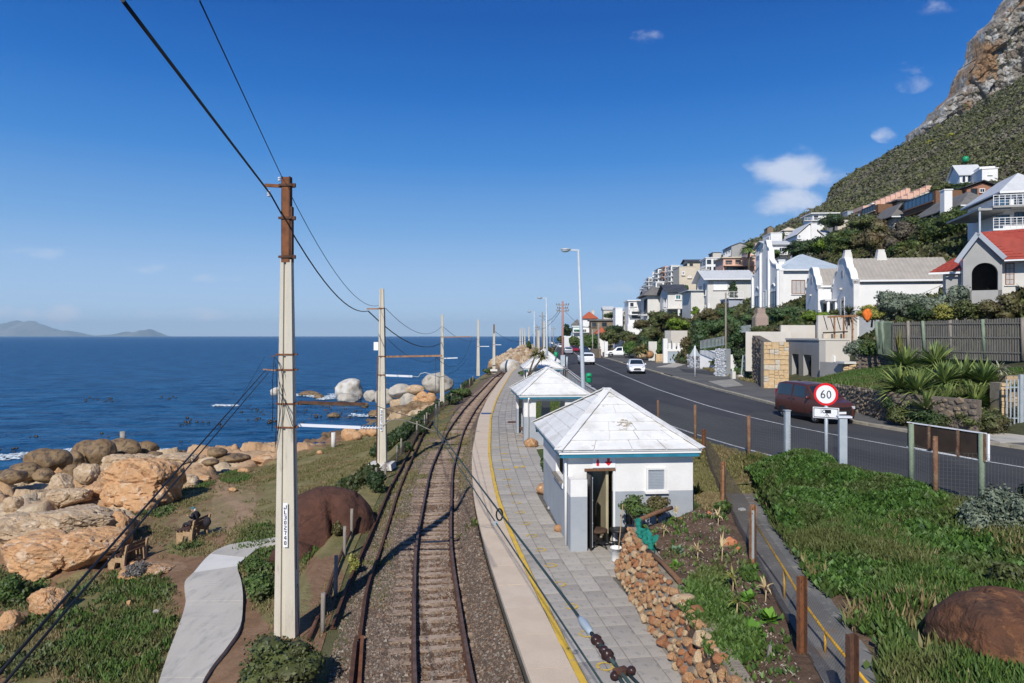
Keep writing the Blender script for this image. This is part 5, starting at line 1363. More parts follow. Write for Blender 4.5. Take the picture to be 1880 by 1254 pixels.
for i in range(n1):
 for j in range(6):
  p=a.lerp(b_,i/(n1-1));X[j,i]=p.x+.05*math.sin(i*1.7+j)+.04*j/5;Y[j,i]=p.y;Z[j,i]=p.z+(j/5)*(.32+.08*math.sin(i*1.1))
tag(add('shade_net',grid_mesh('shade_net',X,Y,Z,False),K.green_net),'torn green shade net standing along the edge of the bed','netting')
tag(MB().tube([(2.98,15.0,-4.72),(3.1,14.0,-4.66),(3.2,13.0,-4.68)],.05,8).build('log',K.timber_brown),'dark log lying along the top of the cobble wall','log')
tag(MB().tube([(3.15,16.9,-4.55),(3.6,17.15,-4.45),(4.1,17.5,-4.4)],.055,8).build('log',K.timber_brown),'dark branch lying across the corner of the bed by the hut','log')
# ------ masts of the overhead line
def band(mb,x0,x1,y0,y1,z,h=.05,t=.02):
 mb.bx(x0-t,x1+t,y0-t,y0-.001,z,z+h);mb.bx(x0-t,x1+t,y1+.001,y1+t,z,z+h)
 mb.bx(x0-t,x0-.001,y0,y1,z,z+h);mb.bx(x1+.001,x1+t,y0,y1,z,z+h)
def mast(label,px,base_py,top_py,D,wb,wt,zbase=None,plinth=True,arms=True,top_steel=False,box=False,detail=True):
 x=(px-CX)/F*D;zb=zbase if zbase is not None else(HY-base_py)/F*D;zt=(HY-top_py)/F*D;H=zt-zb
 root=thing('railway_mast',label,'mast',(x,D,zb),R(-3),group='concrete masts of the railway line')
 db,dt=wb*.62,wt*.62
 mb=MB();Hc=H-(1.88 if top_steel else 0)
 def sec(z):
  k=z/Hc;w=wb+(wt-wb)*k;d=db+(dt-db)*k;return w/2,d/2
 fl=.30
 prof=lambda w,d:[(-w,-d),(-w*(1-fl*2),-d),(-w*(1-fl*2)+.012,-d+.05),(-w*.02,-d+.05),(-w*.02+.012,-d),(w,-d),(w,d),(-w,d)]
 n=8;V=[];Fc=[]
 for i in range(9):
  z=-.6+(Hc+.6)*i/8;w,d=sec(max(z,0))
  V+=[(a,b_,z)for a,b_ in prof(w,d)]
  if i:Fc+=[((i-1)*n+k,(i-1)*n+(k+1)%n,i*n+(k+1)%n,i*n+k)for k in range(n)]
 Fc.append(tuple(8*n+k for k in range(n)))
 mb._add(V,Fc);mb.build('post',K.mast_concrete,root)
 if plinth:
  MB().box((0,0,-.05),(wb*2.5,wb*2.2,.30),taper=.92).build('plinth',K.concrete_path_pale,root)
 return root,x,D,zb,Hc,sec
m1,x1_,D1,zb1,H1,sec1=mast('tall near concrete mast with rusty steel top and stencilled number',527,1150,325,15.5,.49,.25,zbase=-6.75,plinth=False,top_steel=True)
def zz(py):return(HY-py)/F*D1-zb1
mb=MB();zt_=zz(325);z0_=zz(478)
mb.bx(-.105,-.080,-.08,.08,z0_-.05,zt_);mb.bx(.07,.093,-.08,.08,z0_-.05,zt_);mb.bx(-.080,.07,-.02,.01,z0_-.05,zt_)
mb.build('steel_head',K.rust_dark,m1)
MB().bx(-.080,.07,-.085,-.075,z0_-.05,zt_-.02).build('face_plate',K.rust,m1)
MB().bx(.095,.135,-.06,.06,z0_-.05,zz(380)).build('backing_channel',K.rust_dark,m1)
for py in(343,403,474):
 mb=MB();z=zz(py);band(mb,-.115,.14,-.10,.10,z,.05,.012);mb.bx(.152,.22,-.09,-.03,z-.02,z+.06);mb.bx(-.17,-.127,-.09,-.04,z,z+.05)
 mb.build('clamp',K.rust_dark,m1)
MB().bar((-.13,-.02,zz(342)),(-.50,-.02,zz(340)),.05,.07).build('bracket_arm',K.rust,m1)
def insul(parent,p,r_=.045,n=3,m='insulator_white',axis='z'):
 mb=MB()
 for k in range(n):
  c=Vector(p)+(Vector((0,0,-.05*k))if axis=='z' else Vector((.07*k,0,0)))
  if axis=='z':mb.lathe(c,[(r_*.4,0),(r_,-.01),(r_*.9,-.03),(r_*.3,-.045)],10)
  else:mb.sphere(c,r_,8,6,sc=(.35,1,1))
 return mb.build('insulator',MATS[m],parent)
insul(m1,(-.40,-.05,zz(350)));insul(m1,(-.14,-.10,zz(327)),.035,2)
for py in(652,680,742,785):
 mb=MB();z=zz(py);w,d=sec1(z);band(mb,-w,w,-d,d,z,.035,.018);mb.bx(w+.018,w+.09,-.03,.03,z,z+.035);mb.bx(-w-.09,-w-.018,-.03,.03,z,z+.035)
 mb.build('clamp',K.rust,m1)
MB().bar((-.20,-.05,zz(680)),(-.53,-.05,zz(678)),.035,.03).build('bracket_arm',K.rust_light,m1)
MB().bar((-.20,-.05,zz(652)),(-.36,-.05,zz(655)),.02).build('bracket_arm',K.rust,m1)
Xw=lambda px:(px-527)/F*15.5
MB().bar((.24,.05,zz(740)),(Xw(664),.4,zz(745)),.10,.085,w2=.09).build('cantilever_strut',K.rust_dark,m1)
arm=MB().bar((.26,.0,zz(780)),(Xw(662),.1,zz(785)),.055,.065).build('cantilever_tube',K.insulator_white,m1)
mb=MB()
for k in range(16):mb.lathe((Xw(548+k*7.3),.045+.007*k/2,zz(781.2+k*.25)-.045),[(.02,0),(.055,.035),(.055,.055),(.02,.09)],8)
mb=MB().tube([(Xw(662),.1,zz(785)),(Xw(700),.12,zz(786))],.016,6)
for k in range(5):mb.sphere((Xw(666+k*6),.1+.003*k,zz(785.5)),.045,8,6,sc=(.3,1,1))
mb.build('strain_insulator',K.insulator_white,arm)
cp=[(703,783),(712,774),(722,771),(740,773),(765,781),(785,791),(801,797)]
MB().tube([(Xw(a),.12+.3*i/6,zz(b_))for i,(a,b_)in enumerate(cp)],.012,7).build('registration_arm',K.timber_weathered,arm)
MB().tube([(.30,.0,zz(741)),(.9,.1,zz(744)),(Xw(690),.1,zz(745)),(Xw(722),.2,zz(757)),(Xw(764),.3,zz(770)),(Xw(795),.4,zz(778))],.008,6).build('stay_wire',K.cable_green,m1)
for pts in([(-.20,655),(-.12,665),(-.05,680),(-.02,700),(-.04,730),(-.10,770),(-.16,800),(-.20,820),(-.19,800),(-.15,760),(-.16,700),(-.19,665)],[(-.22,655),(-.26,700),(-.25,740),(-.27,790)],[(.23,740),(.25,850),(.27,950),(.29,1040)],[(-.1,700),(0,730),(.12,760),(.2,780)]):
 MB().tube([(a,-.19,zz(b_))for a,b_ in pts],.008,6).build('cable',K.cable_black,m1)
num=MB().bx(-.02,.085,-.173,-.166,zz(1000),zz(920)).build('number_plate',K.white_sign,m1,loc=(0,0,0))
num.location=(0,-.012,0)
SEG={'6':[(.1,0,.9,.16),(.1,.16,.36,.84),(.1,.84,.9,1),(.64,.5,.9,.84),(.36,.44,.9,.56)],'J':[(.7,0,1,.8),(0,.8,.85,1),(0,.55,.28,.8)],'L':[(.1,0,.4,1),(.1,.82,.95,1)],'3':[(.1,0,.9,.17),(.65,.17,.95,.83),(.35,.42,.65,.58),(.1,.83,.9,1)],'0':[(.1,.12,.38,.88),(.62,.12,.9,.88),(.25,0,.75,.14),(.25,.86,.75,1)],'2':[(.1,0,.85,.17),(.65,.17,.93,.5),(.3,.45,.65,.62),(.1,.6,.4,.83),(.1,.83,.95,1)],'7':[(.05,0,.95,.18),(.6,.18,.88,.5),(.4,.5,.68,1)],'4':[(.6,0,.85,1),(.1,.6,.97,.76),(.1,.3,.35,.6),(.3,.08,.5,.32)]}
txt='JL302740';x0,x1,zt,zb_=.0,.065,zz(923),zz(997);hgt=(zt-zb_)/len(txt)
for i,ch in enumerate(txt):
 mb=MB()
 for(a,b_,c,d)in SEG[ch]:
  mb.bx(x0+a*(x1-x0),x0+c*(x1-x0),-.178,-.174,zt-(i+.10+.78*d)*hgt,zt-(i+.10+.78*b_)*hgt)
 mb.build('letter',K.black_sign,num)
MB().bx(-.247,-.244,-.05,.1,.2,.3)
tag(MB().tube([(x1_+.35,15.3,-6.9),(x1_+.30,15.35,-6.2),(x1_+.27,15.4,-5.6)],.012,6).build('cable',K.cable_black),'thin black cable rising from the ground beside the near mast','cable')
def far_mast(label,px,bpy_,tpy,D,wb,wt,arm_py=None,arm_to=None,white_py=None,white_to=None,left_py=None,box=False,steel=None,plinth=True,zbase=None):
 m,x,D,zb,Hc,sec=mast(label,px,bpy_,tpy,D,wb,wt,plinth=plinth,zbase=zbase)
 Z=lambda py:(HY-py)/F*D-zb;XX=lambda q:(q-px)/F*D
 for py in([arm_py]if arm_py else[])+([white_py]if white_py else[])+([left_py]if left_py else[]):
  mb=MB();z=Z(py);w,d=sec(z);band(mb,-w,w,-d,d,z,.05,.02);mb.build('clamp',K.rust,m)
 if arm_py:MB().bar((.1,0,Z(arm_py)),(XX(arm_to[0]),.1,Z(arm_to[1])),.10,.09).build('cantilever_strut',K.rust_light,m)
 if white_py:MB().bar((.1,0,Z(white_py)),(XX(white_to[0]),.1,Z(white_to[1])),.09,.10).build('cantilever_tube',K.insulator_white,m)
 if left_py:MB().bar((-.1,0,Z(left_py)),(XX(px)-28/F*D,0,Z(left_py)),.07,.07).build('bracket_arm',K.rust_light,m)
 if steel:MB().bx(-.11,.11,-.1,.1,Hc-steel,Hc+.05).build('steel_head',K.rust_dark,m)
 return m,Z,XX,sec
m2,Z2,X2,s2_=far_mast('second concrete mast with a white box on its side',701,853,530,34.5,.50,.20,655,(812,653),689,(757,691),567)
MB().bx(X2(687),X2(695.5),-.12,.1,Z2(643),Z2(628)).build('equipment_box',K.white_plastic,m2)
MB().tube([(X2(757),.1,Z2(691)),(X2(768),.1,Z2(692)),(X2(772),.1,Z2(686)),(X2(780),.1,Z2(684)),(X2(795),.2,Z2(688)),(X2(806),.3,Z2(693))],.02,6).build('registration_arm',K.galvanised,m2)
MB().tube([(.18,-.14,Z2(565)),(.2,-.15,Z2(600)),(.21,-.15,Z2(630)),(.2,-.15,Z2(655))],.02,6).build('cable',K.cable_black,m2)
MB().tube([(-.17,-.16,Z2(655)),(-.2,-.18,Z2(700)),(-.22,-.2,Z2(850))],.02,6).build('cable',K.rust,m2)
for i,ch in enumerate('302760'):
 mb=MB()
 for(a,b_,c,d)in SEG[ch]:mb.bx(-.02+a*.09,-.02+c*.09,-.205,-.20,Z2(752)-(i+.1+.78*d)*.17,Z2(752)-(i+.1+.78*b_)*.17)
 mb.build('letter',K.black_sign,m2)
MB().bx(-.035,.085,-.2,-.190,Z2(790),Z2(750)).build('number_plate',K.white_sign,m2)
far_mast('third concrete mast standing by the green bush on the shore side',812,738,577,66,.42,.18,619,(866,618),658,(840,657),plinth=False)
far_mast('fourth concrete mast in front of the open sea',878,683,587,106,.50,.25,None,None,636,(898,636),plinth=False)
far_mast('fifth concrete mast with a dark top at the bend of the platform',907,679,596,110,.48,.28,None,None,633,(920,633),steel=1.4)
for k,(px,b_,t_,D,lb)in enumerate([(955,640,603,300,'far left thin mast beyond the last shelter'),(959,640,602,310,'far thin mast right beside the left one beyond the last shelter'),(963.5,638,603,330,'third thin far mast beyond the last shelter'),(971,638,600,300,'far mast standing beside the second lamp post'),(986,649,604,210,'pale mast next to the wooden pole beyond the wall'),(989,648,606,215,'pale mast just right of its twin beyond the wall'),(999,648,590,200,'pale mast right of the tall wooden pole beyond the wall')]):
 far_mast(lb,px,b_,t_,D,.65,.4,plinth=False)
# ------ wires
def cable(label,pts,r_,m='cable_black',sag=0.0,n=14):
 """pts: world points; sag added between successive points"""
 out=[]
 for i in range(len(pts)-1):
  a,b_=Vector(pts[i]),Vector(pts[i+1])
  for k in range(n):
   t=k/n;p=a.lerp(b_,t);p.z-=4*sag*t*(1-t)*min(1,(b_-a).length/20);out.append(p)
 out.append(Vector(pts[-1]))
 return tag(MB().tube(out,r_,6).build('overhead_cable',MATS[m]),label,'cable')
head=P(497,357,15.5);top1=P(519,328,15.45)
cable('thick black feeder cable from overhead to the second mast',[P(225,0,6.0),head],.021)
cable('thick black feeder cable between the near mast and the second mast',[head,P(676,571,34.3)],.021,sag=.85)
cable('thick black feeder cable between the second and third masts',[P(676,571,34.3),P(811,629,66)],.030,sag=1.0)
cable('thin wire coming down to the top of the near mast',[P(366,0,7.0),top1],.009)
cable('thin wire from the top of the near mast to the second mast',[top1,P(695,561,34.4)],.010,sag=.9)
cable('thin wire from the second mast to the third mast',[P(708,566,34.5),P(811,599,66)],.014,sag=1.0)
cable('thin wire beyond the third mast to the fourth mast',[P(814,600,66),P(878,622,106)],.02,sag=.8)
cable('lower thin wire between the second and third masts',[P(711,622,34.5),P(810,652,66)],.012,'rust_dark',sag=.9)
cable('thin feeder wire between the fifth mast and the lamps',[P(908,608,110),P(985,606,200)],.03,sag=2.5)
e1=P(488,679,15.4)
cable('upper one of two black cables running to the bottom left',[P(-40,1280,3.1),e1],.0095)
cable('lower one of two black cables running to the bottom left',[P(-22,1290,3.05),P(492,685,15.4)],.008)
cable('thin wire below the bracket of the near mast to the left',[P(486,655,15.4),P(436,742,13.0)],.004)
cw=P(803,797,16.0);ms=P(795,779,16.0)
cw0=P(1130,1292,4.0);ms0=P(1190,1300,3.55)
cable('lower green contact wire crossing the platform in the foreground',[cw0,cw],.0085,'cable_green')
cable('upper thick messenger wire crossing the platform in the foreground',[ms0,ms],.0115,'cable_green')
cable('contact wire between the first and second masts over the track',[cw,P(806,693,34.8)],.010,'cable_green',sag=.15)
cable('messenger wire between the first and second masts over the track',[ms,P(800,655,34.8)],.010,'cable_green',sag=1.1)
cable('contact wire between the second and third masts over the track',[P(806,693,34.8),P(858,658,66)],.014,'cable_green',sag=.3)
cable('messenger wire between the second and third masts over the track',[P(800,655,34.8),P(866,621,66)],.014,'cable_green',sag=1.4)
cable('green stay wire hanging down behind the track',[P(811,655,50),P(803,765,17.2)],.008,'cable_green')
def frac(a,b_,x):
 t=0.0;lo,hi=0.0,1.0
 for _ in range(40):
  t=(lo+hi)/2;p=a.lerp(b_,t)
  if CX+F*p.x/p.y>x:lo=t
  else:hi=t
 return a.lerp(b_,t)
t=thing('wire_clamp','chain of dark insulators and clamps on the messenger wire','insulator',frac(ms0,ms,1100))
def on(x):return frac(ms0,ms,x)-t.location
r=np.random.default_rng(2)
me=MB().tube([on(1063),on(1068),on(1072),on(1082),on(1086)],[.012,.026,.030,.026,.014],10).build('socket',K.insulator_glass,t)
for c_,s_ in((1095,.040),(1100,.036),(1110,.036),(1116,.040),(1121,.030)):
 add('insulator',rock_mesh('insulator',int(c_),(s_,s_*.8,s_*.9),3,.16,6,.7),K.insulator_brown,t,loc=on(c_))
MB().tube([on(1084),on(1130)],.014,8).build('rod',K.cable_green,t)
mb=MB();mb.box(on(1140),(.085,.05,.04),.5);mb.build('yoke',K.rust_dark,t)
for dx in(-.045,.05):add('insulator',rock_mesh('insulator',5,(.028,.028,.028),3,.05),K.insulator_brown,t,loc=on(1143)+Vector((dx,0,.02 if dx>0 else-.01)))
MB().tube([on(1138)+Vector((-.03,0,0)),on(1150)+Vector((-.022,0,-.02)),on(1186)+Vector((-.03,0,-.03))],.012,8).build('rod',K.cable_green,t)
MB().tube([on(1138)+Vector((.03,0,0)),on(1160)+Vector((.05,0,0)),on(1200)+Vector((.05,0,0))],.010,8).build('rod',K.cable_green,t)
c=frac(ms0,ms,917)
mb=MB();q=14
mb.tube([c+Vector((.035*math.cos(6.283*k/q),0,-.03+.065*math.sin(6.283*k/q)))for k in range(q+1)],.010,6,caps=False)
tag(mb.build('wire_clamp',K.cable_black),'oval dark clamp hanging on the messenger wire','clamp')
c=frac(cw0,cw,911);tag(MB().box(c,(.05,.03,.045)).build('wire_clamp',K.galvanised),'small grey clip on the lower contact wire','clamp')
# ------ lamp posts and poles
def lamp(label,bx,by,tx,ty,D,head_dx,zb,r0,r1):
 x=(bx-CX)/F*D;zb_=zb
 pxb=bx;zt=(HY-ty)/F*D;xt=(tx-CX)/F*D
 root=thing('street_lamp',label,'street lamp',(x,D,zb_),group='street lamps along the platform')
 T=Vector((xt-x,0,zt-zb_))
 MB().tube([(0,0,0),T*.5,T],[r0,(r0+r1)/2,r1],12).build('pole',K.lamp_grey,root)
 hw=(head_dx)/F*D
 MB().bar(T+Vector((.05,0,.03)),T+Vector((-hw*.45,0,.06)),.10,.09).build('lamp_arm',K.lamp_grey,root)
 hd=MB();c=T+Vector((-hw*.70,0,.09));hd.sphere(c,.5*hw*.62,14,8,sc=(1,.55,.26));hd.build('lamp_head',K.galvanised,root)
 hd=MB();hd.sphere(c+Vector((-.03,0,-.06)),.5*hw*.55,14,8,sc=(.85,.5,.36));hd.build('lamp_shade',K.insulator_glass,root)
 return root
lamp('nearest and tallest street lamp rising behind the near hut',1074.5,800,1062,461,36,33,-5.6,.135,.065)
lamp('second street lamp, its head left of the pole',1005,670,1003,548,76,17,-5.6,.17,.08)
lamp('third, more distant street lamp, left of the second one',981,650,981,573,118,13,-5.6,.2,.1)
lamp('small far street lamp above the road beyond the wall',1010,645,1010,590,190,6,-4.0,.2,.14)
def pole(label,px,by,ty,D,r_,m,cross=None,extra=None,cat='utility pole'):
 x=(px-CX)/F*D;zb=(HY-by)/F*D;zt=(HY-ty)/F*D
 root=thing('utility_pole',label,cat,(x,D,zb))
 MB().tube([(0,0,-.3),(0,0,zt-zb)],r_,9,r2=r_*.75).build('pole',MATS[m],root)
 for z_,w_ in(cross or[]):
  zz_=(HY-z_)/F*D-zb;MB().bx(-w_,w_,-.05,.05,zz_-.06,zz_+.06).build('crossarm',K.timber_weathered,root)
  for s_ in(-1,-.6,.6,1):MB().lathe((s_*w_*.95,0,zz_+.06),[(.03,0),(.06,.05),(.06,.1),(.02,.16)],8).build('insulator',K.insulator_brown,root)
 return root,zb
mat('pole_pink',(.42,.20,.17),(.34,.19,.16),1.5,.85,.3,10)
p1,zb_p=pole('reddish wooden telephone pole with crossarms at the road edge',1033,672,553,91,.17,'pole_pink',[(560,.85),(566,.7),(571,.8)])
MB().bx(-.28,.28,-.3,.3,0,1.45).build('base_box',K.lamp_grey,p1)
tag(MB().tube([G(1038.5,676,-4.0)+Vector((0,-2,0)),G(1038.5,676,-4.0)+Vector((0,-2,1.5))],.1,10).build('bollard',K.lamp_grey),'grey bollard beside the box of the reddish pole','bollard')
pole('tall dark wooden pole beyond the second street lamp',995.5,650,573,160,.17,'timber_weathered',[(581,.7)])
pole('wooden pole with crossarm left of the tall dark pole',985.5,650,596,180,.17,'timber_weathered',[(601,.8),(606,.6)])
pole('slim concrete pole at the landward pavement by the white wall',1332.5,690,537,66,.10,'timber_weathered')
pole('slim pole in front of the brown brick house',1088,652,605,160,.14,'concrete_old')
pole('pale pole at the edge of the pavement before the trees',1099,656,594,128,.18,'concrete_old')
pole('thin far pole over the bend of the road',1016,640,600,260,.2,'concrete_old',[(604,.9)])
def fly(label,a,b_,r_=.02,sag=1.2):return cable(label,[a,b_],r_,sag=sag)
fly('thin telephone wire from the reddish pole towards the left poles',P(1028,566,91),P(996,582,160),.03)
fly('lower telephone wire from the reddish pole to the wooden poles',P(1029,571,91),P(986,601,180),.03)
fly('service wire running from the reddish pole to the slim pale pole',P(1037,571,91),P(1099,597,128),.02)
fly('thin wire crossing in front of the white gabled house',P(1333,540,66),P(1760,508,50),.014,2.5)
t=thing('road_sign','grey triangular road sign seen from behind on a white post','road sign',G(1276,692,-3.85))
MB().tube([(0,0,0),(0,0,2.95)],.055,8).build('post',K.white_sign,t)
MB().prism([(-.52,.06,1.95),(.52,.06,1.95),(0,.06,2.92)],(0,.03,0)).build('sign_panel',K.galvanised,t)
c=P(1329.5,662,65.6);tag(MB().box(c,(.62,.03,.55)).build('notice',mat('notice_yellow',(.75,.72,.05),None,rough=.5)),'small yellow notice on the slim concrete pole','notice')
tag(MB().box(P(1330,668,65.5),(.8,.03,.3)).build('notice',K.white_sign),'white strip below the yellow notice','notice')
t=thing('litter_bin','green plastic litter bin at the road edge above the wall','bin',G(1081,712,-4.0)+Vector((0,0,.25)))
c=t.location
MB().tube([(0,0,-.3),(0,0,.3)],.04,8).build('post',K.galvanised,t)
MB().lathe((0,0,.15),[(.20,0),(.235,.05),(.25,.5),(.25,.58),(.23,.68),(.12,.74),(.02,.75)],18).build('bin_body',K.bin_green,t)
MB().bx(-.14,.14,-.265,-.20,.56,.66).build('slot',K.black_plastic,t)
c=G(1021,657,-4);tag(MB().tube([c,c+Vector((0,0,1.1))],.35,12).build('litter_bin',K.bin_green),'small distant green bin at the road edge','bin')
c=G(1158,657,-3.9);tb=thing('wheelie_bin','dark wheelie bin standing by the bushes','bin',c)
MB().box((0,0,.55),(.9,.8,1.0),taper=1.1).build('bin_body',K.bluebin if 'bluebin' in MATS else mat('bluebin',(.04,.05,.065),None,rough=.5),tb);MB().box((0,0,1.1),(1.05,.95,.12)).build('lid',K.bluebin,tb)
# ------ parapet wall between yard and road
par=thing('parapet_wall','long weathered concrete parapet between the station yard and the road','wall',(0,0,0))
ysw=list(along(WALLX,31,135,3.0))+list(np.arange(138,260,12.0))
for i in range(len(ysw)-1):
 a,b_=ysw[i],ysw[i+1]
 A_=Vector((WALLX(a),a,0));B_=Vector((WALLX(b_),b_,0));d=(B_-A_).normalized();nr=Vector((-d.y,d.x,0))
 g=d*.012
 zt=-3.42;zb_=-4.32
 mb=MB();mb.prism([A_+g+Vector((0,0,zb_)),A_+g+Vector((0,0,zt)),A_+g-nr*.2+Vector((0,0,zt)),A_+g-nr*.2+Vector((0,0,zb_))],(B_-A_)-g*2)
 mb.build('wall_panel',K.concrete_parapet if 'concrete_parapet' in MATS else mat('concrete_parapet',(.56,.55,.52),(.46,.45,.43),1.2,.9,.4,8,c3=(.30,.27,.24),s3=1.6,r3=(.56,.68),stretch=(1,1,.5)),par)
 mb=MB();mb.prism([A_+g+nr*.02+Vector((0,0,zt+.002)),A_+g+nr*.02+Vector((0,0,zt+.05)),A_+g-nr*.55+Vector((0,0,zt-.25)),A_+g-nr*.55+Vector((0,0,zt-.3))],(B_-A_)-g*2)
 mb.build('coping_stone',K.stone_brown,par)
 mb=MB();mb.prism([A_-nr*.35+Vector((0,0,-5.75)),A_-nr*.35+Vector((0,0,zb_-.02)),A_-nr*.5+Vector((0,0,zb_-.02)),A_-nr*.5+Vector((0,0,-5.75))],(B_-A_))
 mb.build('retaining_face',K.concrete_old,par)
 if i%2==0:MB().box((A_-nr*.1+Vector((0,0,-5.0))),(.2,.3,1.3)).build('pier',K.concrete_old,par)
me=strip('verge',lambda y:WALLX(y)+.1,lambda y:RLINE(y)-.5,26,260,0,2,4,lambda X,Y:-4.0+.002+0*X-.03*sstep(.3,0,X-WALLX(Y)))
tag(add('verge',me,K.soil),'narrow brown verge between parapet and road',None,kind='structure')
c=P(1062,706,45.5)
bp_=thing('brick_pier','low orange brick pier at the near end of the parapet','brick pier',(WALLX(45)-.45,45,-5.6))
MB().bx(-.95,.5,-.3,.3,0,1.93).build('core',K.mortar,bp_)
bm_=MB().box((0,0,0),(.22,.04,.068)).mesh('brick');bm_.materials.append(K.brick_orange if 'brick_orange' in MATS else mat('brick_orange',(.5,.25,.11),(.42,.19,.09),9,.9,.3,20))
for j in range(25):
 for k in range(6):add('brick',bm_,None,bp_,loc=(-.84+k*.235+(.11 if j%2 else 0)*(k<5),-.315,.05+j*.077))
for i,(y0_,lb)in enumerate([(70,'black cable hanging over the parapet, left one'),(67,'black cable hanging over the parapet, right one')]):
 A_=Vector((WALLX(y0_)-.05,y0_,-3.4));tag(MB().tube([A_+Vector((.3,.2,0)),A_+Vector((-.05,0,.02)),A_+Vector((-.08,.05,-.6)),A_+Vector((-.1,-.2,-.95))],.05,6).build('loose_cable',K.cable_black),lb,'cable')
# ------ garden fence: rusty posts and mesh
def wire_net(name,label,pts,h,cell,m,group=None,diag=True,wr=.004,parent=None,lean=0):
 """pts: world points on the ground; a net standing on them"""
 V=[];Fc=[]
 def strand(a,b_):
  d=(b_-a).normalized();s_=d.cross(Vector((0,1,.3))).normalized()*wr;u=d.cross(s_).normalized()*wr
  o=len(V)
  for p in(a,b_):V.extend([tuple(p+s_),tuple(p-s_*.5+u),tuple(p-s_*.5-u)])
  Fc.extend([(o,o+1,o+4,o+3),(o+1,o+2,o+5,o+4),(o+2,o,o+3,o+5)])
 for i in range(len(pts)-1):
  A_,B_=Vector(pts[i]),Vector(pts[i+1]);L=(B_-A_).length;n=max(1,int(L/cell));m_=int(h/cell)
  at=lambda u,v:A_.lerp(B_,min(max(u/n,0),1))+Vector((0,0,v*h/m_))
  if diag:
   for k in range(-m_,n+1):
    u0,v0=max(k,0),max(-k,0);u1=min(k+m_,n);v1=u1-k
    if v1>v0:strand(at(u0,v0),at(u1,v1))
    u0,v0=max(k,0),min(m_,m_+min(k,0));
    e=min(n-u0,v0)
    if e>0:strand(at(u0,v0),at(u0+e,v0-e))
  else:
   for k in range(n+1):strand(at(k,0),at(k,m_))
   for v in range(m_+1):strand(at(0,v),at(n,v))
 o=add(name,np_mesh(name,V,np.array(Fc)),m,parent);o['kind']='stuff'
 if label:o['label']=label
 return o
gf=thing('garden_fence','rusty steel fence with wire mesh between the garden and the narrow path','fence',(0,0,0))
FP=[(1560,1330,-4.7,1.1,'rust_dark'),(1469,1195,-4.7,1.12,'rust'),(1380,1030,-4.7,1.18,'rust_light'),(1326,921,-4.7,1.14,'rust_light'),(1291,850,-4.7,1.25,'rust')]
fpts=[]
for k,(px,py,z,h,m)in enumerate(FP):
 c=G(px,py,z);fpts.append(c)
 mb=MB();mb.bx(-.055,.055,-.012,0,-.1,h);mb.bx(-.06,-.05,-.09,.002,-.1,h);mb.bx(.05,.06,-.09,.002,-.1,h)
 post=mb.build('fence_post',MATS[m],gf,loc=c,rot=(0,0,R(12)))
 if k==2:MB().bx(-.048,.048,-.017,-.0125,.05,h-.12).build('pale_face',K.galvanised,post)
 for z_ in(h-.08,h-.18):MB().bx(-.012,.012,-.0185,-.0175,z_-.02,z_+.01).build('bolt_hole',K.black_plastic,post)
fpts.append(Vector((6.7,31,-4.6)))
wire_net('wire_net',None,[p+Vector((.06,.03,0))for p in fpts[:3]],1.0,.06,K.wire_mesh,wr=.0013,parent=gf)
wire_net('wire_net',None,[p+Vector((.06,.03,0))for p in fpts[2:5]],1.05,.07,K.wire_mesh,wr=.0018,parent=gf)
yr=[G(1383,958+0,0)if False else P(1384,957,14.5),P(1440,1045,12.3),P(1478,1110,11.0),P(1515,1160,10.2),P(1612,1278,8.6)]
hr=thing('yellow_handrail','worn yellow pipe handrail along the narrow path','handrail',(0,0,0))
MB().tube(yr,.022,8).build('rail',K.pipe_yellow,hr)
for i in(0,1,3,4):MB().tube([yr[i],(yr[i].x,yr[i].y,-4.75)],.019,8).build('post',K.pipe_yellow,hr)
tag(MB().box(G(1362,935,-4.68),(.16,.12,.05),.4).build('litter',K.white_plastic),'white crumpled paper caught at the foot of the fence','litter')
# ------ road fence: posts and square mesh
rf=thing('road_fence','wire mesh fence with mixed timber and steel posts along the road edge','fence',(0,0,0))
RP=[(1208,735,790,30.5,.055,'timber_brown','dark brown timber post'),(1276,743,815,26.5,.06,'timber_post','brown timber post'),(1374.5,763,843,22.7,.065,'timber_post','brown timber post'),(1445,754,856,21.3,.075,'galvanised','square galvanised post'),(1673,778,905,17.4,.07,'timber_green','green timber post'),(1717,801,927,16.4,.062,'timber_post','orange brown timber post'),(1802,795,935,15.6,.07,'timber_green','green timber post'),(1908,810,960,14.2,.065,'timber_post','brown timber post')]
rpts=[]
for px,ty,by,D,r_,m,lb in RP:
 c=P(px,by,D);top=P(px,ty,D);rpts.append(c)
 if m=='galvanised':o=MB().box((0,0,(top.z-c.z)/2-.1),(r_*2,r_*2,top.z-c.z+.2)).box((0,0,top.z-c.z+.012),(r_*2.5,r_*2.5,.024)).build('fence_post',MATS[m],rf,loc=c)
 else:o=MB().tube([(0,0,-.3),(0.01,0,(top.z-c.z)*.5),(0,0,top.z-c.z)],r_,10,r2=r_*.9).build('fence_post',MATS[m],rf,loc=c)
 o['label']=lb
for i in range(len(rpts)-1):
 wire_net('wire_net',None,[rpts[i]+Vector((0,0,.02)),rpts[i+1]+Vector((0,0,.02))],1.25,.085,K.wire_mesh_grey,diag=False,wr=.0022 if rpts[i].y<23 else .003,parent=rf)
sg=thing('speed_sign','round red and white speed sign reading 60 with a camera plate below','road sign',P(1516.5,868,19.7),R(-36))
H=lambda py:(HY-py)/F*19.7-sg.location.z
MB().tube([(0,.03,-.3),(0,.03,H(715))],.05,10).build('post',K.galvanised,sg)
zc=H(724);rr=.325
def disc(x,z,r_,y,n=40,sx=1.0):return[(x+sx*r_*math.cos(6.283*k/n),y,z+r_*math.sin(6.283*k/n))for k in range(n)]
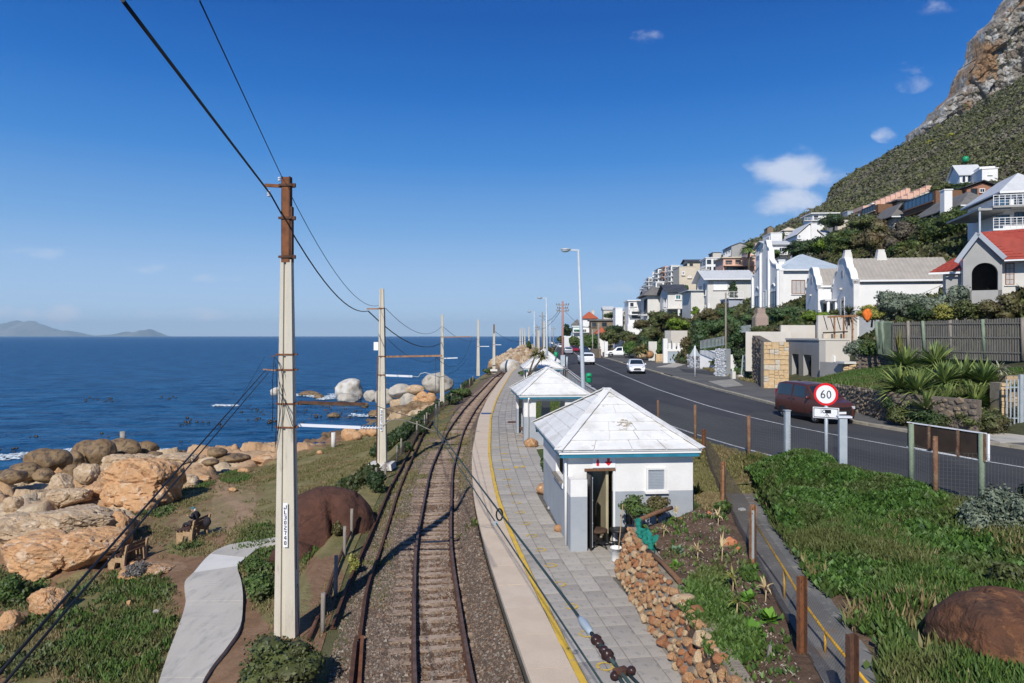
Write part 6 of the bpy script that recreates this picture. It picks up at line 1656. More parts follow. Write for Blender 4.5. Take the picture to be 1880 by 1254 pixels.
MB().prism(disc(0,zc,rr,-.02),(0,.02,0)).build('sign_rim',K.red_sign,sg)
face=MB().prism(disc(0,zc,rr*.80,-.026),(0,.005,0)).build('sign_face',K.white_sign,sg)
def ring_pts(cx_,cz,rx,rz,w_,a0,a1,n=20):
 o=[(cx_+rx*math.cos(a0+(a1-a0)*k/n),-.034,cz+rz*math.sin(a0+(a1-a0)*k/n))for k in range(n+1)]
 i=[(cx_+(rx-w_)*math.cos(a0+(a1-a0)*k/n),-.034,cz+(rz-w_)*math.sin(a0+(a1-a0)*k/n))for k in range(n+1)]
 return o,i
def stroke(mb,o,i):
 for k in range(len(o)-1):mb.prism([o[k],o[k+1],i[k+1],i[k]],(0,.006,0))
d6=MB();o,i=ring_pts(-.075,zc-.045,.062,.068,.026,0,6.2832,26);stroke(d6,o,i)
o=[(-.137,-.034,zc-.045),(-.132,-.034,zc+.01),(-.105,-.034,zc+.07),(-.060,-.034,zc+.118)];i=[(-.109,-.034,zc-.03),(-.104,-.034,zc+.0),(-.08,-.034,zc+.055),(-.03,-.034,zc+.118)]
stroke(d6,o,i);d6.build('numeral',K.black_sign,face)
d0=MB();o,i=ring_pts(.085,zc,.062,.115,.026,0,6.2832,30);stroke(d0,o,i);d0.build('numeral',K.black_sign,face)
z1,z0=H(748),H(768);w_=.35
pl_=MB().bx(-w_,w_,-.02,0,z0,z1).build('camera_plate',K.white_sign,sg)
b=MB();t_=.018
for a in((-w_+.02,w_-.02,z1-.02-t_,z1-.02),(-w_+.02,w_-.02,z0+.02,z0+.02+t_),(-w_+.02,-w_+.02+t_,z0+.02+t_,z1-.02-t_),(w_-.02-t_,w_-.02,z0+.02+t_,z1-.02-t_)):b.bx(a[0],a[1],-.026,-.021,a[2],a[3])
zc2=(z0+z1)/2+.045
b.bx(-.02,.14,-.028,-.022,zc2-.05,zc2+.05)
for dx in(-.06,0,.06):b.bar((.03,-.025,zc2-.05),(.03+dx,-.025,z0+.05),.012,.006)
b.build('camera_pictogram',K.black_sign,pl_)
b=MB();o,i=ring_pts(-.04,zc2,.05,.05,.014,0,6.2832,20);stroke(b,o,i)
for dz in(-.03,0,.03):b.bar((-.10,-.030,zc2+dz),(-.14,-.030,zc2+dz*1.6),.008,.005)
b.build('lens',K.black_sign,pl_)
t=thing('steel_post','thick square galvanised steel post just right of the speed sign','post',P(1547,878,18.9),R(-10))
hh=(878-767)/F*18.9
MB().bx(-.10,.10,-.08,.08,-.3,hh).build('post',K.galvanised,t);MB().bx(-.14,.22,-.11,.11,hh+.002,hh+.05).build('cap',K.insulator_white,t)
c0,c1=P(1666,776,17.55),P(1810,797,15.5)
hb=thing('hoarding','long narrow advertising board seen from behind on the green posts','sign board',c0)
v=c1-c0;dn=Vector((0,0,-.60));back=Vector((.03,.05,0))
MB().prism([Vector((0,0,0)),v,v+dn,dn],back).build('board',K.hoarding,hb)
for f in(.02,.27,.64,.95):
 MB().prism([v*f+Vector((-.01,-.06,.01)),v*(f+.035)+Vector((-.01,-.06,.01)),v*(f+.035)+dn+Vector((-.01,-.06,-.03)),v*f+dn+Vector((-.01,-.06,-.03))],(.01,.055,0)).build('batten',K.timber_post,hb)
for a in(Vector((0,0,.012)),dn+Vector((0,0,-.012))):MB().bar(a,a+v,.05,.025).build('edge_trim',K.white_sign,hb)
mb=MB().bar(v+Vector((.05,0,0)),v+dn+Vector((.05,0,0)),.05,.05);mb.build('edge_trim',K.white_sign,hb)
# ------ old fence along the shore side of the track
of_=thing('shore_fence','low old fence of weathered timber posts on the shore side of the rails','fence',(0,0,0))
zb_f=lambda x,y:z_coast(np.array(x),np.array(y))
for k,(px,ty,by)in enumerate([(592,1088,1165),(616,1020,1100),(632,966,1025),(645,934,988),(690,858,890),(707,848,880),(729,818,850),(736,805,835),(765,773,805),(779,762,790),(783,757,780),(800,742,762),(806,737,755),(828,722,740),(846,706,724),(862,695,712),(868,690,706)]):
 D=F*6.85/(by-HY);c=P(px,by,D);h=(by-ty)/F*D
 MB().tube([(0,0,-.3),(.02,0,h)],.055,7,r2=.05).build('fence_post',K.timber_weathered,of_,loc=c)
 if k==0:continue
a=P(550,1190,13.6)
fl=[(566,1165),(592,1105),(612,1045),(636,985),(652,950)]
V=[]
for k,(px,py)in enumerate(fl):
 D=F*6.85/(py+20-HY);p=P(px,py+8,D);V.append(p)
tag(MB().tube(V,.05,6).build('loose_rail',K.rust_dark),'bent rusty rail lying along the foot of the old fence posts','rail')
wire_net('wire_net',None,[P(px,py,F*6.85/(py-HY))for px,py in((690,890),(730,850),(766,805),(800,762),(830,740),(868,706))],.62,.16,K.wire_mesh,wr=.006,parent=of_)
# ------ vehicles
def catmull(pts,x):
 xs=[p[0]for p in pts];ys=[p[1]for p in pts]
 return np.interp(x,xs,ys)
def car(name,label,loc,rz,L,W,Hh,top,belt,glass,paint,wheels,wr=.33,zb=.22,wtop=.80,dark_low=False,rear_lights='r',group=None,detail=True,gz=None):
 """x runs forward (front at +L/2). top: roof outline [(x,z)], belt: [(x,z)], glass: dict of x ranges"""
 root=thing(name,label,'van' if 'van' in name else 'car',loc,rz,group=group)
 xs=np.unique(np.concatenate([np.linspace(-L/2,L/2,57),[p[0]for p in top],[-L/2+.03,L/2-.03,-L/2+.1,L/2-.1]]))
 zt=catmull(top,xs);zbelt=np.minimum(catmull(belt,xs),zt-.012)
 endf=lambda x:1-.10*np.clip((np.abs(x)-(L/2-.55))/.55,0,1)**2.2-.05*np.clip((np.abs(x)-(L/2-.06))/.06,0,1)
 def hw(x,f):
  return W/2*endf(x)*f
 def section(x,ztop,zbl):
  cab=np.clip((ztop-zbl)/(Hh*.35),0,1)
  wt=1-(1-wtop)*cab
  zl=zb+.10*np.clip((abs(x)-(L/2-.5))/.5,0,1)
  r_=.07 if cab>.1 else .05
  return[(0.0,zl),(hw(x,.93),zl),(hw(x,.985),zl+.12),(hw(x,1.0),zl+(zbl-zl)*.45),(hw(x,.985),zl+(zbl-zl)*.85),(hw(x,.955),zbl),(hw(x,.955*(1-(1-wt)*.92)),zbl+(ztop-zbl)*.86),(hw(x,.955*wt*.955),ztop-(ztop-zbl)*.03-.008),(hw(x,.955*wt*.8),ztop),(0.0,ztop+.018*cab+.006)]
 Vv=[];n=10
 secs=[section(x,a,b_)for x,a,b_ in zip(xs,zt,zbelt)]
 V=[];Fc=[]
 m=2*n-2
 for x,s in zip(xs,secs):
  ringp=[(x,y,z)for y,z in s]+[(x,-y,z)for y,z in s[-2:0:-1]]
  V+=ringp
 for i in range(len(xs)-1):
  for k in range(m):Fc.append((i*m+k,i*m+(k+1)%m,(i+1)*m+(k+1)%m,(i+1)*m+k))
 mb=MB();mb._add(V,Fc,True);mb.Fc.append(tuple(range(m)));mb.sm.append(False);mb.mi.append(0);mb.Fc.append(tuple((len(xs)-1)*m+k for k in range(m))[::-1]);mb.sm.append(False);mb.mi.append(0)
 body=mb.build('body',MATS[paint],root)
 def S(x,v,off=.012):
  a=float(np.interp(x,xs,zt));b_=float(np.interp(x,xs,zbelt));s=section(x,a,b_)
  k=min(int(v),n-2);f=v-k
  y=s[k][0]*(1-f)+s[k+1][0]*f;z=s[k][1]*(1-f)+s[k+1][1]*f
  return y,z
 def side_patch(nm,x0,x1,v0,v1,m_,slant0=0,slant1=0,parent=None,off=.010,nx=10):
  for sg_ in(1,-1):
   mb=MB();V=[];Fc=[]
   for i in range(nx+1):
    for j,v in enumerate(np.linspace(v0,v1,4)):
     f=j/3;xa=x0+slant0*f;xb=x1+slant1*f;x=xa+(xb-xa)*i/nx
     y,z=S(x,v);V.append((x,sg_*(y+off),z))
   for i in range(nx):
    for j in range(3):q=i*4+j;Fc.append((q,q+4,q+5,q+1)if sg_<0 else(q,q+1,q+5,q+4))
   mb._add(V,Fc,True);mb.build(nm,MATS[m_],parent or root)
 def top_patch(nm,x0,x1,wf,m_,off=.014,parent=None):
  V=[];Fc=[];nx=8
  for i in range(nx+1):
   x=x0+(x1-x0)*i/nx
   for t in np.linspace(-1,1,9):
    y8,z8=S(x,8.0);y9,z9=S(x,9.0);y7,z7=S(x,7.0)
    at=abs(t)*wf;Y=at*y7;Z=z9+(z8-z9)*min(at*y7/max(y8,.01),1)**2+(z7-z8)*max(0,(at*y7-y8)/max(y7-y8,.01))
    V.append((x,math.copysign(Y,t),Z+off))
  for i in range(nx):
   for j in range(8):q=i*9+j;Fc.append((q,q+9,q+10,q+1))
  V2=[(x+(off if nm=='windscreen' else-off),y,z)for x,y,z in V]
  MB()._add(V2,Fc,True).build(nm,MATS[m_],parent or root)
 for(x0,x1,s0,s1)in glass['side']:side_patch('side_window',x0,x1,5.12,6.0,'car_glass',s0,s1)
 top_patch('windscreen',*glass['front'],.93,'car_glass');top_patch('rear_window',*glass['rear'],.86,'car_glass')
 for wx in wheels:
  for sg_ in(1,-1):
   w=thing('wheel',None,None);w.parent=root;w.location=(wx,sg_*(W/2-.105),wr)
   t=MB();nn=28;prof=[(wr*.68,-.10),(wr*.93,-.105),(wr,-.07),(wr,.07),(wr*.93,.105),(wr*.68,.10)]
   V=[(r_*math.cos(6.2832*k/nn),y,r_*math.sin(6.2832*k/nn))for r_,y in prof for k in range(nn)]
   Fs=[(i*nn+k,i*nn+(k+1)%nn,(i+1)*nn+(k+1)%nn,(i+1)*nn+k)for i in range(5)for k in range(nn)]
   t._add(V,Fs,True);t.build('tyre',K.tyre,w)
   rm=MB();yo=sg_*.07
   rm.prism([(wr*.69*math.cos(6.2832*k/nn),yo*.6,wr*.69*math.sin(6.2832*k/nn))for k in range(nn)],(0,-sg_*.02,0),mi=1)
   for k in range(5):
    a=6.2832*k/5+.3
    for da in(-.13,.13):rm.bar((wr*.12*math.cos(a),yo*1.2,wr*.12*math.sin(a)),(wr*.66*math.cos(a+da),yo*1.15,wr*.66*math.sin(a+da)),.045,.03,up=(0,1,0))
   q=[(wr*.70*math.cos(6.2832*k/nn),yo*1.2,wr*.70*math.sin(6.2832*k/nn))for k in range(nn)];q2=[(a*.88,b_,c_)for a,b_,c_ in q];q2=[(x*.88/.88,y,z*.88)for x,y,z in q2]
   for k in range(nn):rm.quad(q[k],q[(k+1)%nn],q2[(k+1)%nn],q2[k])
   rm.sphere((0,yo*1.2,0),wr*.16,10,6,sc=(1,.4,1));rm.build('rim',[K.rim,K.black_plastic],w)
   ar=MB();R0=wr*1.22;pts=[]
   for k in range(15):
    a=math.pi*(k/14)*1.12-.19;pts.append((wx+R0*math.cos(a),sg_*(W/2*.992+.004),wr+R0*math.sin(a)))
   ar.prism(pts,(0,-sg_*.10,0));ar.build('wheel_arch',K.car_black_trim,root)
 side_patch('sill_trim',wheels[0]-wr*1.3,wheels[-1]+wr*1.3,1.2,2.15,'car_black_trim',off=.006)if dark_low else None
 if detail:
  for x in glass.get('seams',[]):
   for sg_ in(1,-1):
    mb=MB();pp=[S(x,v)for v in(2.2,3.0,4.0,5.05,6.0)]
    for a,b_ in zip(pp[:-1],pp[1:]):mb.bar((x,sg_*(a[0]+.004),a[1]),(x,sg_*(b_[0]+.004),b_[1]),.012,.008)
    mb.build('door_seam',K.car_black_trim,root)
  for x in glass.get('handles',[]):
   for sg_ in(1,-1):y,z=S(x,4.3);MB().box((x,sg_*(y+.015),z),(.17,.03,.03)).build('door_handle',K.car_black_trim,root)
  mx_=glass.get('mirror',L*.17)
  for sg_ in(1,-1):
   y,z=S(mx_,5.3);MB().sphere((mx_,sg_*(y+.13),z+.02),.11,10,8,sc=(.7,1,.8)).bar((mx_,sg_*y,z-.03),(mx_,sg_*(y+.1),z-.02),.04).build('mirror',MATS[glass.get('mirror_mat',paint)],root)
 return root,S,body
def front_of(root,S,L,W,style):
 if style=='van':
  MB().prism([(L/2-.34,-W/2*.94,.27),(L/2-.05,-W/2*.84,.27),(L/2+.035,-W/2*.5,.27),(L/2+.035,W/2*.5,.27),(L/2-.05,W/2*.84,.27),(L/2-.34,W/2*.94,.27)],(0,0,.42)).build('bumper',K.car_black_trim,root)
  MB().bx(L/2-.06,L/2+.015,-.55,.55,.74,.82).build('grille',K.black_plastic,root)
  for s in(1,-1):MB().box((L/2-.115,s*W*.385,.80),(.16,.24,.13),rz=-s*.5).build('headlight',K.headlight,root)
  MB().bx(L/2+.036,L/2+.045,-.26,.26,.50,.61).build('number_plate',K.white_sign,root)
 else:
  g=MB();pts=[(.40,.44),(.30,.38),(-.30,.38),(-.40,.44),(-.36,.56),(-.27,.62),(.27,.62),(.36,.56)]
  g.prism([(L/2-.03,y,z)for y,z in pts],(.05,0,0));g.build('grille',K.black_plastic,root)
  for k in range(3):MB().bx(L/2+.021,L/2+.03,-.35,.35,.42+.06*k,.428+.06*k).build('grille_bar',K.rim,root)
  MB().bx(L/2-.04,L/2+.026,-.45,.45,.27,.33).build('lower_grille',K.black_plastic,root)
  MB().bx(L/2+.02,L/2+.032,-.25,.25,.34,.375).build('number_plate',K.white_sign,root)
  for s in(1,-1):
   MB().prism([(L/2-.04,s*.46,.66),(L/2-.12,s*.74,.66),(L/2-.34,s*.80,.80),(L/2-.16,s*.58,.76)][::s],(.035,0,.02)).build('headlight',K.headlight,root)
   MB().prism([(L/2-.07,s*.54,.31),(L/2-.14,s*.76,.31),(L/2-.14,s*.76,.43),(L/2-.09,s*.62,.38)][::s],(.06,0,0)).build('fog_lamp',K.black_plastic,root)
def rear_of(root,L,W,z0=.72,z1=1.02):
 for s in(1,-1):MB().box((-L/2+.10,s*W*.395,(z0+z1)/2),(.14,.15,z1-z0)).build('taillight',K.taillight,root)
 MB().bx(-L/2-.022,-L/2+.1,-W*.46,W*.46,.30,.42).build('bumper',K.car_black_trim,root)
 MB().bx(-L/2-.03,-L/2,-.26,.26,.66,.77).build('number_plate',K.white_sign,root)
vt=[(-2.25,.95),(-2.22,1.35),(-2.08,1.76),(-1.6,1.84),(-.4,1.85),(.45,1.80),(.62,1.74),(1.30,1.20),(1.42,1.12),(2.0,1.00),(2.18,.88),(2.25,.62)]
vb=[(-2.25,.94),(-2.1,1.12),(-.5,1.12),(.8,1.08),(1.25,1.06),(2.25,.9)]
vloc=P(1492,778,1253*4.0/(772-617))
vx,vy=14.42,32.7
van,S,b_=car('passenger_van','bronze brown passenger van driving past behind the 60 sign',(vx,vy,Z_ROAD+.01),R(-79),4.5,1.82,1.85,vt,vb,{'side':[(-1.95,-.62,.10,0),(-.45,.60,0,-.12),(.72,1.02,0,-.28)],'front':(.66,1.28),'rear':(-2.20,-2.10),'seams':[-.54,.66],'handles':[-.75,-.35],'mirror':.95},'car_bronze',(-1.38,1.42),.325,.25,.84,True)
van.scale=(.90,.92,.95);front_of(van,S,4.5,1.82,'van');rear_of(van,4.5,1.82,.9,1.4)
MB().box((-1.2,0,1.87),(.12,.12,.05)).build('aerial',K.black_plastic,van)
ht=[(-1.98,.80),(-1.93,1.05),(-1.72,1.33),(-1.1,1.46),(-.3,1.48),(.15,1.43),(.92,.98),(1.10,.93),(1.70,.80),(1.90,.68),(1.98,.48)]
hb_=[(-1.98,.79),(-1.5,1.0),(-.3,.93),(.9,.88),(1.98,.7)]
D=F*4.0/(686.5-HY);hx=(1171-CX)/F*D
hatch,S,b_=car('hatchback_car','white hatchback with a dark oval grille coming towards the camera',(hx+.1,D+1.6,Z_ROAD+.01),R(-96),3.96,1.75,1.48,ht,hb_,{'side':[(-1.45,-.62,.12,0),(-.52,.50,0,-.30)],'front':(.20,.90),'rear':(-1.92,-1.74),'seams':[-.57,.55],'handles':[-.75,.1],'mirror':.62},'car_white',(-1.2,1.22),.31,.2,.80)
front_of(hatch,S,3.96,1.75,'hatch');rear_of(hatch,3.96,1.75)
st=[(-2.30,.95),(-2.26,1.15),(-1.85,1.55),(-1.1,1.66),(-.2,1.68),(.25,1.62),(1.05,1.12),(1.3,1.06),(2.05,.95),(2.25,.75),(2.3,.55)]
sb=[(-2.3,.94),(-1.9,1.18),(-.3,1.06),(1.0,1.02),(2.3,.85)]
D=F*4.0/(669.5-HY);sx=(1081-CX)/F*D
suv,S,b_=car('suv_car','white sport utility car driving away beyond the lamp post',(sx-.2,D+1.5,Z_ROAD+.01),R(92),4.6,1.95,1.68,st,sb,{'side':[(-1.6,-.75,.15,0),(-.65,.50,0,-.28)],'front':(.30,1.0),'rear':(-2.22,-1.92),'seams':[-.7,.6],'handles':[-.85,-.1],'mirror':.75},'car_white',(-1.4,1.45),.37,.26,.80)
rear_of(suv,4.6,1.95,.92,1.12)
def far_car(label,px,py,rz,paint,sc=1.0,D=None,kind='car'):
 D=D or F*4.0/(py-HY);x=(px-CX)/F*D
 r_,S,b_=car('parked_car',label,(x,D,(HY-py)/F*D),rz,3.96*sc,1.75*sc,1.48*sc,[(a*sc,c*sc)for a,c in ht],[(a*sc,c*sc)for a,c in hb_],{'side':[(-1.45*sc,-.62*sc,.12,0),(-.52*sc,.50*sc,0,-.30)],'front':(.20*sc,.90*sc),'rear':(-1.92*sc,-1.74*sc)},paint,(-1.2*sc,1.22*sc),.31*sc,.2*sc,.80,detail=False)
 return r_
far_car('dark silver hatchback driving away down the road, left of the red car',1043,650,R(90),'car_silver',1.08)
far_car('dark red car parked against the landward kerb',1054,646,R(-82),'car_red',1.05)
far_car('dark blue car parked just behind the lamp post and the white car',1073,648,R(-85),mat('car_blue',(.03,.05,.09),None,rough=.3).name,1.05)
far_car('pale car parked beyond the reddish pole',1029,639,R(-80),'car_white',1.1,D=250)
far_car('second pale car parked beyond the reddish pole',1021,635.5,R(-78),'car_silver',1.1,D=290)
far_car('farthest white car at the bend of the road',1013.5,632.5,R(-75),'car_white',1.1,D=330)
w4,_,_=car('offroad_car','white off road car parked in a driveway behind the gate post',P(1126,655,124)+Vector((1.0,0,0)),R(168),4.6,1.9,1.8,[(-2.3,.95),(-2.27,1.5),(-2.1,1.78),(-.4,1.82),(.3,1.76),(1.05,1.12),(2.05,1.02),(2.3,.6)],[(-2.3,.94),(-1.9,1.12),(2.3,.9)],{'side':[(-1.9,-.75,.1,0),(-.65,.50,0,-.28)],'front':(.35,1.0),'rear':(-2.26,-2.12)},'car_white',(-1.35,1.4),.40,.3,.84,detail=False)
# ------ houses on the slope
class HB:
 """one house; local x along the front, y away from the camera side, z up"""
 def __init__(s,name,label,pa,pb,pyb,pye,D=None,rz=0,depth=8,wall='plaster_white',group=None,cat='house',below=4.0,noleft=False):
  if D is None:D=hit((pa+pb)/2,pyb,z_hill,30,420).y
  s.D=D;ka=(pa-CX)/F;kb=(pb-CX)/F;rz=R(rz);x0=ka*D
  s.w=(kb*D-x0)/(math.cos(rz)-kb*math.sin(rz));s.d=depth
  s.zb=(HY-pyb)/F*D;s.h=(pyb-pye)/F*D;s.rz=rz
  s.root=thing(name,label,cat,(x0,D,s.zb),rz,group=group);s.wm=wall;s.pa,s.pb,s.pyb,s.pye=pa,pb,pyb,pye
  if wall:MB().bx(0,s.w,0,depth,-below,s.h).build('wall',MATS[wall],s.root)
 def u(s,px):
  k=(px-CX)/F;x0=s.root.location.x
  return(k*s.D-x0)/(math.cos(s.rz)-k*math.sin(s.rz))
 def z(s,py,x=None):return(HY-py)/F*(s.D+(0 if x is None else x*math.sin(s.rz)))-s.zb
 def v(s,px):
  k=(px-CX)/F;x0=s.root.location.x
  return(x0-k*s.D)/(math.sin(s.rz)+k*math.cos(s.rz))
 def box(s,nm,x0,x1,y0,y1,z0,z1,m,label=None):
  o=MB().bx(x0,x1,y0,y1,z0,z1).build(nm,MATS[m],s.root)
  if label:o['label']=label
  return o
 def win(s,face,a0,a1,z0,z1,frame='frame_white',pane='glass',bars=(1,0),t=None,sill=True,off=0.0):
  """face F,L,R; a0..a1 along the face"""
  t=t or max(.05,s.D*.0009);pr=t*.9
  def B(mb,a,b_,c,d,o0,o1):
   if face=='F':mb.bx(a,b_,-o1-off,-o0-off,c,d)
   elif face=='L':mb.bx(-o1-off,-o0-off,a,b_,c,d)
   else:mb.bx(s.w+o0+off,s.w+o1+off,a,b_,c,d)
  f=MB();B(f,a0,a0+t,z0,z1,.003,pr);B(f,a1-t,a1,z0,z1,.003,pr);B(f,a0+t,a1-t,z0,z0+t,.003,pr);B(f,a0+t,a1-t,z1-t,z1,.003,pr)
  fr=f.build('window',MATS[frame],s.root)
  p=MB();B(p,a0+t,a1-t,z0+t,z1-t,.003,.02);p.build('pane',MATS[pane],fr)
  nb,nh=bars;b_=MB();tb=t*.5
  for k in range(1,nb+1):x=a0+(a1-a0)*k/(nb+1);B(b_,x-tb/2,x+tb/2,z0+t,z1-t,.022,pr*.8)
  for k in range(1,nh+1):q=z0+(z1-z0)*k/(nh+1);B(b_,a0+t,a1-t,q-tb/2,q+tb/2,.022,pr*.75)
  if nb or nh:b_.build('glazing_bar',MATS[frame],fr)
  if sill:m=MB();B(m,a0-t,a1+t,z0-t*1.2,z0-.004,.003,pr*2);m.build('window_sill',MATS[s.wm or 'plaster_white'],fr)
  return fr
 def winp(s,px0,px1,py1,py0,**kw):
  a,b_=s.u(px0),s.u(px1);return s.win('F',a,b_,s.z(py0,a),s.z(py1,a),**kw)
 def winl(s,px0,px1,py1,py0,**kw):
  a,b_=s.v(px1),s.v(px0);
  k=s.D+(a+b_)/2*math.cos(s.rz)
  return s.win('L',min(a,b_),max(a,b_),(HY-py0)/F*k-s.zb,(HY-py1)/F*k-s.zb,**kw)
 def roof(s,kind,rise,over=.4,m='roof_grey',base=None,x0=0,x1=None,y0=0,y1=None,th=.14,corr=None,gut=None,courses=0):
  x1=s.w if x1 is None else x1;y1=s.d if y1 is None else y1;z=s.h if base is None else base
  X0,X1,Y0,Y1=x0-over,x1+over,y0-over,y1+over;z0=z+.01;zr=z0+rise
  T=Vector((0,0,th));mb=MB()
  def slab(pts,nm='roof'):
   pts=[Vector(p)for p in pts]
   if corr and len(pts)==4:
    a,b_,c,d=pts;L=(b_-a).length;n=max(2,int(L/corr))*2;V=[];Fc=[]
    nrm=(b_-a).cross(d-a).normalized()
    for i in range(n+1):
     o=nrm*(.045*min(1,corr/.3)if i%2 else 0)+T*.3
     V+=[a.lerp(b_,i/n)+o,d.lerp(c,i/n)+o]
     if i:Fc.append((2*i-2,2*i,2*i+1,2*i-1))
    mb._add(V,Fc)
   mb.prism(pts,T*(.25 if corr else 1))
  if kind=='gx':
   ym=(Y0+Y1)/2
   slab([(X0,Y0,z0),(X1,Y0,z0),(X1,ym,zr),(X0,ym,zr)]);slab([(X1,Y1,z0),(X0,Y1,z0),(X0,ym,zr),(X1,ym,zr)])
   for x in(x0,x1-.2):MB().prism([(x,y0,z),(x,y1,z),(x,(y0+y1)/2,z+rise*(y1-y0)/(Y1-Y0))],(.2,0,0)).build('gable',MATS[s.wm or 'plaster_white'],s.root)
  elif kind=='gy':
   xm=(X0+X1)/2
   slab([(X0,Y1,z0),(X0,Y0,z0),(xm,Y0,zr),(xm,Y1,zr)]);slab([(X1,Y0,z0),(X1,Y1,z0),(xm,Y1,zr),(xm,Y0,zr)])
   for y in(y0,y1-.2):MB().prism([(x0,y,z),(x1,y,z),((x0+x1)/2,y,z+rise*(x1-x0)/(X1-X0))],(0,.2,0)).build('gable',MATS[s.wm or 'plaster_white'],s.root)
  elif kind=='hip':
   q=min(X1-X0,Y1-Y0)/2;A,B_,C_,D_=(X0,Y0,z0),(X1,Y0,z0),(X1,Y1,z0),(X0,Y1,z0)
   if X1-X0>Y1-Y0:P1,P2=(X0+q,(Y0+Y1)/2,zr),(X1-q,(Y0+Y1)/2,zr);slab([A,B_,P2,P1]);slab([C_,D_,P1,P2]);slab([D_,A,P1]);slab([B_,C_,P2])
   else:P1,P2=((X0+X1)/2,Y0+q,zr),((X0+X1)/2,Y1-q,zr);slab([A,B_,P1]);slab([B_,C_,P2,P1]);slab([C_,D_,P2]);slab([D_,A,P1,P2])
  elif kind=='flat':
   mb.bx(X0,X1,Y0,Y1,z0,z0+rise)
  elif kind=='mono_l':
   slab([(X0,Y1,z0),(X0,Y0,z0),(X1,Y0,zr),(X1,Y1,zr)])
  elif kind=='mono_r':
   slab([(X1,Y0,z0),(X1,Y1,z0),(X0,Y1,zr),(X0,Y0,zr)])
  elif kind=='mono_f':
   slab([(X0,Y0,z0),(X1,Y0,z0),(X1,Y1,zr),(X0,Y1,zr)])
  rf=mb.build('roof',MATS[m],s.root)
  if gut:MB().bx(X0,X1,Y0-.1,Y0-.003,z0-.05,z0+.12).build('gutter',MATS[gut],s.root)
  return rf
 def chimney(s,x,y,z0,z1,w=.7,d=.7,m=None):
  o=MB().bx(x,x+w,y,y+d,z0,z1).build('chimney',MATS[m or s.wm],s.root)
  MB().bx(x-.08,x+w+.08,y-.08,y+d+.08,z1+.002,z1+.14).build('chimney_cap',MATS[m or s.wm],o)
 def balcony(s,x0,x1,z,dep=1.3,rail='frame_white',slab='plaster_white',h=.95,n=None,side='F'):
  if side=='F':
   b_=MB().bx(x0,x1,-dep,-.003,z-.18,z).build('balcony',MATS[slab],s.root)
   f=MB();f.bx(x0,x1,-dep,-dep+.05,z+h-.05,z+h)
   n=n or max(3,int((x1-x0)/.9))
   for k in range(n+1):x=x0+(x1-x0-.05)*k/n;f.bx(x,x+.05,-dep,-dep+.05,z,z+h-.05)
   for q in(.25,.5,.72):f.bx(x0,x1,-dep+.01,-dep+.035,z+h*q,z+h*q+.03)
   f.build('railing',MATS[rail],b_)
  else:
   b_=MB().bx(-dep,-.003,x0,x1,z-.18,z).build('balcony',MATS[slab],s.root)
   f=MB();f.bx(-dep,-dep+.05,x0,x1,z+h-.05,z+h)
   n=n or max(3,int((x1-x0)/.9))
   for k in range(n+1):x=x0+(x1-x0-.05)*k/n;f.bx(-dep,-dep+.05,x,x+.05,z,z+h-.05)
   for q in(.25,.5,.72):f.bx(-dep+.01,-dep+.035,x0,x1,z+h*q,z+h*q+.03)
   f.build('railing',MATS[rail],b_)
  return b_
def dutch_gable(root,x,y0,y1,z0,ze,zt,wallm,trim,th=.45,plaque=True):
 """curvilinear gable across a house end, in the local plane x = const, profile along y"""
 ym=(y0+y1)/2;hw=(y1-y0)/2
 half=[(1.0,ze),(1.0,ze+.25),(.86,ze+.38),(.80,ze+(zt-ze)*.35),(.66,ze+(zt-ze)*.52),(.50,ze+(zt-ze)*.60),(.40,ze+(zt-ze)*.80),(.30,zt-.12),(.16,zt),(0,zt+.05)]
 prof=[(ym-f*hw,z)for f,z in half]+[(ym+f*hw,z)for f,z in half[-2::-1]]
 pts=[(x-th,y0,z0)]+[(x-th,y,z)for y,z in prof]+[(x-th,y1,z0)]
 MB().prism(pts,(th,0,0)).build('gable',MATS[wallm],root)
 mb=MB()
 for(a,b_),(c,d)in zip(prof[:-1],prof[1:]):
  mb.prism([(x-th-.08,a,b_),(x-th-.08,c,d),(x+.06,c,d),(x+.06,a,b_)],(0,0,.13))
 mb.build('gable_coping',MATS[trim],root)
 if plaque:MB().bx(x-th-.04,x-th-.003,ym-.22,ym+.22,ze+(zt-ze)*.35,ze+(zt-ze)*.38+.5).build('date_plaque',K.plaster_grey,root)
# --- white house with curved gables, long corrugated roof
h=HB('gabled_house','long white house with curved white gables and brown corrugated roof',1572,1756,578,517,60,-8,5.2,'plaster_white')
h.roof('gx',(517-472)/F*62.5,.12,'roof_metal',corr=.34,gut='frame_white')
dutch_gable(h.root,.15,-.25,h.d+.25,-3,h.h-.2,h.h+2.25,'wall_white','plaster_white')
h.box('garden_plinth',-.02,h.w+.02,-.06,-.003,-4,.25,'wall_grey')
h.box('eave_beam',.3,h.w,-.22,-.1,h.h-.12,h.h-.02,'frame_dark')
h.win('L',2.0,3.0,-1.2,1.7,'frame_white','glass',(0,2),off=.30)
MB().sphere((-.42,2.75,2.45),.13,10,8).build('wall_lamp',K.plaster_cream,h.root)
for px,w_ in((1558,.5),(1638,.55)):
 x=h.u(px)if px>1600 else .1
 MB().box((x,h.d/2,h.h+2.45),(w_*1.6,.8,.8),taper=.7).box((x,h.d/2,h.h+2.95),(w_,.5,.25)).build('chimney',K.plaster_stone,h.root)
g=HB('gabled_porch_house','smaller white wing with a curved gable and columned porch',1508,1556,578,527,66,-8,3.8,'plaster_white')
g.roof('gx',1.9,.12,'roof_metal',corr=.34,gut='frame_white')
dutch_gable(g.root,.1,-.15,g.d+.15,-3,g.h-.2,g.h+1.95,'wall_white','plaster_white')
MB().sphere((-.42,2.1,2.0),.12,10,8).build('wall_lamp',K.plaster_cream,g.root)
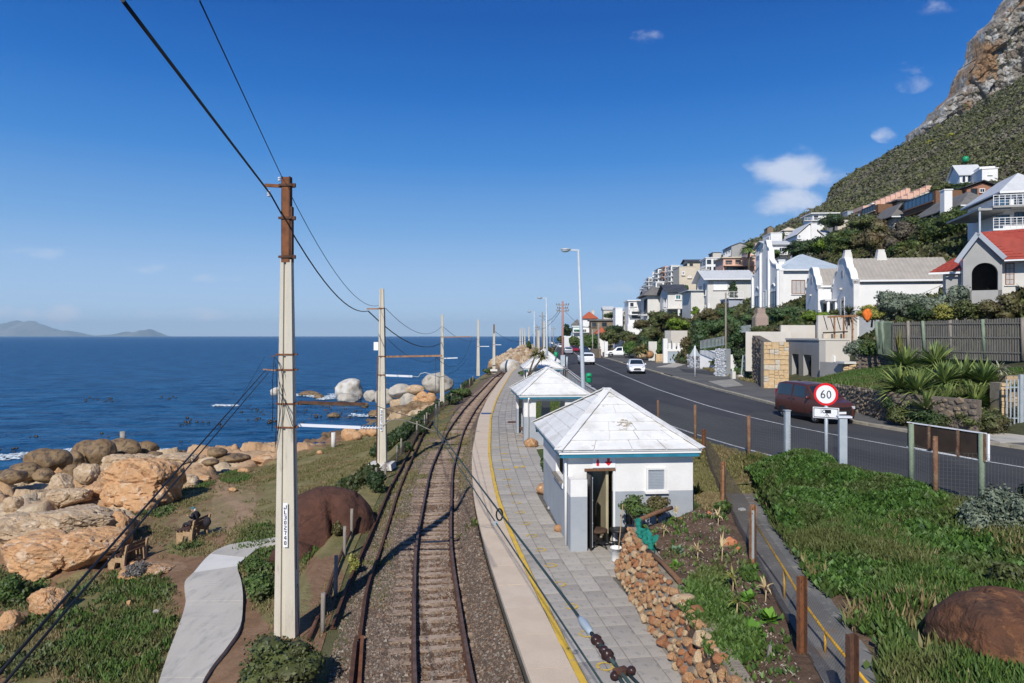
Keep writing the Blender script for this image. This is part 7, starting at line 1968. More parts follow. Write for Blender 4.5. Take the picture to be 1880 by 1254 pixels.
g.box('porch_roof',-.2,g.w-.5,-1.8,-.2,1.25,1.4,'roof_pale')
for k in range(4):MB().tube([(.15+k*.72,-1.6,-2),(.15+k*.72,-1.6,1.24)],.13,10).build('column',K.plaster_white,g.root)
g.box('porch_pier',g.w-.55,g.w-.1,-1.9,-.3,-2,1.6,'plaster_white')
for k in range(3):g.win('F',.2+k*.72,.75+k*.72,-.9,1.05,'frame_dark','glass',(0,1),sill=False)
# --- white house with shaped parapet front and blue grey hipped roof
h=HB('parapet_house','white house with tall shaped parapet front and pale blue hipped roof',1436,1556,560,497,80,-2,9,'plaster_white')
h.roof('hip',2.3,.35,'roof_bluegrey',corr=.4,gut='frame_white');
h.roof('hip',1.6,.3,'roof_bluegrey',x0=0,x1=4.6,y0=-.1,y1=5,corr=.4)
h.winp(1453,1478,514,540,frame='frame_brown',pane='curtain',bars=(2,0))
d0=h.d;prof=[(-.4,h.h+.1),(0.3,h.h+.1),(.5,h.h+.7),(1.6,h.h+.9),(2.3,h.h+1.3),(2.7,h.h+1.6),(2.9,h.h+2.9),(3.5,h.h+3.2),(3.9,h.h+4.0),(4.6,h.h+4.1),(5.2,h.h+3.2),(5.8,h.h+2.9),(6.0,h.h+1.6),(6.5,h.h+1.3),(8.2,h.h+.7),(8.6,h.h+.1),(9.4,h.h+.1)]
mb=MB();mb.prism([(-.45,-.4,-4)]+[(-.45,a,b_)for a,b_ in prof]+[(-.45,9.4,-4)],(.45,0,0));mb.build('parapet_front',K.wall_white,h.root)
mb=MB()
for(a,b_),(c,d)in zip(prof[:-1],prof[1:]):mb.prism([(-.55,a,b_),(-.55,c,d),(.06,c,d),(.06,a,b_)],(0,0,.14))
mb.build('parapet_coping',K.plaster_white,h.root)
for y in(-.3,2.8,5.9,9.0):h.box('pilaster',-.70,-.46,y,y+.32,-4,h.h+(2.7 if 2<y<6.5 else 0),'plaster_white')
h.win('L',.8,2.5,-1.4,1.7,'frame_dark','glass_blue',(1,1),off=.46);h.win('L',6.6,8.4,-1.4,1.5,'frame_dark','glass_blue',(1,1),off=.46);h.win('L',4.1,5.1,-1.6,2.0,'frame_white','glass_blue',(1,2),off=.46)
for y in(1.65,7.5):
 MB().tube([(-.5,y+.6*math.cos(t),2.25+.35*math.sin(t))for t in np.linspace(0,math.pi,9)],.10,6).build('hood_mould',K.plaster_white,h.root)
h.chimney(1.0,4,h.h,h.h+1.6)
# --- grey and white house with low pitched roof
h=HB('grey_gable_house','cream and grey house with a wide low roof and panel door',1299,1380,566,514,112,-3,8,'plaster_stone')
h.roof('gx',1.9,.8,'roof_pale',corr=.5,gut='frame_white')
h.winp(1310,1335,517,532,frame='frame_white',pane='white_plastic',bars=(1,0));h.winp(1290+10,1303,557,565,pane='curtain')
h.win('L',1.0,3.0,2.2,4.4,'frame_white','glass_blue',(1,0));h.win('L',3.6,7.0,2.6,4.2,'frame_white','glass_blue',(3,0));h.win('L',1.5,6.5,-1.2,.6,'frame_white','glass_blue',(3,0))
h.box('band',-.06,-.003,.5,7.5,.9,2.2,'plaster_bluegrey')
h.box('wing',-.06-2.2,-.07,2,9.5,-3,3.0,'plaster_stone');h.box('wing_roof',-2.9,.0,1.6,10,3.01,3.15,'roof_pale')
g=HB('garden_pavilion','low blue grey annexe with a flat terrace beside the cream house',1338,1364,566,549,104,-3,5,'plaster_bluegrey');g.roof('flat',.15,.1,'roof_pale');g.balcony(0,g.w,g.h+.2,.3)
# --- houses further along
h=HB('balcony_house','pale house with dark blue roof, balcony and a picture window',1226,1258,572,537,128,-3,9,'plaster_stone')
h.roof('gx',1.7,.6,'roof_dark');h.winp(1240,1250,541,550,pane='glass_teal');h.balcony(-1.2,h.w,.6,1.6,'frame_white','plaster_stone')
h.win('L',1,4,.9,2.8,'frame_white','glass',(2,0));
for x in(-.9,1.6):h.box('pillar',x,x+.4,-1.5,-1.1,-4,.4,'plaster_white')
h=HB('hip_roof_house','grey walled house with dark hipped roof and wide corner window',1189,1217,574,543,138,-3,10,'plaster_stone')
h.roof('hip',1.9,.9,'roof_grey');h.win('L',.4,4.5,-.2,2.9,'frame_dark','glass_blue',(3,0));h.balcony(.0,5,-.4,1.3,'frame_dark','plaster_white',side='L');h.win('L',.5,4.5,-3.2,-1.2,'frame_white','glass',(2,0))
h=HB('white_cube_house','white modern house with balcony left of the hipped roof house',1154,1178,590,553,150,-3,8,'plaster_white')
h.roof('flat',.25,.3,'plaster_white');h.winp(1157,1163,556,563,frame='frame_dark');h.winp(1165,1168,556,562);h.balcony(0,h.w,(590-577)/F*150,1.4,'frame_dark');h.winp(1160,1175,572,585,frame='frame_dark',bars=(3,0))
h.box('lower_wall',-.5,h.w,-2.5,-.01,-6,-.6,'plaster_white')
h=HB('white_tower_house','tall plain white block beside the modern house',1130,1143,608,566,155,-3,6,'plaster_white');h.roof('flat',.15,.05,'plaster_white')
h=HB('dark_timber_house','narrow house part with dark timber windows between the white blocks',1143.5,1153,600,570,158,-3,6,'plaster_white');h.roof('flat',.15,.1,'roof_grey')
for k in range(3):h.winp(1144.5,1148,572+k*9,578+k*9,frame='frame_dark')
h=HB('brick_house','brown brick house with wide dark windows',1085,1130,606,589,185,-3,8,'stone_brown');h.roof('flat',.4,.5,'roof_grey')
h.winp(1087,1095,592,600,frame='frame_dark');h.winp(1105,1114,592,600,frame='frame_dark')
h=HB('red_roof_cottage','small cottage with orange red tiled roof and tall chimney',1070,1095,597,585,215,-3,8,'plaster_white')
h.roof('hip',2.2,.6,'roof_orange');h.chimney(2.9,2,h.h,h.h+2.6,.8,.8,'plaster_cream')
h=HB('red_roof_bungalow','low bungalow with an orange roof half hidden by trees',1098,1112,622,613,165,-3,7,'plaster_white');h.roof('hip',1.5,.6,'roof_orange')
h=HB('white_terrace_house','white terraced house with a green awning near the bend',1052,1086,616,600,195,-3,8,'plaster_white');h.roof('flat',.3,.3,'plaster_white');h.balcony(0,h.w,1.0)
h.box('awning',.2,2.6,-1.6,-.01,1.5,1.7,'bin_green');h.winp(1060,1066,605,612,frame='frame_dark');h.winp(1070,1076,605,612,frame='frame_dark')
h=HB('white_low_house','low white house with garden wall nearest the far bend',1036,1062,625,619,205,-3,8,'plaster_white');h.roof('flat',.3,.2,'plaster_white')
h=HB('grey_roof_house','small house with grey pitched roof above the far bend',1052,1068,602,597,235,-3,7,'plaster_white');h.roof('hip',2,.5,'roof_grey')
h=HB('crest_house','pale house with arched roof on the skyline above the white block',1108,1126,575,569,300,-3,8,'plaster_cream');h.roof('gx',1.6,.4,'roof_pale')
def flats(name,label,a,b_,pyb,pye,D,wall,rows,cols,over=.2,bal=True,roofm=None,m='frame_dark',rz=-3,depth=9,pane='glass',rise=.25,rk='flat'):
 h=HB(name,label,a,b_,pyb,pye,D,rz,depth,wall);h.roof(rk,rise,over,roofm or wall)
 for r_ in range(rows):
  z0=h.h*(r_+.18)/rows;z1=h.h*(r_+.78)/rows
  for c in range(cols):
   h.win('F',h.w*(c+.15)/cols,h.w*(c+.8)/cols,z0,z1,m,pane,(1,0),sill=False,t=.14)
  nl=max(2,cols)
  for c in range(nl):h.win('L',h.d*(c+.15)/nl,h.d*(c+.8)/nl,z0,z1,m,pane,(0,0),sill=False,t=.14)
  if bal:h.balcony(0,h.w,h.h*(r_+.1)/rows,1.1,'frame_white',wall,n=4);h.balcony(0,h.d,h.h*(r_+.1)/rows,1.1,'frame_white',wall,side='L',n=4)
 return h
flats('stepped_flats','leftmost white stepped house high on the ridge',1183,1192,536,524,300,'plaster_white',2,1)
flats('stepped_flats','white house with a chimney, second from the left on the ridge',1191,1205,533,510,290,'plaster_white',3,2).chimney(2,3,6,8)
flats('blue_roof_flats','white flats with a blue sloping roof on the ridge',1208,1222,528,494,280,'plaster_white',4,1,roofm='roof_dark',rise=1.2,rk='mono_l')
flats('white_flats','white curved flats with rounded balconies below the blue roofed flats',1204,1219,528,518,262,'plaster_white',1,1)
flats('salmon_flats','narrow flats with salmon pink panels on the ridge',1221,1233,527,490,272,'plaster_salmon',4,1)
flats('balcony_flats','white flats with stacked balconies left of the plain beige block',1232,1247,527,488,262,'plaster_white',4,1)
h=HB('beige_block','plain beige apartment block with two small white windows',1247,1278,522,490,245,-3,12,'plaster_buff');h.roof('flat',.2,.1,'plaster_buff');h.winp(1252,1257,498,505);h.winp(1263,1269,507,510)
h=HB('cream_house','cream house with a dark red gabled roof on the ridge',1262,1288,497,481,262,-3,9,'plaster_buff');h.roof('gx',1.3,.8,'roof_dark');h.winp(1266,1272,484,492,frame='frame_dark');h.win('L',1,6,.8,2.8,'frame_dark')
flats('white_villa','white villa with bay windows right of the cream house',1296,1320,500,474,235,'plaster_white',2,2,bal=False).balcony(-2,1,1)
h=HB('small_white_house','small pale house on top of the white villa',1309,1324,474,464,262,-3,7,'plaster_cream');h.roof('flat',.2,.2,'roof_grey');h.win('L',1,5,.6,1.8,'frame_dark')
h=HB('dark_grey_house','dark grey house with a pitched roof on the skyline',1343,1374,474,452,240,-3,12,'plaster_grey');h.roof('gy',1.2,.3,'roof_grey')
for k in range(3):h.win('L',1.2+k*3.4,3.6+k*3.4,.9,2.9,'frame_white','glass_blue',(1,0),sill=False)
h=HB('salmon_villa','wide salmon pink villa with deep balconies behind the palm',1328,1385,500,474,190,-3,9,'plaster_salmon');h.roof('flat',.3,.5,'plaster_buff')
h.winp(1332,1344,478,486,frame='frame_dark',bars=(2,0));h.winp(1350,1360,477,485,frame='frame_dark',bars=(2,0));h.winp(1334,1376,490,497,frame='frame_dark',bars=(4,0));h.balcony(0,h.w,(500-488)/F*190,1.6,'plaster_salmon','plaster_salmon',h=.8)
h=HB('pink_house','salmon house with a thick chimney right of the palm',1376,1400,474,458,200,-3,8,'plaster_salmon');h.roof('flat',.3,.3,'plaster_buff');h.chimney(2.0,1,h.h,h.h+1.9,.8,.8);h.winp(1380,1388,462,468)
h=HB('low_grey_house','grey roofed building filling the gap below the beige block',1186,1236,556,545,175,-3,10,'plaster_stone');h.roof('gx',1.8,.5,'roof_grey')
h=HB('glass_gable_house','white house with a glazed blue gable above the shaped parapet',1408,1450,466,450,150,-3,8,'plaster_white')
h.roof('gx',1.3,.6,'roof_pale');h.win('L',1,3.5,.3,2.2,'frame_white','glass_blue',(1,0));h.win('L',4.5,7,.3,2.2,'frame_white','glass_blue',(1,0));h.winp(1430,1444,454,463,frame='frame_white',bars=(2,0));h.box('deck',-1.5,h.w,-1.5,-.01,-.4,-.2,'plaster_white');h.box('undercroft',0,h.w-.1,.2,4,-5,-.5,'dark_interior')
h=HB('square_white_house','plain square white house left of the tall gable',1415,1436,448,428,185,-3,7,'plaster_white');h.roof('flat',.15,.1,'plaster_white');h.win('L',1,3.5,.6,2.2,'frame_white','glass_blue')
h=HB('tall_gable_house','large white gabled house with a thick white chimney',1464,1508,452,432,168,-3,9,'plaster_white')
h.roof('gy',2.9,.4,'roof_pale');h.chimney(h.u(1488),-.45,0,h.z(411),1.4,.44,'plaster_white');h.winp(1459+6,1470,431,438,bars=(1,0));h.win('L',1,4,.5,2,'frame_white','glass_blue')
h=HB('pale_roof_wing','white wing with a pale sheet roof right of the thick chimney',1500,1530,446,436,172,-3,8,'plaster_white');h.roof('gx',2.2,.3,'roof_pale')
h=HB('low_pale_roof','low grey roofed outbuilding under the white gabled house',1480,1520,452,447,150,-3,5,'plaster_grey');h.roof('gx',.8,.2,'roof_grey')
h=HB('upper_white_house','flat roofed white house behind the dark tree',1492,1536,408,393,215,-3,8,'plaster_white');h.roof('flat',.3,.8,'plaster_white');h.winp(1487+7,1502,396,404,frame='frame_dark');h.balcony(-3,2,.4)
h=HB('peach_house','peach coloured house half hidden by branches',1538,1566,420,409,180,-3,7,'plaster_buff');h.roof('gx',1.2,.2,'plaster_buff')
h=HB('tiled_roof_house','small house with pale tiled roof beside the square white house',1440,1462,432,424,200,-3,7,'plaster_cream');h.roof('hip',1.2,.4,'plaster_buff');h.winp(1442,1447,427,431)
h=HB('grey_shed','tiny pale blue hut among the bushes',1556,1570,396,388,215,-3,4,'plaster_bluegrey');h.roof('flat',.15,.1,'roof_pale')
h=HB('far_left_shed','small brown gabled hut on the skyline above the palm',1409,1420,424,419,320,-3,5,'stone_brown');h.roof('gy',1.0,.2,'roof_grey')
h=HB('dark_roof_house','wide house with a broad dark hipped roof above the trees',1642,1692,408,400,109,-3,9,'plaster_stone',below=5);h.roof('hip',2.6,.9,'roof_grey',gut='frame_white');h.winp(1652,1670,402,407)
h=HB('dark_roof_house','second wing with a dark hipped roof and white chimney',1768,1822,392,380,88,-3,11,'plaster_stone',below=5);h.roof('hip',2.2,.8,'roof_grey',gut='frame_white');h.winp(1794,1820,381,384)
h.chimney(h.u(1738),.5,h.h-.5,h.h+2.3,1.0,1.0,'plaster_white')
h=HB('link_roof','long sloping dark roof joining the two hipped wings',1690,1768,398,388,104,-3,8,'plaster_stone',cat='house',below=5);h.roof('gx',2.0,.5,'roof_grey')
h=HB('cream_villa','cream house with five small windows and a dark flat roof',1652,1730,388,370,119,-3,9,'plaster_buff');h.roof('flat',.25,.9,'roof_dark')
for a,b_,c,d in((1658,1663,373,379),(1681,1686,372,379),(1708,1713,372,379),(1676,1679,382,387)):h.winp(a,b_,c,d,frame='frame_brown')
h.box('wood_wing',-3.2,-.02,1,8,0,h.h-.2,'timber_brown');h.win('L',2,7,.6,1.7,'frame_dark','glass',(4,0),off=3.25)
h=HB('small_blue_house','small white house with blue windows below the brick terraces',1602,1634,384,375,150,-3,7,'plaster_white');h.roof('flat',.2,.3,'plaster_white');h.winp(1603,1614,376,383,pane='glass_blue',bars=(2,0));h.box('salmon_part',-2,-.02,0,5,0,.8,'plaster_salmon')
t=thing('brick_terraces','stepped pale brick garden terraces on the hillside','terrace',P(1610,374,150))
for row,(a,b_)in enumerate((((1608,373),(1664,350)),((1634,374),(1703,344)),((1680,366),(1720,347)))):
 n=7 if row<2 else 5
 for k in range(n):
  f=k/n;px=a[0]+(b_[0]-a[0])*f;py=a[1]+(b_[1]-a[1])*f;D=150+row*-4
  c=P(px,py,D)-t.location
  MB().box(c+Vector((0,-k*.25,-.9)),((b_[0]-a[0])/n/F*D*1.0,1.6,2.6)).build('terrace_block',K.plaster_salmon if row<2 else K.plaster_buff,t)
h=HB('timber_house','brick and timber house with long dark glazed front',1775,1830,372,345,97,-3,10,'brick_face');h.roof('gy',.9,.5,'roof_dark');h.winp(1782,1794,346,359,frame='frame_dark');h.winp(1798,1808,346,354)
h.box('front_bay',-.0-4,-.02,.5,9.5,-.4,h.h-.2,'timber_brown');h.win('L',1,9,.5,1.9,'frame_dark','glass_blue',(6,0),off=4.05)
h=HB('hill_cabin','small white gabled cabin high on the slope, alone',1803,1832,327,311,113,-16,6,'plaster_white',below=.8);h.roof('flat',.15,.1,'plaster_white');h.winp(1814,1816.5,316,321);h.winp(1818.5,1821,316,321)
h.box('rear_block',.5,2.8,2.6,8,h.h,h.h+1.0,'plaster_white')
g=HB('hill_cabin_wing','gabled wing of the white hillside cabin with a long row of windows',1762,1803,338,323,118,-8,4,'plaster_white',below=.8);g.roof('gx',2.2,.3,'roof_pale')
for k in range(6):g.win('F',.3+k*.85,.95+k*.85,.2,1.5,'frame_white','glass',(0,0),sill=False,t=.1)
tag(MB().lathe(P(1773,298,180),[(.75,0),(.75,1.3),(.4,1.55),(.05,1.6)],16).build('water_tank',K.bin_green),'green water tank on the hillside above the cabin','water tank')
tag(MB().tube([P(1829,278,170),P(1843,265,171)],.05,6).build('pole',K.timber_weathered),'thin leaning pole on the hillside right of the green tank','pole')
h=HB('white_storey_house','white house of two storeys with glass balconies at the right edge',1842,1935,432,356,62,-14,8,'wall_white');h.roof('hip',2.1,.5,'roof_pale',gut='frame_white')
h.winp(1829,1853,364,378,frame='frame_dark',pane='glass_blue',bars=(3,0));h.winp(1829,1853,395,412,frame='frame_dark',pane='glass_blue',bars=(3,0));h.winp(1860,1880,361,377,frame='frame_white',bars=(1,0));h.winp(1862,1885,390,410,frame='frame_dark',bars=(2,0))
for py in(383,424):h.balcony(-1.5,h.w,h.z(py),1.8,'frame_white','plaster_grey' if py==383 else 'plaster_white',n=12)
h.box('side_deck',-2.6,-.02,-1.6,6,h.z(390),h.z(386),'plaster_grey');
for x,y in((-2.5,-1.5),(2.2,-1.5)):h.box('pillar',x,x+.14,y,y+.14,-4,h.z(384),'lamp_grey')
h=HB('red_tiled_house','cream house with red tiled roof and dark porch arch at the right edge',1790,1838,528,478,47,-26,7,None,below=3)
zc_=h.z(424);w_=h.w;xa=h.u(1771);xb=h.u(1842)
x0_,x1_2=h.u(1768),h.u(1840);ze=h.z(468);zt=h.z(433);ax,ar,az_=h.u(1808),(1826-1786)/2/F*47,h.z(503)
import itertools
arc=[(ax-ar*math.cos(t),az_+ar*math.sin(t))for t in np.linspace(0,math.pi,17)]
pts=[(x0_,-3),(x0_,ze),((x0_+x1_2)/2-.3,zt),(x1_2,ze-.3),(x1_2,-3),(ax+ar,-3)]+arc[::-1]+[(ax-ar,-3)]
MB().prism([(x,0,z)for x,z in pts],(0,.3,0)).build('porch_gable',K.plaster_grey,h.root)  # grey plaster carries the gable's shade in its colour
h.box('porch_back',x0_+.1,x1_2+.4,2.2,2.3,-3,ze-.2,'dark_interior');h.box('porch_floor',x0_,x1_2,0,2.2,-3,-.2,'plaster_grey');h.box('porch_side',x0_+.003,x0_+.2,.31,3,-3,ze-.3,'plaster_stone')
for a,b_ in(((x0_-.45,ze-.5),((x0_+x1_2)/2-.3,zt+.12)),(((x0_+x1_2)/2-.3,zt+.12),(x1_2+.1,ze-.35))):
 MB().bar((a[0],-.35,a[1]),(b_[0],-.35,b_[1]),.30,.10,up=(0,1,0)).build('barge_board',K.plaster_bluegrey,h.root)
h.box('side_wall',x1_2+.003,x1_2+5,.6,1.0,-3,h.z(470),'plaster_stone')
h.win('F',h.u(1849),h.u(1866),h.z(524),h.z(484),'frame_brown','curtain',(1,3),off=-.6)
h.box('side_return',x1_2+1.9,x1_2+2.1,.3,.6,-3,h.z(470),'plaster_grey')
def tile_plane(root,a,b_,c,d,n,m,tile=.33):
 a,b_,c,d=map(Vector,(a,b_,c,d));nrm=(b_-a).cross(d-a).normalized()
 if nrm.z<0:nrm=-nrm
 rf=MB().prism([a-nrm*.06,b_-nrm*.06,c-nrm*.06,d-nrm*.06],nrm*.05).build('roof',MATS[m],root)
 for k in range(n):
  t0,t1=k/n,(k+1.08)/n;p,q,r_,s_=a.lerp(d,t0),b_.lerp(c,t0),b_.lerp(c,min(t1,1)),a.lerp(d,min(t1,1))
  mb=MB();L=(q-p).length;mcol=max(1,int(L/tile));V=[];Fc=[]
  for i in range(mcol*2+1):
   u=i/(mcol*2);w=.045+(.03 if i%2 else 0)
   V+=[p.lerp(q,u)+nrm*w,s_.lerp(r_,u)+nrm*(w-.04),p.lerp(q,u)-nrm*.01]
   if i:j=3*i;Fc+=[(j-3,j,j+1,j-2),(j-1,j+2,j,j-3)]
  mb._add(V,Fc);mb.build('tile_course',MATS[m],rf)
 return rf
zr=h.z(429);yr_=3.6;xm_=(x0_+x1_2)/2-.3
tile_plane(h.root,(x1_2+.05,-.3,ze-.45),(x1_2+6.5,-.3,ze-.45),(x1_2+6.5,yr_,zr+.75),(xm_+.1,yr_-3.4,zr+.1),11,'roof_red')
tile_plane(h.root,(x0_-2.0,.6,h.z(497)),(x0_+.2,.6,h.z(492)),(x0_+.9,3.0,ze+.2),(x0_-.2,3.0,ze+.1),6,'roof_red')
h.box('left_wing',x0_-.9,x0_+.0,1.0,2.6,-3,h.z(497),'plaster_grey')
h.box('fascia',x0_-2.0,x0_+.2,.55,.6,h.z(500),h.z(496.5),'frame_white');h.box('fascia',x1_2+.05,x1_2+6.5,-.36,-.30,ze-.55,ze-.45,'frame_white')
tile_plane(h.root,(x1_2+3.5,3.2,zr+.35),(x1_2+8,3.2,zr+.35),(x1_2+8,6,zr+2.1),(x1_2+5.0,6,zr+2.1),6,'roof_red')
# ------ walls and garages at the pavement
def wall_box(name,label,pa,pb,pyb,pyt,D0,D1,th,m,cat='wall',zb=None,pyt1=None):
 """wall between two image columns at depths D0 and D1"""
 a=P(pa,pyb,D0);b_=Vector(((pb-CX)/F*D1,D1,a.z));zt0=(HY-pyt)/F*D0;zt1=(HY-(pyt1 if pyt1 else HY-zt0*F/D1))/F*D1
 v=b_-a;n=Vector((-v.y,v.x,0)).normalized()
 root=thing(name,label,cat,a)
 MB().prism([Vector((0,0,-1.0)),v+Vector((0,0,-1.0)),v+Vector((0,0,zt1-a.z)),Vector((0,0,zt0-a.z))],n*th).build('wall_face',MATS[m],root)
 return root,a,v,n,zt0,zt1
def stone_face(root,v,n,h0,h1,mats,size=.35,jit=.3,proud=.06,seed=0,maxn=290,hmin=.0,flatten=.6,left=0.0):
 """individual stones packed over the face of a wall (root local, face on the -n side)"""
 r=np.random.default_rng(seed);L=v.length;d=v.normalized();k=0;ang=math.atan2(d.y,d.x);mes=[]
 for i in range(8):
  me=rock_mesh('stone',700+seed*10+i,(1,1,1),1,.10,5,.66,.95);me.materials.append(MATS[mats[i%len(mats)]]);mes.append(me)
 pl_=[];area=L*(h0+h1)/2;size=max(size*.5,(area/maxn*.62)**.5*.5)
 for t in range(maxn*26):
  x=L*r.random();z=(h0+(h1-h0)*x/L-size*.3)*r.random();s_=size*(.62+.75*r.random()**1.5)
  if all(abs(x-a)>(s_+c)*.95 or((x-a)*.78)**2+((z-b_)*1.1)**2>((s_+c)*.70)**2 for a,b_,c in pl_):
   pl_.append((x,z,s_));k+=1
   p=d*x+Vector((0,0,z))+n*.02
   add('stone',mes[int(r.integers(8))],None,root,loc=p,rot=(r.normal()*.1,r.normal()*.35,ang),scale=(s_*1.15,proud*(.8+.7*r.random()),s_*.80))
   if k>=maxn:break
 return k
def block_face(root,v,n,h0,h1,mats,size=.5,seed=0,maxn=290):
 """squared rubble: the face split again and again into unequal blocks"""
 r=np.random.default_rng(seed);L=v.length;d=v.normalized();k=0;ang=math.atan2(d.y,d.x)
 mes=[]
 for m in mats:
  me=MB().box((0,0,0),(1,1,1)).mesh('stone_block');co=np.empty(24);me.vertices.foreach_get('co',co);co+=r.normal(size=24)*.035;me.vertices.foreach_set('co',co);me.materials.append(MATS[m]);mes.append(me)
 todo=[(0,L,0,max(h0,h1))];done=[]
 while todo:
  x0,x1,z0,z1=todo.pop();w_,hh=x1-x0,z1-z0;lim=size*(.7+.8*r.random())
  if w_>lim*1.5 and w_>hh*.9:f=.35+.3*r.random();todo+=[(x0,x0+w_*f,z0,z1),(x0+w_*f,x1,z0,z1)]
  elif hh>lim*.8:f=.35+.3*r.random();todo+=[(x0,x1,z0,z0+hh*f),(x0,x1,z0+hh*f,z1)]
  else:done.append((x0,x1,z0,z1))
 r.shuffle(done)
 for x0,x1,z0,z1 in done[:maxn]:
  if(z0+z1)/2>h0+(h1-h0)*(x0+x1)/2/L:continue
  c=d*((x0+x1)/2)+Vector((0,0,(z0+z1)/2))-n*(.01+.035*r.random())
  add('stone_block',mes[int(r.integers(len(mes)))],None,root,loc=c,rot=(r.normal()*.02,r.normal()*.025,ang+r.normal()*.02),scale=(x1-x0-.025,.10,z1-z0-.025));k+=1
 return k
gr_=HB('garage','flat roofed plastered garage with two recessed doors',1504,1560,712,625,50,-3,5.8,None,cat='garage',below=.3)
g=gr_;W_,d_,hgt=g.w,6.2,g.h
def lwall(x,y0,y1,z0,z1,th,m,nm='wall'):return MB().bx(x,x+th,y0,y1,z0,z1).build(nm,MATS[m],g.root)
zb0=-.35
ops=[(1.5,3.1,2.35),(4.1,5.6,2.35)]
lwall(0,0,ops[0][0],zb0,hgt,.45,'plaster_grey');lwall(0,ops[0][1],ops[1][0],zb0,hgt,.45,'plaster_grey');lwall(0,ops[1][1],7.0,zb0,hgt,.45,'plaster_grey')
for a,b_,z in ops:lwall(0,a,b_,z,hgt,.45,'plaster_grey');
for a,b_,z in ops:
 dr=MB().bx(.62,.68,a,b_,zb0,z).build('garage_door',K.wall_white,g.root)
 for k in range(7):MB().bx(.60,.619,a+.02,b_-.02,zb0+.1+k*.33,zb0+.38+k*.33).build('door_panel',K.wall_grey,dr)
MB().bx(.455,W_,0,.3,zb0,hgt).build('wall',K.plaster_cream,g.root)
MB().bx(-.05,W_+.05,-.05,7.05,hgt+.002,hgt+.14).build('roof',K.plaster_cream,g.root)
MB().bx(W_-1.2,W_-1.05,-.12,-.003,1.9,2.35).build('wall_lamp',K.white_plastic,g.root)
w_,a,v,n,z0,z1=wall_box('garden_wall_end','brown shaded wall joining the garage to the gate pier',1505,1548,700,664,49.2,46.5,.2,'plaster_grey')
w_,a,v,n,z0,z1=wall_box('gate_pier','short sandstone gate pier with a capstone left of the shrubs',1548,1572,695,668,46,45.7,.9,'mortar',cat='pier')
block_face(w_,v,n,z0-a.z,z0-a.z,['stone_yellow_a','stone_brown','stone_yellow_b'],.4,3);MB().box(v*.5+n*.4+Vector((0,0,z0-a.z+.08)),(1.25,1.2,.14)).build('capstone',K.plaster_stone,w_)
wall_box('boundary_wall','high cream plastered wall stepping up behind the garage',1434,1513,650,597,58,58,.3,'plaster_cream')
wall_box('boundary_wall','taller cream wall section to the right of the stepped wall',1502,1574,640,579,57,57,.3,'plaster_cream')
wall_box('boundary_wall','lower cream plastered wall above the yellow stone wall',1369,1452,660,609,58.5,57.5,.3,'plaster_cream')
w_,a,v,n,z0,z1=wall_box('yellow_stone_wall','battered yellow sandstone wall left of the garage',1402,1448,713,628,50.5,50.5,.6,'mortar')
print('yellow',block_face(w_,v,n,z0-a.z,z1-a.z,['stone_yellow_a','stone_yellow_b','stone_yellow_c','stone_yellow_a'],.52,5))
w_,a,v,n,z0,z1=wall_box('dark_stone_wall','tall dark rubble stone wall turning away from the road',1371,1402.5,701,610,63,50.8,.6,'stone_dark',pyt1=628)
print('dark',stone_face(w_,v,n,z0-a.z,z1-a.z-.1,['stone_dark','stone_brown','stone_dark'],.42,.3,.1,6,300))
w_,a,v,n,z0,z1=wall_box('rubble_wall','low rubble retaining wall behind the pavement beside the brown van',1530,1642,752,704,38,30.2,.4,'stone_brown',pyt1=722)
print('rub',stone_face(w_,v,n,z0-a.z,z1-a.z,['stone_dark','stone_brown','stone_dark','mortar'],.36,.3,.09,8,300))
w_,a,v,n,z0,z1=wall_box('rubble_wall','shaded continuation of the low rubble wall under the yuccas',1640,1790,780,722,30.3,27.0,.4,'stone_dark',pyt1=735)
stone_face(w_,v,n,z0-a.z,z1-a.z,['stone_dark','stone_brown'],.36,.3,.09,9,200)
w_,a,v,n,z0,z1=wall_box('terrace_wall','dark rough stone terrace wall below the wooden fence',1574,1700,693,650,43.5,40.2,.4,'stone_dark',pyt1=655)
stone_face(w_,v,n,z0-a.z,z1-a.z,['stone_dark','stone_dark','stone_brown'],.34,.3,.12,10,300)
w_,a,v,n,z0,z1=wall_box('terrace_wall','reddish low stone edge along the foot of the wooden fence',1700,1900,675,656,40.2,36.0,.4,'mortar',pyt1=668)
stone_face(w_,v,n,z0-a.z,z1-a.z,['stone_brown','cobble_c','stone_brown'],.34,.3,.10,11,200)
wf=thing('wooden_fence','tall weathered grey picket fence on greenish poles','fence',P(1612,655,42))
A_=P(1640,653,40.5);B_=P(1905,661,35.2)
tops=lambda f:592+(583-592)*f
d=(B_-A_);L=d.length;npk=int(L/.115);r=np.random.default_rng(3)
for seg in range(5):
 mb=MB()
 for k in range(int(npk*seg/5),int(npk*(seg+1)/5)):
  f=k/npk;p=A_+d*f;zt=(HY-(592-9*f))/F*p.y+r.normal()*.02
  mb.bx(p.x-.047,p.x+.047,p.y,p.y+.03,p.z-.1,zt)
 o=mb.build('picket_panel',K.timber_grey,wf,loc=-wf.location);o['kind']='stuff'
for f0 in(.15,.55,.93):
 MB().bar(A_+Vector((0,-.04,2.0*f0+.0))-wf.location,B_+Vector((0,-.04,2.0*f0+.05))-wf.location,.06,.07).build('rail',K.timber_grey,wf)
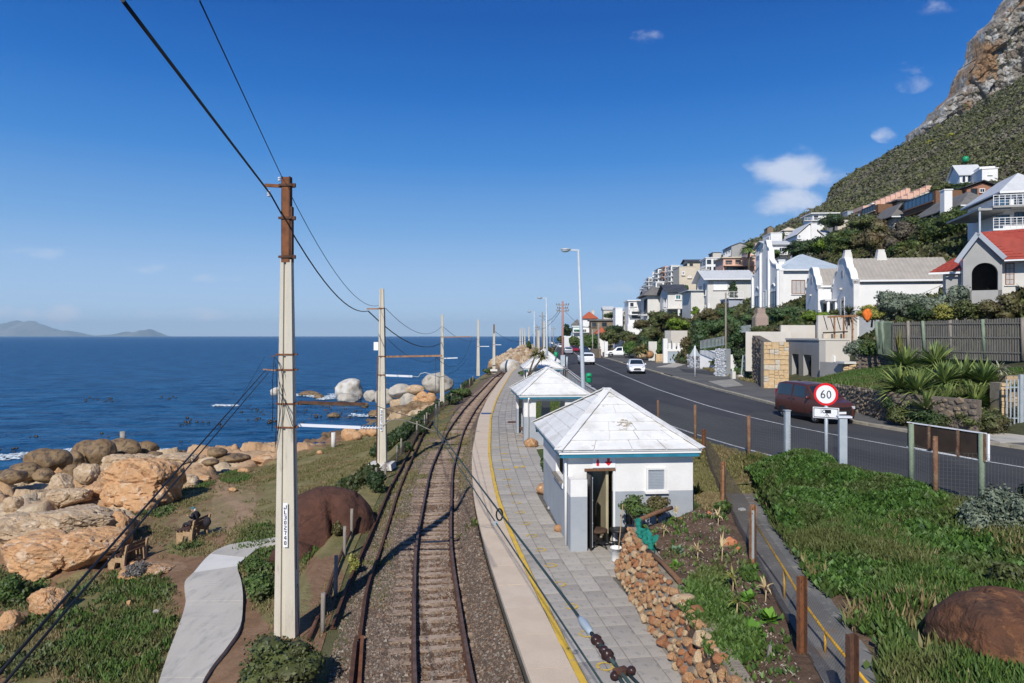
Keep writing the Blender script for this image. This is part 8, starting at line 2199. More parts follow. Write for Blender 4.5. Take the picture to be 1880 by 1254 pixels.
for px,ty,by,m in((1612,590,640,'timber_green'),(1623,590,650,'timber_green'),(1668,589,654,'timber_weathered'),(1698,589,655,'timber_green'),(1746,588,657,'timber_weathered'),(1808,586,658,'timber_green'),(1878,583,662,'timber_weathered')):
 f=(px-1640)/265;D=40.5+(35.2-40.5)*f-.12;a=P(px,by,D)-wf.location;b_=P(px-(4 if m=='timber_green' else 1),ty,D)-wf.location
 MB().tube([a,b_],.085,9).build('fence_post',MATS[m],wf)
wall_o=MB();a=P(1612,650,42.2);b_=P(1640,654,40.5)
for k in range(14):p=a.lerp(b_,k/14);wall_o.bx(p.x,p.x+.09,p.y,p.y+.03,p.z,(HY-590)/F*p.y)
o=wall_o.build('picket_panel',K.timber_green,wf,loc=-wf.location);o['kind']='stuff'
pg=thing('pergola','rusty orange pergola in front of the cream wall','pergola',P(1532,628,52))
Q=lambda px,py,D=52:P(px,py,D)-pg.location
for px in(1532,1549,1565):MB().bar(Q(px,628),Q(px,581),.10).build('pergola_post',K.rust_light,pg)
MB().bar(Q(1520,582),Q(1580,579),.14,.14).build('beam',K.rust_light,pg)
for k in range(5):MB().bar(Q(1512+k*12,580,52),Q(1519+k*12,605,54),.05).build('slat',K.rust_dark,pg)
tag(MB().bar(P(1512,611,52),P(1555,609,52),.28,.10).build('timber_beam',K.hoarding),'dark beam across the wall opening below the pergola','beam')
wall_box('terrace_parapet','low sandstone parapet with openings below the pergola',1512,1556,634,613,53,53,.3,'stone_yellow_c')
tag(add('shade_net',rock_mesh('shade_net',77,(.28,.2,.45),3,.3,4),K.orange_net,loc=P(1592,578,46)),'bright orange netting bundle above the end of the wooden fence','netting')
b=thing('braai_chimney','brick barbecue chimney standing among the bushes','chimney',P(1399,601,66))
w2=24/F*66/2;hh=36/F*66
mb=MB();mb._add([(-w2,0,-1),(w2,0,-1),(w2,1.0,-1),(-w2,1.0,-1),(-w2,0,hh*.5),(w2,0,hh*.5),(w2,1,hh*.5),(-w2,1,hh*.5),(-w2*.62,.15,hh*.72),(w2*.62,.15,hh*.72),(w2*.62,.8,hh*.72),(-w2*.62,.8,hh*.72),(-w2*.62,.15,hh),(w2*.62,.15,hh),(w2*.62,.8,hh),(-w2*.62,.8,hh)],[(0,1,5,4),(1,2,6,5),(2,3,7,6),(3,0,4,7),(4,5,9,8),(5,6,10,9),(6,7,11,10),(7,4,8,11),(8,9,13,12),(9,10,14,13),(10,11,15,14),(11,8,12,15),(12,13,14,15)]);mb.build('core',K.mortar,b)
bme=MB().box((0,0,0),(.20,.03,.065)).mesh('brick');bme.materials.append(K.braai_brick)
for j in range(24):
 zz_=-.1+j*.083;half=w2 if zz_<hh*.5 else(w2*.62 if zz_>hh*.72 else w2*(1-.38*(zz_/hh-.5)/.22));nb=int(half*2/.215);yy_=-.005 if zz_<hh*.5 else(.145 if zz_>hh*.72 else .145*(zz_/hh-.5)/.22)
 for k in range(nb):add('brick',bme,None,b,loc=((k-(nb-1)/2)*.215+(.03 if j%2 else-.03),yy_-.012,zz_))
w_,a,v,n,z0,z1=wall_box('white_wall','low white painted garden wall with grass at its foot',1285,1313,677,643,80,78,.3,'plaster_white')
w_,a,v,n,z0,z1=wall_box('white_stone_pier','white painted rubble pier beside the slim concrete pole',1313,1331,692,640,66,65,.8,'wall_grey',cat='pier')
stone_face(w_,v,n,z0-a.z,z0-a.z,['stone_white','stone_white','wall_grey'],.34,.3,.08,12,80)
w_,a,v,n,z0,z1=wall_box('white_stone_wall','pale rubble wall in front of the creeper behind the triangular sign',1262,1285,677,650,84,81,.5,'wall_grey')
stone_face(w_,v,n,z0-a.z,z0-a.z,['stone_white','stone_dark','stone_white'],.36,.3,.08,13,80)
wall_box('white_wall','short white wall with a sloping top beside the steps',1338,1358,682,651,66.5,66.5,.3,'plaster_white')
def railing(name,label,a,b_,h,n,m,r_=.02,posts=True):
 rt=thing(name,label,'railing',a);v=Vector(b_)-Vector(a)
 for z in(h,h*.12):MB().bar(Vector((0,0,z)),v+Vector((0,0,z)),r_*1.6).build('rail',MATS[m],rt)
 me=MB().box((0,0,h/2),(r_*1.5,r_*1.5,h)).mesh('baluster');me.materials.append(MATS[m])
 for k in range(n+1):add('baluster',me,None,rt,loc=v*(k/n))
 return rt
railing('steel_railing','grey steel railing along the top of the white walls',P(1286,641,79),P(1331,634,74),.95,18,'galvanised',.035)
railing('steel_railing','short blue grey railing among the bushes near the brick chimney',P(1347,613,70),P(1378,609,68),.65,14,'lamp_grey',.03)
railing('step_railing','slanting handrail of the steps beside the dark stone wall',P(1362,676,63),P(1387,662,60),.5,3,'lamp_grey',.05)
tag(MB().bar(P(1361,688,62),P(1364,652,62),.09).bar(P(1366,688,61.5),P(1369,650,61.5),.09).build('sign_posts',K.galvanised),'two bare metal posts beside the steps','post')
for k,(px,py,lb)in enumerate([(1362,694,'small concrete block at the foot of the dark stone wall'),(1346,690,'grey electricity box beside the slim pole')]):
 tag(MB().box(P(px,py,61.5),(.75 if k==0 else .3,.5,.55 if k==0 else .8)).build('concrete_block',K.plaster_stone),lb,'block')
gh=thing('garage_gate','white walled gateway with a pale roller door and stepped top','garage',P(1218,668,97))
W_=40/F*97
MB().bx(0,.6,0,.5,-.5,3.6).bx(W_-.6,W_,0,.5,-.5,3.0).bx(.6,W_-.6,.0,.5,1.75,2.1).build('wall',K.plaster_white,gh)
rd=MB().bx(.6,W_-.6,.12,.18,-.2,1.75).build('roller_door',K.wall_grey,gh)
for k in range(8):MB().bx(.62,W_-.62,.10,.119,-.1+k*.23,.1+k*.23).build('door_slat',K.roof_bluegrey,rd)
for x in(.7,1.35,2.0):MB().bx(x,x+.4,.05,.25,2.1,2.95).build('merlon',K.plaster_white,gh)
MB().box((W_/2,-.6,-.15),(W_+.6,1.4,.3)).build('ramp',K.plaster_white,gh)
wall_box('cream_house_wall','cream wall with small openings above the white gateway',1226,1262,655,607,101,101,.4,'plaster_cream')
wall_box('cream_house_wall','grey fronted cream wall left of the gateway opening',1221,1232,622,607,99,99,.4,'plaster_grey')
wall_box('cream_garden_wall','cream wall between the round bush and the orange boulder',1191,1206,660,627,106,106,.4,'plaster_stone')
w_,a,v,n,z0,z1=wall_box('low_stone_planter','low yellow stone planter under the round bush',1204,1222,664,650,98,98,.6,'mortar');block_face(w_,v,n,z0-a.z,z0-a.z,['stone_yellow_a','stone_yellow_b'],.5,15,30)
wall_box('gate_pier','white double pier of the driveway with the off road car',1110,1116,655,627,128,128,.6,'plaster_white',cat='pier')
wall_box('gate_pier','second white pier of the driveway with the off road car',1102.5,1106,654,640,128,128,.6,'plaster_white',cat='pier')
wall_box('white_wall','white wall under the tall trees near the far bend',1036,1062,634,618,190,186,.4,'plaster_white')
wall_box('stone_wall','dark stone boundary wall behind the far slim poles',1086,1100,657,640,130,126,.4,'stone_brown')
pr_=thing('palisade_gate','grey steel palisade gate beside the sandstone pier','gate',P(1846,785,27.6))
me=MB().box((0,0,.95),(.055,.02,2.0)).mesh('pale');me.materials.append(K.galvanised)
for k in range(9):add('pale',me,None,pr_,loc=(.05+k*.155,0,0))
for z in(.35,1.6):MB().bx(0,1.5,.012,.05,z,z+.05).build('gate_rail',K.galvanised,pr_)
MB().bx(.56,.70,-.06,.06,-.2,2.15).build('gate_post',K.galvanised,pr_)
w_,a,v,n,z0,z1=wall_box('gate_pier','sandstone pier covered by creeper beside the palisade gate',1836,1851,780,703,28.2,28.2,.6,'mortar',cat='pier')
block_face(w_,v,n,z0-a.z,z0-a.z,['stone_yellow_a','stone_yellow_b'],.34,17,60)
w_,a,v,n,z0,z1=wall_box('sandstone_wall','sandstone wall behind the palisade gate',1846,1910,775,690,29.5,29.5,.4,'mortar');block_face(w_,v,n,z0-a.z,z0-a.z,['stone_yellow_a','cobble_b','stone_brown'],.36,18,150)
# ------ boulders
def boulder(px,pyb,w,h,m,label,seed,dep=.8,zf=None,**kw):
 if m in('rock_orange','rock_pale')and w>28 and px<400:
  p=hit(px,pyb,zf or z_coast_full,8,500);W_=w/F*p.y/2;H_=h/F*p.y
  me=outcrop_mesh('boulder',seed,(W_,W_*.8,H_*.62),5 if w>60 else 4,.09 if w>60 else .05)
  o=add('boulder',me,MATS[m],loc=p+Vector((0,W_*.4,H_*.36)),rot=(0,0,(seed*1.7)%1.0-.5))
  return tag(o,label,'rock')
 return boulder0(px,pyb,w,h,m,label,seed,dep,zf,**kw)
def boulder0(px,pyb,w,h,m,label,seed,dep=.8,zf=None,z=None,sub=4,rough=.12,cuts=7,cd=.78,rz=None,group=None,name='boulder',freq=1.5,soft=.8):
 p=hit(px,pyb,zf or z_coast_full,8,500)if z is None else G(px,pyb,z)
 W_=w/F*p.y/2;H_=h/F*p.y
 me=rock_mesh(name,seed,(W_,W_*dep,H_*.62),sub,rough,cuts,cd,soft,freq)
 o=add(name,me,MATS[m],loc=p+Vector((0,W_*dep*.5,H_*.40)),rot=(0,0,rz if rz is not None else(seed*1.7)%1.2-.6))
 return tag(o,label,'rock',group)
BL=[(12,885,60,22,'rock_wet','low wet boulder at the left edge of the photograph by the surf'),(40,878,66,26,'rock_wet','flat wet brown boulder between the surf and the rock shelf'),(78,866,74,40,'rock_wet','large brown wet boulder with a pointed top left of the surf gap'),(68,850,46,24,'rock_wet','dark wet boulder touching the white surf'),(38,846,40,14,'rock_wet','low dark rock awash in the white surf'),(134,858,32,26,'rock_wet','round brown boulder on the right of the surf gap'),(158,846,60,36,'rock_wet','big smooth brown boulder at the water, left of the twin domes'),(178,856,52,44,'rock_wet','big steep brown boulder in front of the smooth domes'),(216,844,66,34,'rock_wet','long brown boulder carrying the concrete post'),(262,838,44,26,'rock_wet','rounded brown boulder right of the concrete post'),(75,882,42,20,'rock_wet','small grey brown boulder below the pointed one'),(106,872,20,14,'rock_orange','small orange stone beside the pointed wet boulder'),(128,880,30,24,'rock_wet','narrow brown boulder left of the pale cracked one'),(154,885,42,30,'rock_pale','pale boulder with a bird whitened top edge'),(150,866,26,16,'rock_wet','small brown boulder behind the pale cracked one'),(212,862,62,26,'rock_pale','long pale ridged boulder above the orange block'),(248,858,66,22,'rock_pale','flat pale slab boulder right of the ridged one'),(246,838,34,16,'rock_grey','small grey boulder between the domes and the slab'),(280,842,30,14,'rock_wet','small brown rock at the end of the dome row'),(318,852,70,18,'rock_pale','smooth tan slab above the dark cable'),(110,905,44,34,'rock_pale','cream egg shaped boulder on the shelf'),(118,922,70,24,'rock_pale','long tan boulder under the cream egg shaped one'),(172,908,46,16,'rock_orange','small row of tan rock at the foot of the orange block'),(246,926,138,74,'rock_orange','huge square orange block, largest rock of the shelf'),(330,896,54,22,'rock_pale','tan boulder where the dark cable crosses'),(20,935,30,22,'rock_pale','brown knobbly rock at the left edge of the shelf'),(66,1046,150,66,'rock_orange','broad cracked orange outcrop at the left edge'),(152,1030,110,58,'rock_orange','cracked orange outcrop next to the broad one'),(205,998,56,52,'rock_orange','orange outcrop ending at the slope near the bench'),(30,992,130,46,'rock_pale','tan sloping slab above the orange outcrop'),(125,972,130,40,'rock_pale','pale layered slab in the middle of the shelf'),(208,962,30,26,'rock_pale','tan rock beside a dark hollow below the orange block'),(236,963,30,15,'rock_orange','low orange stone on the grass edge of the shelf'),(82,1128,64,42,'rock_orange','round orange boulder on the slope above the green cover'),(10,1158,36,32,'rock_orange','orange boulder at the left edge near the bottom'),(258,1058,90,18,'rock_orange','flat orange slab lying between the bench and the path'),(243,1050,26,20,'rock_orange','small orange stone at the left end of the flat slab'),(236,1112,12,12,'rock_orange','little orange stone in the ground cover'),(285,1128,14,9,'rock_grey','small grey stone on the brown soil'),(445,868,26,10,'rock_orange','orange stone beside the bright green patch'),(352,888,22,11,'rock_orange','white and orange stone at the start of the sandy track'),(368,884,30,12,'rock_orange','orange stone right of the white one on the sandy track'),(395,838,36,13,'rock_wet','dark brown rock on the sea side of the sandy track'),(420,846,60,12,'rock_wet','flat brown rock sheet by the water near the mast'),(478,850,60,14,'rock_orange','flat orange brown rock sheet left of the near mast'),(384,852,30,10,'rock_wet','small wet rock near the flat sheets'),(425,902,18,8,'rock_orange','half buried orange stone on the sandy track')]
for k,(px,py,w,h,m,lb)in enumerate(BL):
 big=w>100
 org=m in('rock_orange','rock_pale');boulder(px,py+2,w*1.04,h*(1.05 if not(py>940 and w>80)else .9),m,lb,900+k,.8,rough=.16 if org else .11,cuts=13 if org else 7,cd=.56 if org else .76,sub=4 if w>30 else 3,freq=1.7 if not big else 2.4,soft=.95)
BS=[(641,735,50,38,'rock_guano','tall white domed boulder standing in the sea'),(636,739,40,17,'rock_grey','low grey boulder in front of the white domed one'),(680,736,26,19,'rock_grey','round grey boulder right of the white dome'),(507,726,26,14,'rock_guano','white topped rock in the sea behind the near mast'),(566,727,36,9,'rock_wet','low brown rock awash right of the near mast'),(584,732,18,8,'rock_wet','small brown rock awash beside the surf'),(622,716,18,7,'rock_wet','orange brown rock just behind the white dome'),(703,741,36,26,'rock_grey','smooth grey boulder at the second mast'),(735,727,46,20,'rock_grey','wide pale grey boulder right of the second mast'),(728,750,26,18,'rock_pale','tan boulder low on the point'),(752,748,44,28,'rock_grey','large grey brown boulder on the water line of the point'),(762,722,36,14,'rock_pale','pale flat boulder on top of the point'),(803,717,56,30,'rock_grey','big grey arched boulder behind the third mast'),(775,735,22,16,'rock_orange','orange boulder in the middle of the point'),(792,737,20,18,'rock_orange','orange boulder left of the third mast'),(778,742,30,12,'rock_orange','low orange boulder near the rubble'),(764,741,16,14,'rock_orange','small tan boulder near the rubble'),(668,748,16,8,'rock_wet','brown rock in the water in front of the grey ones'),(612,767,22,8,'rock_wet','brown rock in the calm water near the tube'),(690,766,28,12,'rock_wet','flat brown ledge left of the second mast'),(735,768,60,22,'rock_wet','dark brown ledge right of the second mast'),(780,756,80,22,'rock_wet','broad dark ledge below the third mast')]
for k,(px,py,w,h,m,lb)in enumerate(BS):
 D_=F*11/(py-HY)
 if py>735 and px>660 or px>700:D_=min(D_,96-(px-700)*.02)
 p=P(px,py,D_);W_=w/F*D_/2;H_=h/F*D_
 me=rock_mesh('boulder',1000+k,(W_*1.08,W_*.8,H_*.66),4,.13,9,.74,.85)
 tag(add('boulder',me,MATS[m],loc=p+Vector((0,W_*.4,H_*.42))),lb,'rock')
BO=[(640,807,34,26,'rock_orange','square orange rock beside the short concrete pillar'),(667,798,30,14,'rock_orange','orange rock with a flat top left of the second mast'),(655,806,22,16,'rock_orange','small orange rock between two larger ones by the pillar'),(683,799,26,18,'rock_orange','brown orange rock touching the second mast'),(586,832,14,8,'rock_orange','small orange stone on the grass edge above the sea')]
for k,(px,py,w,h,m,lb)in enumerate(BO):boulder(px,py+3,w,h,m,lb,1100+k,.8,zf=z_coast,sub=3,cuts=8,cd=.7)
tag(MB().tube([P(226,826,60.5),P(225,792,60.5)],.22,12).build('concrete_post',K.concrete_old),'stubby concrete post on top of the wet boulders','post')
c=hit(612,822,z_coast,20,80);tag(MB().tube([c+Vector((0,0,-.3)),c+Vector((0,0,28/F*c.y))],.16,12).build('concrete_post',K.plaster_stone),'short pale concrete pillar on the grass edge','post')
rb=MB()
c=Vector((-6.55,24.4,-7.2))
V0,F0=ICO[5];n0=fbm(V0[:,0]*1.5+4,V0[:,1]*1.5,V0[:,2]*1.5,4);n1=fbm(V0[:,0]*6,V0[:,1]*6,V0[:,2]*6,3)
lob=1+.10*n0+.025*n1-.34*np.exp(-((V0[:,0]-.30+.25*V0[:,2])/.09)**2)*(V0[:,1]<.2)*sstep(1.0,.45,V0[:,2])-.05*np.exp(-((V0[:,0]-.62)/.05)**2)*(V0[:,1]<.2)
V=V0*lob[:,None]*np.array([1.72,1.5,1.95]);V[:,2]=np.where(V[:,2]>1.45,1.45+(V[:,2]-1.45)*.75,V[:,2])
tag(add('boulder',np_mesh('boulder',V,F0,True),K.rock_red,loc=c,rot=(0,0,.15)),'large dark red brown boulder with a deep cleft beside the old fence','rock')
tag(add('boulder',rock_mesh('boulder',1202,(.75,.6,.8),4,.12,5,.8),K.rock_red,loc=Vector((-7.25,22.6,-7.5))),'low foot of dark red rock at the base of the cleft boulder','rock')
V0,F0=ICO[5];n0=fbm(V0[:,0]*1.3+14,V0[:,1]*1.3,V0[:,2]*1.3,4);n1=fbm(V0[:,0]*5,V0[:,1]*5,V0[:,2]*5,4)
V=V0.copy()
for nn_,o_ in(((-.5,-.8,.35),.80),((.3,-.9,.2),.82),((0,-.3,.95),.80),((-.9,-.1,.3),.85)):
 nn_=np.array(nn_)/np.linalg.norm(nn_);d_=V@nn_-o_;V=V-np.clip(d_,0,None)[:,None]*nn_*.85
c1_,c2_,ci_,ct_=cells(V[:,0]*1.1+V[:,2]*.5+2+.3*n0,V[:,2]*1.6+V[:,1]*.4+.3*n0,17,True)
V=V*(1+.09*n0+.025*n1-.05*sstep(.10,0,c2_-c1_)+.12*ct_+.06*(ci_-.5))[:,None]*np.array([1.08,1.15,.95])
tag(add('boulder',np_mesh('boulder',V,F0,True),K.rock_rust,loc=Vector((7.12,9.6,-4.55))),'big rusty brown boulder at the lower right corner','rock')
c=Vector((WALLX(100)-6.2,98,-6.2));c=P(937,684,118)
tag(add('boulder',rock_mesh('boulder',1210,(1.9,1.7,1.35),4,.07,5,.85),K.rock_guano,loc=c+Vector((0,0,.9))),'big white and pink boulder at the bend of the railway','rock')
r=np.random.default_rng(91);me_l=[]
n=1500;V0,F0=ICO[1]
pxr_=905+75*r.random(n);t_=r.random(n);ylow=668+14*sstep(905,960,pxr_);yhi=np.interp(pxr_,[905,925,950,975],[668,656,640,634])
pyr_=yhi+(ylow-yhi)*t_;Dr=np.interp(pyr_,[634,650,668,684],[235,190,158,125]);
C=np.stack([(pxr_-CX)/F*Dr,Dr,(HY-pyr_)/F*Dr-.2],1);s_=(.45+.9*r.random(n)**2)*1.0
V=V0[None]*(1+.25*r.normal(size=(n,len(V0),1)))*s_[:,None,None]+C[:,None]
Fc=(np.arange(n)[:,None,None]*len(V0)+F0[None]).reshape(-1,3)
tag(add('rubble',np_mesh('rubble',V.reshape(-1,3),Fc),K.rubble_mix),'loose orange and grey rubble protecting the far railway embankment',None,kind='stuff')
n=260;yv=88+30*r.random(n);xv=TRACK(yv)-7-7*r.random(n)**1.3
zv=z_coast(xv,yv);s_=.25+.5*r.random(n)**2
V=V0[None]*(1+.25*r.normal(size=(n,len(V0),1)))*s_[:,None,None]+np.stack([xv,yv,zv],1)[:,None]
Fc=(np.arange(n)[:,None,None]*len(V0)+F0[None]).reshape(-1,3)
tag(add('rubble',np_mesh('rubble',V.reshape(-1,3),Fc),K.rubble_mix),'small loose rocks between the boulders of the point',None,kind='stuff')
# ------ surf and kelp
foam_m=mat('foam',(.78,.82,.85),(.55,.66,.74),2,.8)
_n=foam_m.node_tree;_t=_n.nodes.new('ShaderNodeTexNoise');_t.inputs['Scale'].default_value=2.6;_t.inputs['Detail'].default_value=6;_c=_n.nodes.new('ShaderNodeTexCoord');_r=_n.nodes.new('ShaderNodeMapRange')
_r.inputs['From Min'].default_value=.44;_r.inputs['From Max'].default_value=.60;_n.links.new(_c.outputs['Object'],_t.inputs['Vector']);_n.links.new(_t.outputs[0],_r.inputs['Value']);_n.links.new(_r.outputs[0],_n.nodes['Principled BSDF'].inputs['Alpha'])
def foam(px0,px1,py0,py1,n,seed,size,label):
 r=np.random.default_rng(seed);Vs=[];Fs=[];o=0
 ax=px0+(px1-px0)*r.random(n);f=(ax-px0)/(px1-px0);ay=py0+(py1-py0)*f+r.normal(size=n)*2.0*size
 for x,y in zip(ax,ay):
  y=max(y,640);c=G(x,y,Z_SEA+.12);s_=size*(.15+.5*r.random()**2)*c.y/62;k=7;off=r.random()*6
  Vs.append([(c.x,c.y,c.z+.06+.05*r.random())]+[(c.x+s_*1.7*(.6+.6*r.random())*math.cos(6.283*j/k+off),c.y+s_*(.5+.6*r.random())*math.sin(6.283*j/k+off),c.z)for j in range(k)])
  Fs+=[(o,o+1+j,o+1+(j+1)%k)for j in range(k)];o+=k+1
 return tag(add('surf',np_mesh('surf',np.array(Vs).reshape(-1,3),np.array(Fs)),foam_m),label,None,kind='stuff')
foam(-20,50,843,834,700,1,.8,'white surf breaking left of the wet boulders')
foam(96,138,833,827,600,2,.8,'white surf in the gap between the wet boulders')
foam(104,120,845,850,120,3,.7,'white water running into the rock gap')
foam(288,312,830,826,160,4,.6,'white water right of the dome boulders')
foam(395,475,836,838,200,5,.6,'thin white water at the flat rock sheets')
foam(590,630,731,725,420,6,.7,'white surf around the white domed boulder')
foam(540,585,724,728,120,7,.6,'thin surf beside the low brown rock')
foam(392,436,744,744.5,220,8,.35,'small breaking wave crest on the open water')
foam(700,740,778,771,120,9,.5,'white water at the ledge by the second mast')
foam(640,700,762,764,90,10,.5,'thin streaks of foam in the bay')
r=np.random.default_rng(14);mb=MB()
KP=[(160,733,5,3),(195,734,12,4),(312,733,10,3),(435,728,16,4),(350,777,14,4),(345,773,6,3),(488,755,10,2),(470,753,8,2),(500,770,22,5),(515,775,16,5),(480,768,10,4),(595,748,30,4),(570,755,22,3),(655,752,30,4),(600,740,20,2),(20,822,12,2),(65,804,6,2),(335,812,6,2),(195,798,16,3),(620,765,20,3),(500,745,12,3),(405,779,8,2),(540,762,30,4),(1,0,0,0)]
for px,py,w,n in KP:
 for k in range(n*2):
  x=px+r.normal()*w*1.3;y=py+r.normal()*2.8;y=max(y,700);c=G(x,y,Z_SEA+.02);s_=.06+.12*r.random()
  mb.sphere(c,s_,6,4,sc=(1.5,.7,.8+r.random()))
tag(mb.build('kelp',K.kelp),'dark kelp heads floating in the bay',None,kind='stuff')
# ------ benches and the seated person
def bench(label,loc,rz,L=1.75):
 t=thing('park_bench',label,'bench',loc,rz)
 for k,x in enumerate((-L/2+.18,L/2-.18)):
  prof=[(-.55,-.35),(-.55,.28),(-.20,.30),(-.12,.36),(.18,.36),(.26,.46),(.36,.84),(.44,.84),(.34,.40),(.30,.10),(.30,-.35),(.12,-.35),(.10,.06),(-.16,.06),(-.28,-.35)]
  MB().prism([(x-.055,-y,z)for y,z in prof],(.11,0,0)).build('side_frame',K.bench_timber,t)
 for k,y in enumerate((-.48,-.32,-.16,.0)):pass
 for k,(y,z)in enumerate([(-.46,.315),(-.28,.33),(-.08,.38),(.10,.38)]):MB().box((0,-y,z+.02),(L,.15,.04)).build('seat_slat',K.bench_dark,t)
 for k,(y,z)in enumerate([(.275,.56),(.32,.74)]):MB().box((0,-y+.03,z),(L,.04,.13),rot=Euler((-.25,0,0))).build('back_slat',K.bench_dark,t)
 return t
b1p=hit(352,992,z_coast,10,60);b2p=hit(222,1046,z_coast,10,60)
bench('timber bench with a person sitting on it facing the sea',b1p+Vector((0,.3,.22)),R(80),1.6)
bench('empty timber bench with dark slats on the brown slope',b2p+Vector((0,.6,.22)),R(78),1.6)
for o_ in(o for o in COL.objects if o.name.startswith('park_bench')):o_.scale=(.84,)*3;o_.location.z-=.03
def skin_figure(name,joints,bones,radii,m,parent,lvl=2):
 me=bpy.data.meshes.new(name);me.from_pydata([joints[k]for k in joints],[(list(joints).index(a),list(joints).index(b_))for a,b_ in bones],[])
 o=add(name,me,m,parent)
 md=o.modifiers.new('skin','SKIN');md.use_smooth_shade=True
 for i,k in enumerate(joints):me.skin_vertices[0].data[i].radius=(radii[k],radii[k]);me.skin_vertices[0].data[i].use_root=(i==0)
 sb=o.modifiers.new('sub','SUBSURF');sb.levels=lvl;sb.render_levels=lvl
 return o
bm_loc=b1p+Vector((0,.3,.22))
pr=thing('person','person in dark clothes and a teal cap sitting on the bench, arms spread','person',bm_loc-Vector((0,0,.03)),R(80));pr.scale=(.88,)*3
J={'pelvis':(0,-.02,.50),'waist':(0,-.06,.66),'chest':(0,-.03,.84),'collar':(0,.03,.97),'neck':(0,.06,1.03),'sl':(-.19,.01,.95),'el':(-.42,-.14,.84),'wl':(-.60,-.10,.98),'sr':(.19,.01,.95),'er':(.40,.02,.76),'wr':(.46,.20,.60),'hl':(-.10,.04,.47),'kl':(-.16,.46,.50),'al':(-.18,.56,.08),'hr':(.10,.04,.47),'kr':(.17,.45,.52),'ar':(.18,.50,.08),'fl':(-.18,.68,.03),'fr':(.18,.64,.03)}
Bn=[('pelvis','waist'),('waist','chest'),('chest','collar'),('collar','neck'),('collar','sl'),('sl','el'),('el','wl'),('collar','sr'),('sr','er'),('er','wr'),('pelvis','hl'),('hl','kl'),('kl','al'),('al','fl'),('pelvis','hr'),('hr','kr'),('kr','ar'),('ar','fr')]
Rd={'pelvis':.15,'waist':.14,'chest':.155,'collar':.10,'neck':.055,'sl':.075,'el':.055,'wl':.04,'sr':.075,'er':.055,'wr':.04,'hl':.10,'kl':.075,'al':.05,'hr':.10,'kr':.075,'ar':.05,'fl':.045,'fr':.045}
skin_figure('body',J,Bn,Rd,K.dark_cloth,pr)
mb=MB();mb.sphere((0,.10,1.15),.105,16,12,sc=(.82,1,1.15));mb.sphere((0,.205,1.14),.018,6,5,sc=(1,1.3,1.5));mb.tube([(0,.06,1.0),(0,.085,1.08)],.055,10)
for s in(1,-1):mb.sphere((s*.088,.09,1.15),.025,6,5,sc=(.4,.8,1.2))
hd=mb.build('head',K.skin,pr)
mb=MB()
for s in(1,-1):mb.sphere((s*.034,.195,1.165),.011,6,5)
mb.box((0,.198,1.105),(.045,.01,.01));mb.build('eyes_and_mouth',K.black_plastic,hd)
cp_=MB();cp_.sphere((0,.095,1.20),.112,16,10,sc=(.9,1.02,.72));cp_.build('cap',K.teal_cloth,pr)
MB().box((0,.225,1.185),(.15,.12,.015)).build('cap_peak',K.teal_cloth,pr)
MB().sphere((0,.0,1.13),.075,10,8,sc=(1,.7,1)).build('hair',K.plaster_stone,pr)
for(hx,hy,hz),(dx,dy,dz)in(((-.62,-.07,1.02),(-.3,.3,.9)),((.47,.25,.56),(.1,.8,-.5))):
 d=Vector((dx,dy,dz)).normalized();sx=d.cross(Vector((1,0,0)if abs(d.x)<.8 else(0,1,0))).normalized();p0=Vector((hx,hy,hz))
 Jh={'w':tuple(p0-d*.05),'p':tuple(p0)};Bh=[('w','p')];Rh={'w':.026,'p':.030}
 for k in range(4):
  a=p0+sx*(.030*(k-1.5)/1.0)*.8+d*.03;b_=a+d*(.036+.008*(k in(1,2)));c_=b_+(d*.6+Vector((0,0,-.5))).normalized()*.028
  Jh.update({f'a{k}':tuple(a),f'b{k}':tuple(b_),f'c{k}':tuple(c_)});Bh+=[('p',f'a{k}'),(f'a{k}',f'b{k}'),(f'b{k}',f'c{k}')];Rh.update({f'a{k}':.012,f'b{k}':.010,f'c{k}':.008})
 a=p0+sx*.045;b_=a+(d+sx*.6).normalized()*.035;Jh.update({'t0':tuple(a),'t1':tuple(b_)});Bh+=[('p','t0'),('t0','t1')];Rh.update({'t0':.013,'t1':.010})
 skin_figure('hand',Jh,Bh,Rh,K.skin,pr,1)
tag(add('backpack',rock_mesh('backpack',31,(.16,.13,.22),3,.05,3),K.dark_cloth,parent=None,loc=bm_loc+Vector((.55,-.1,.50))),'dark bag standing on the end of the occupied bench','bag')
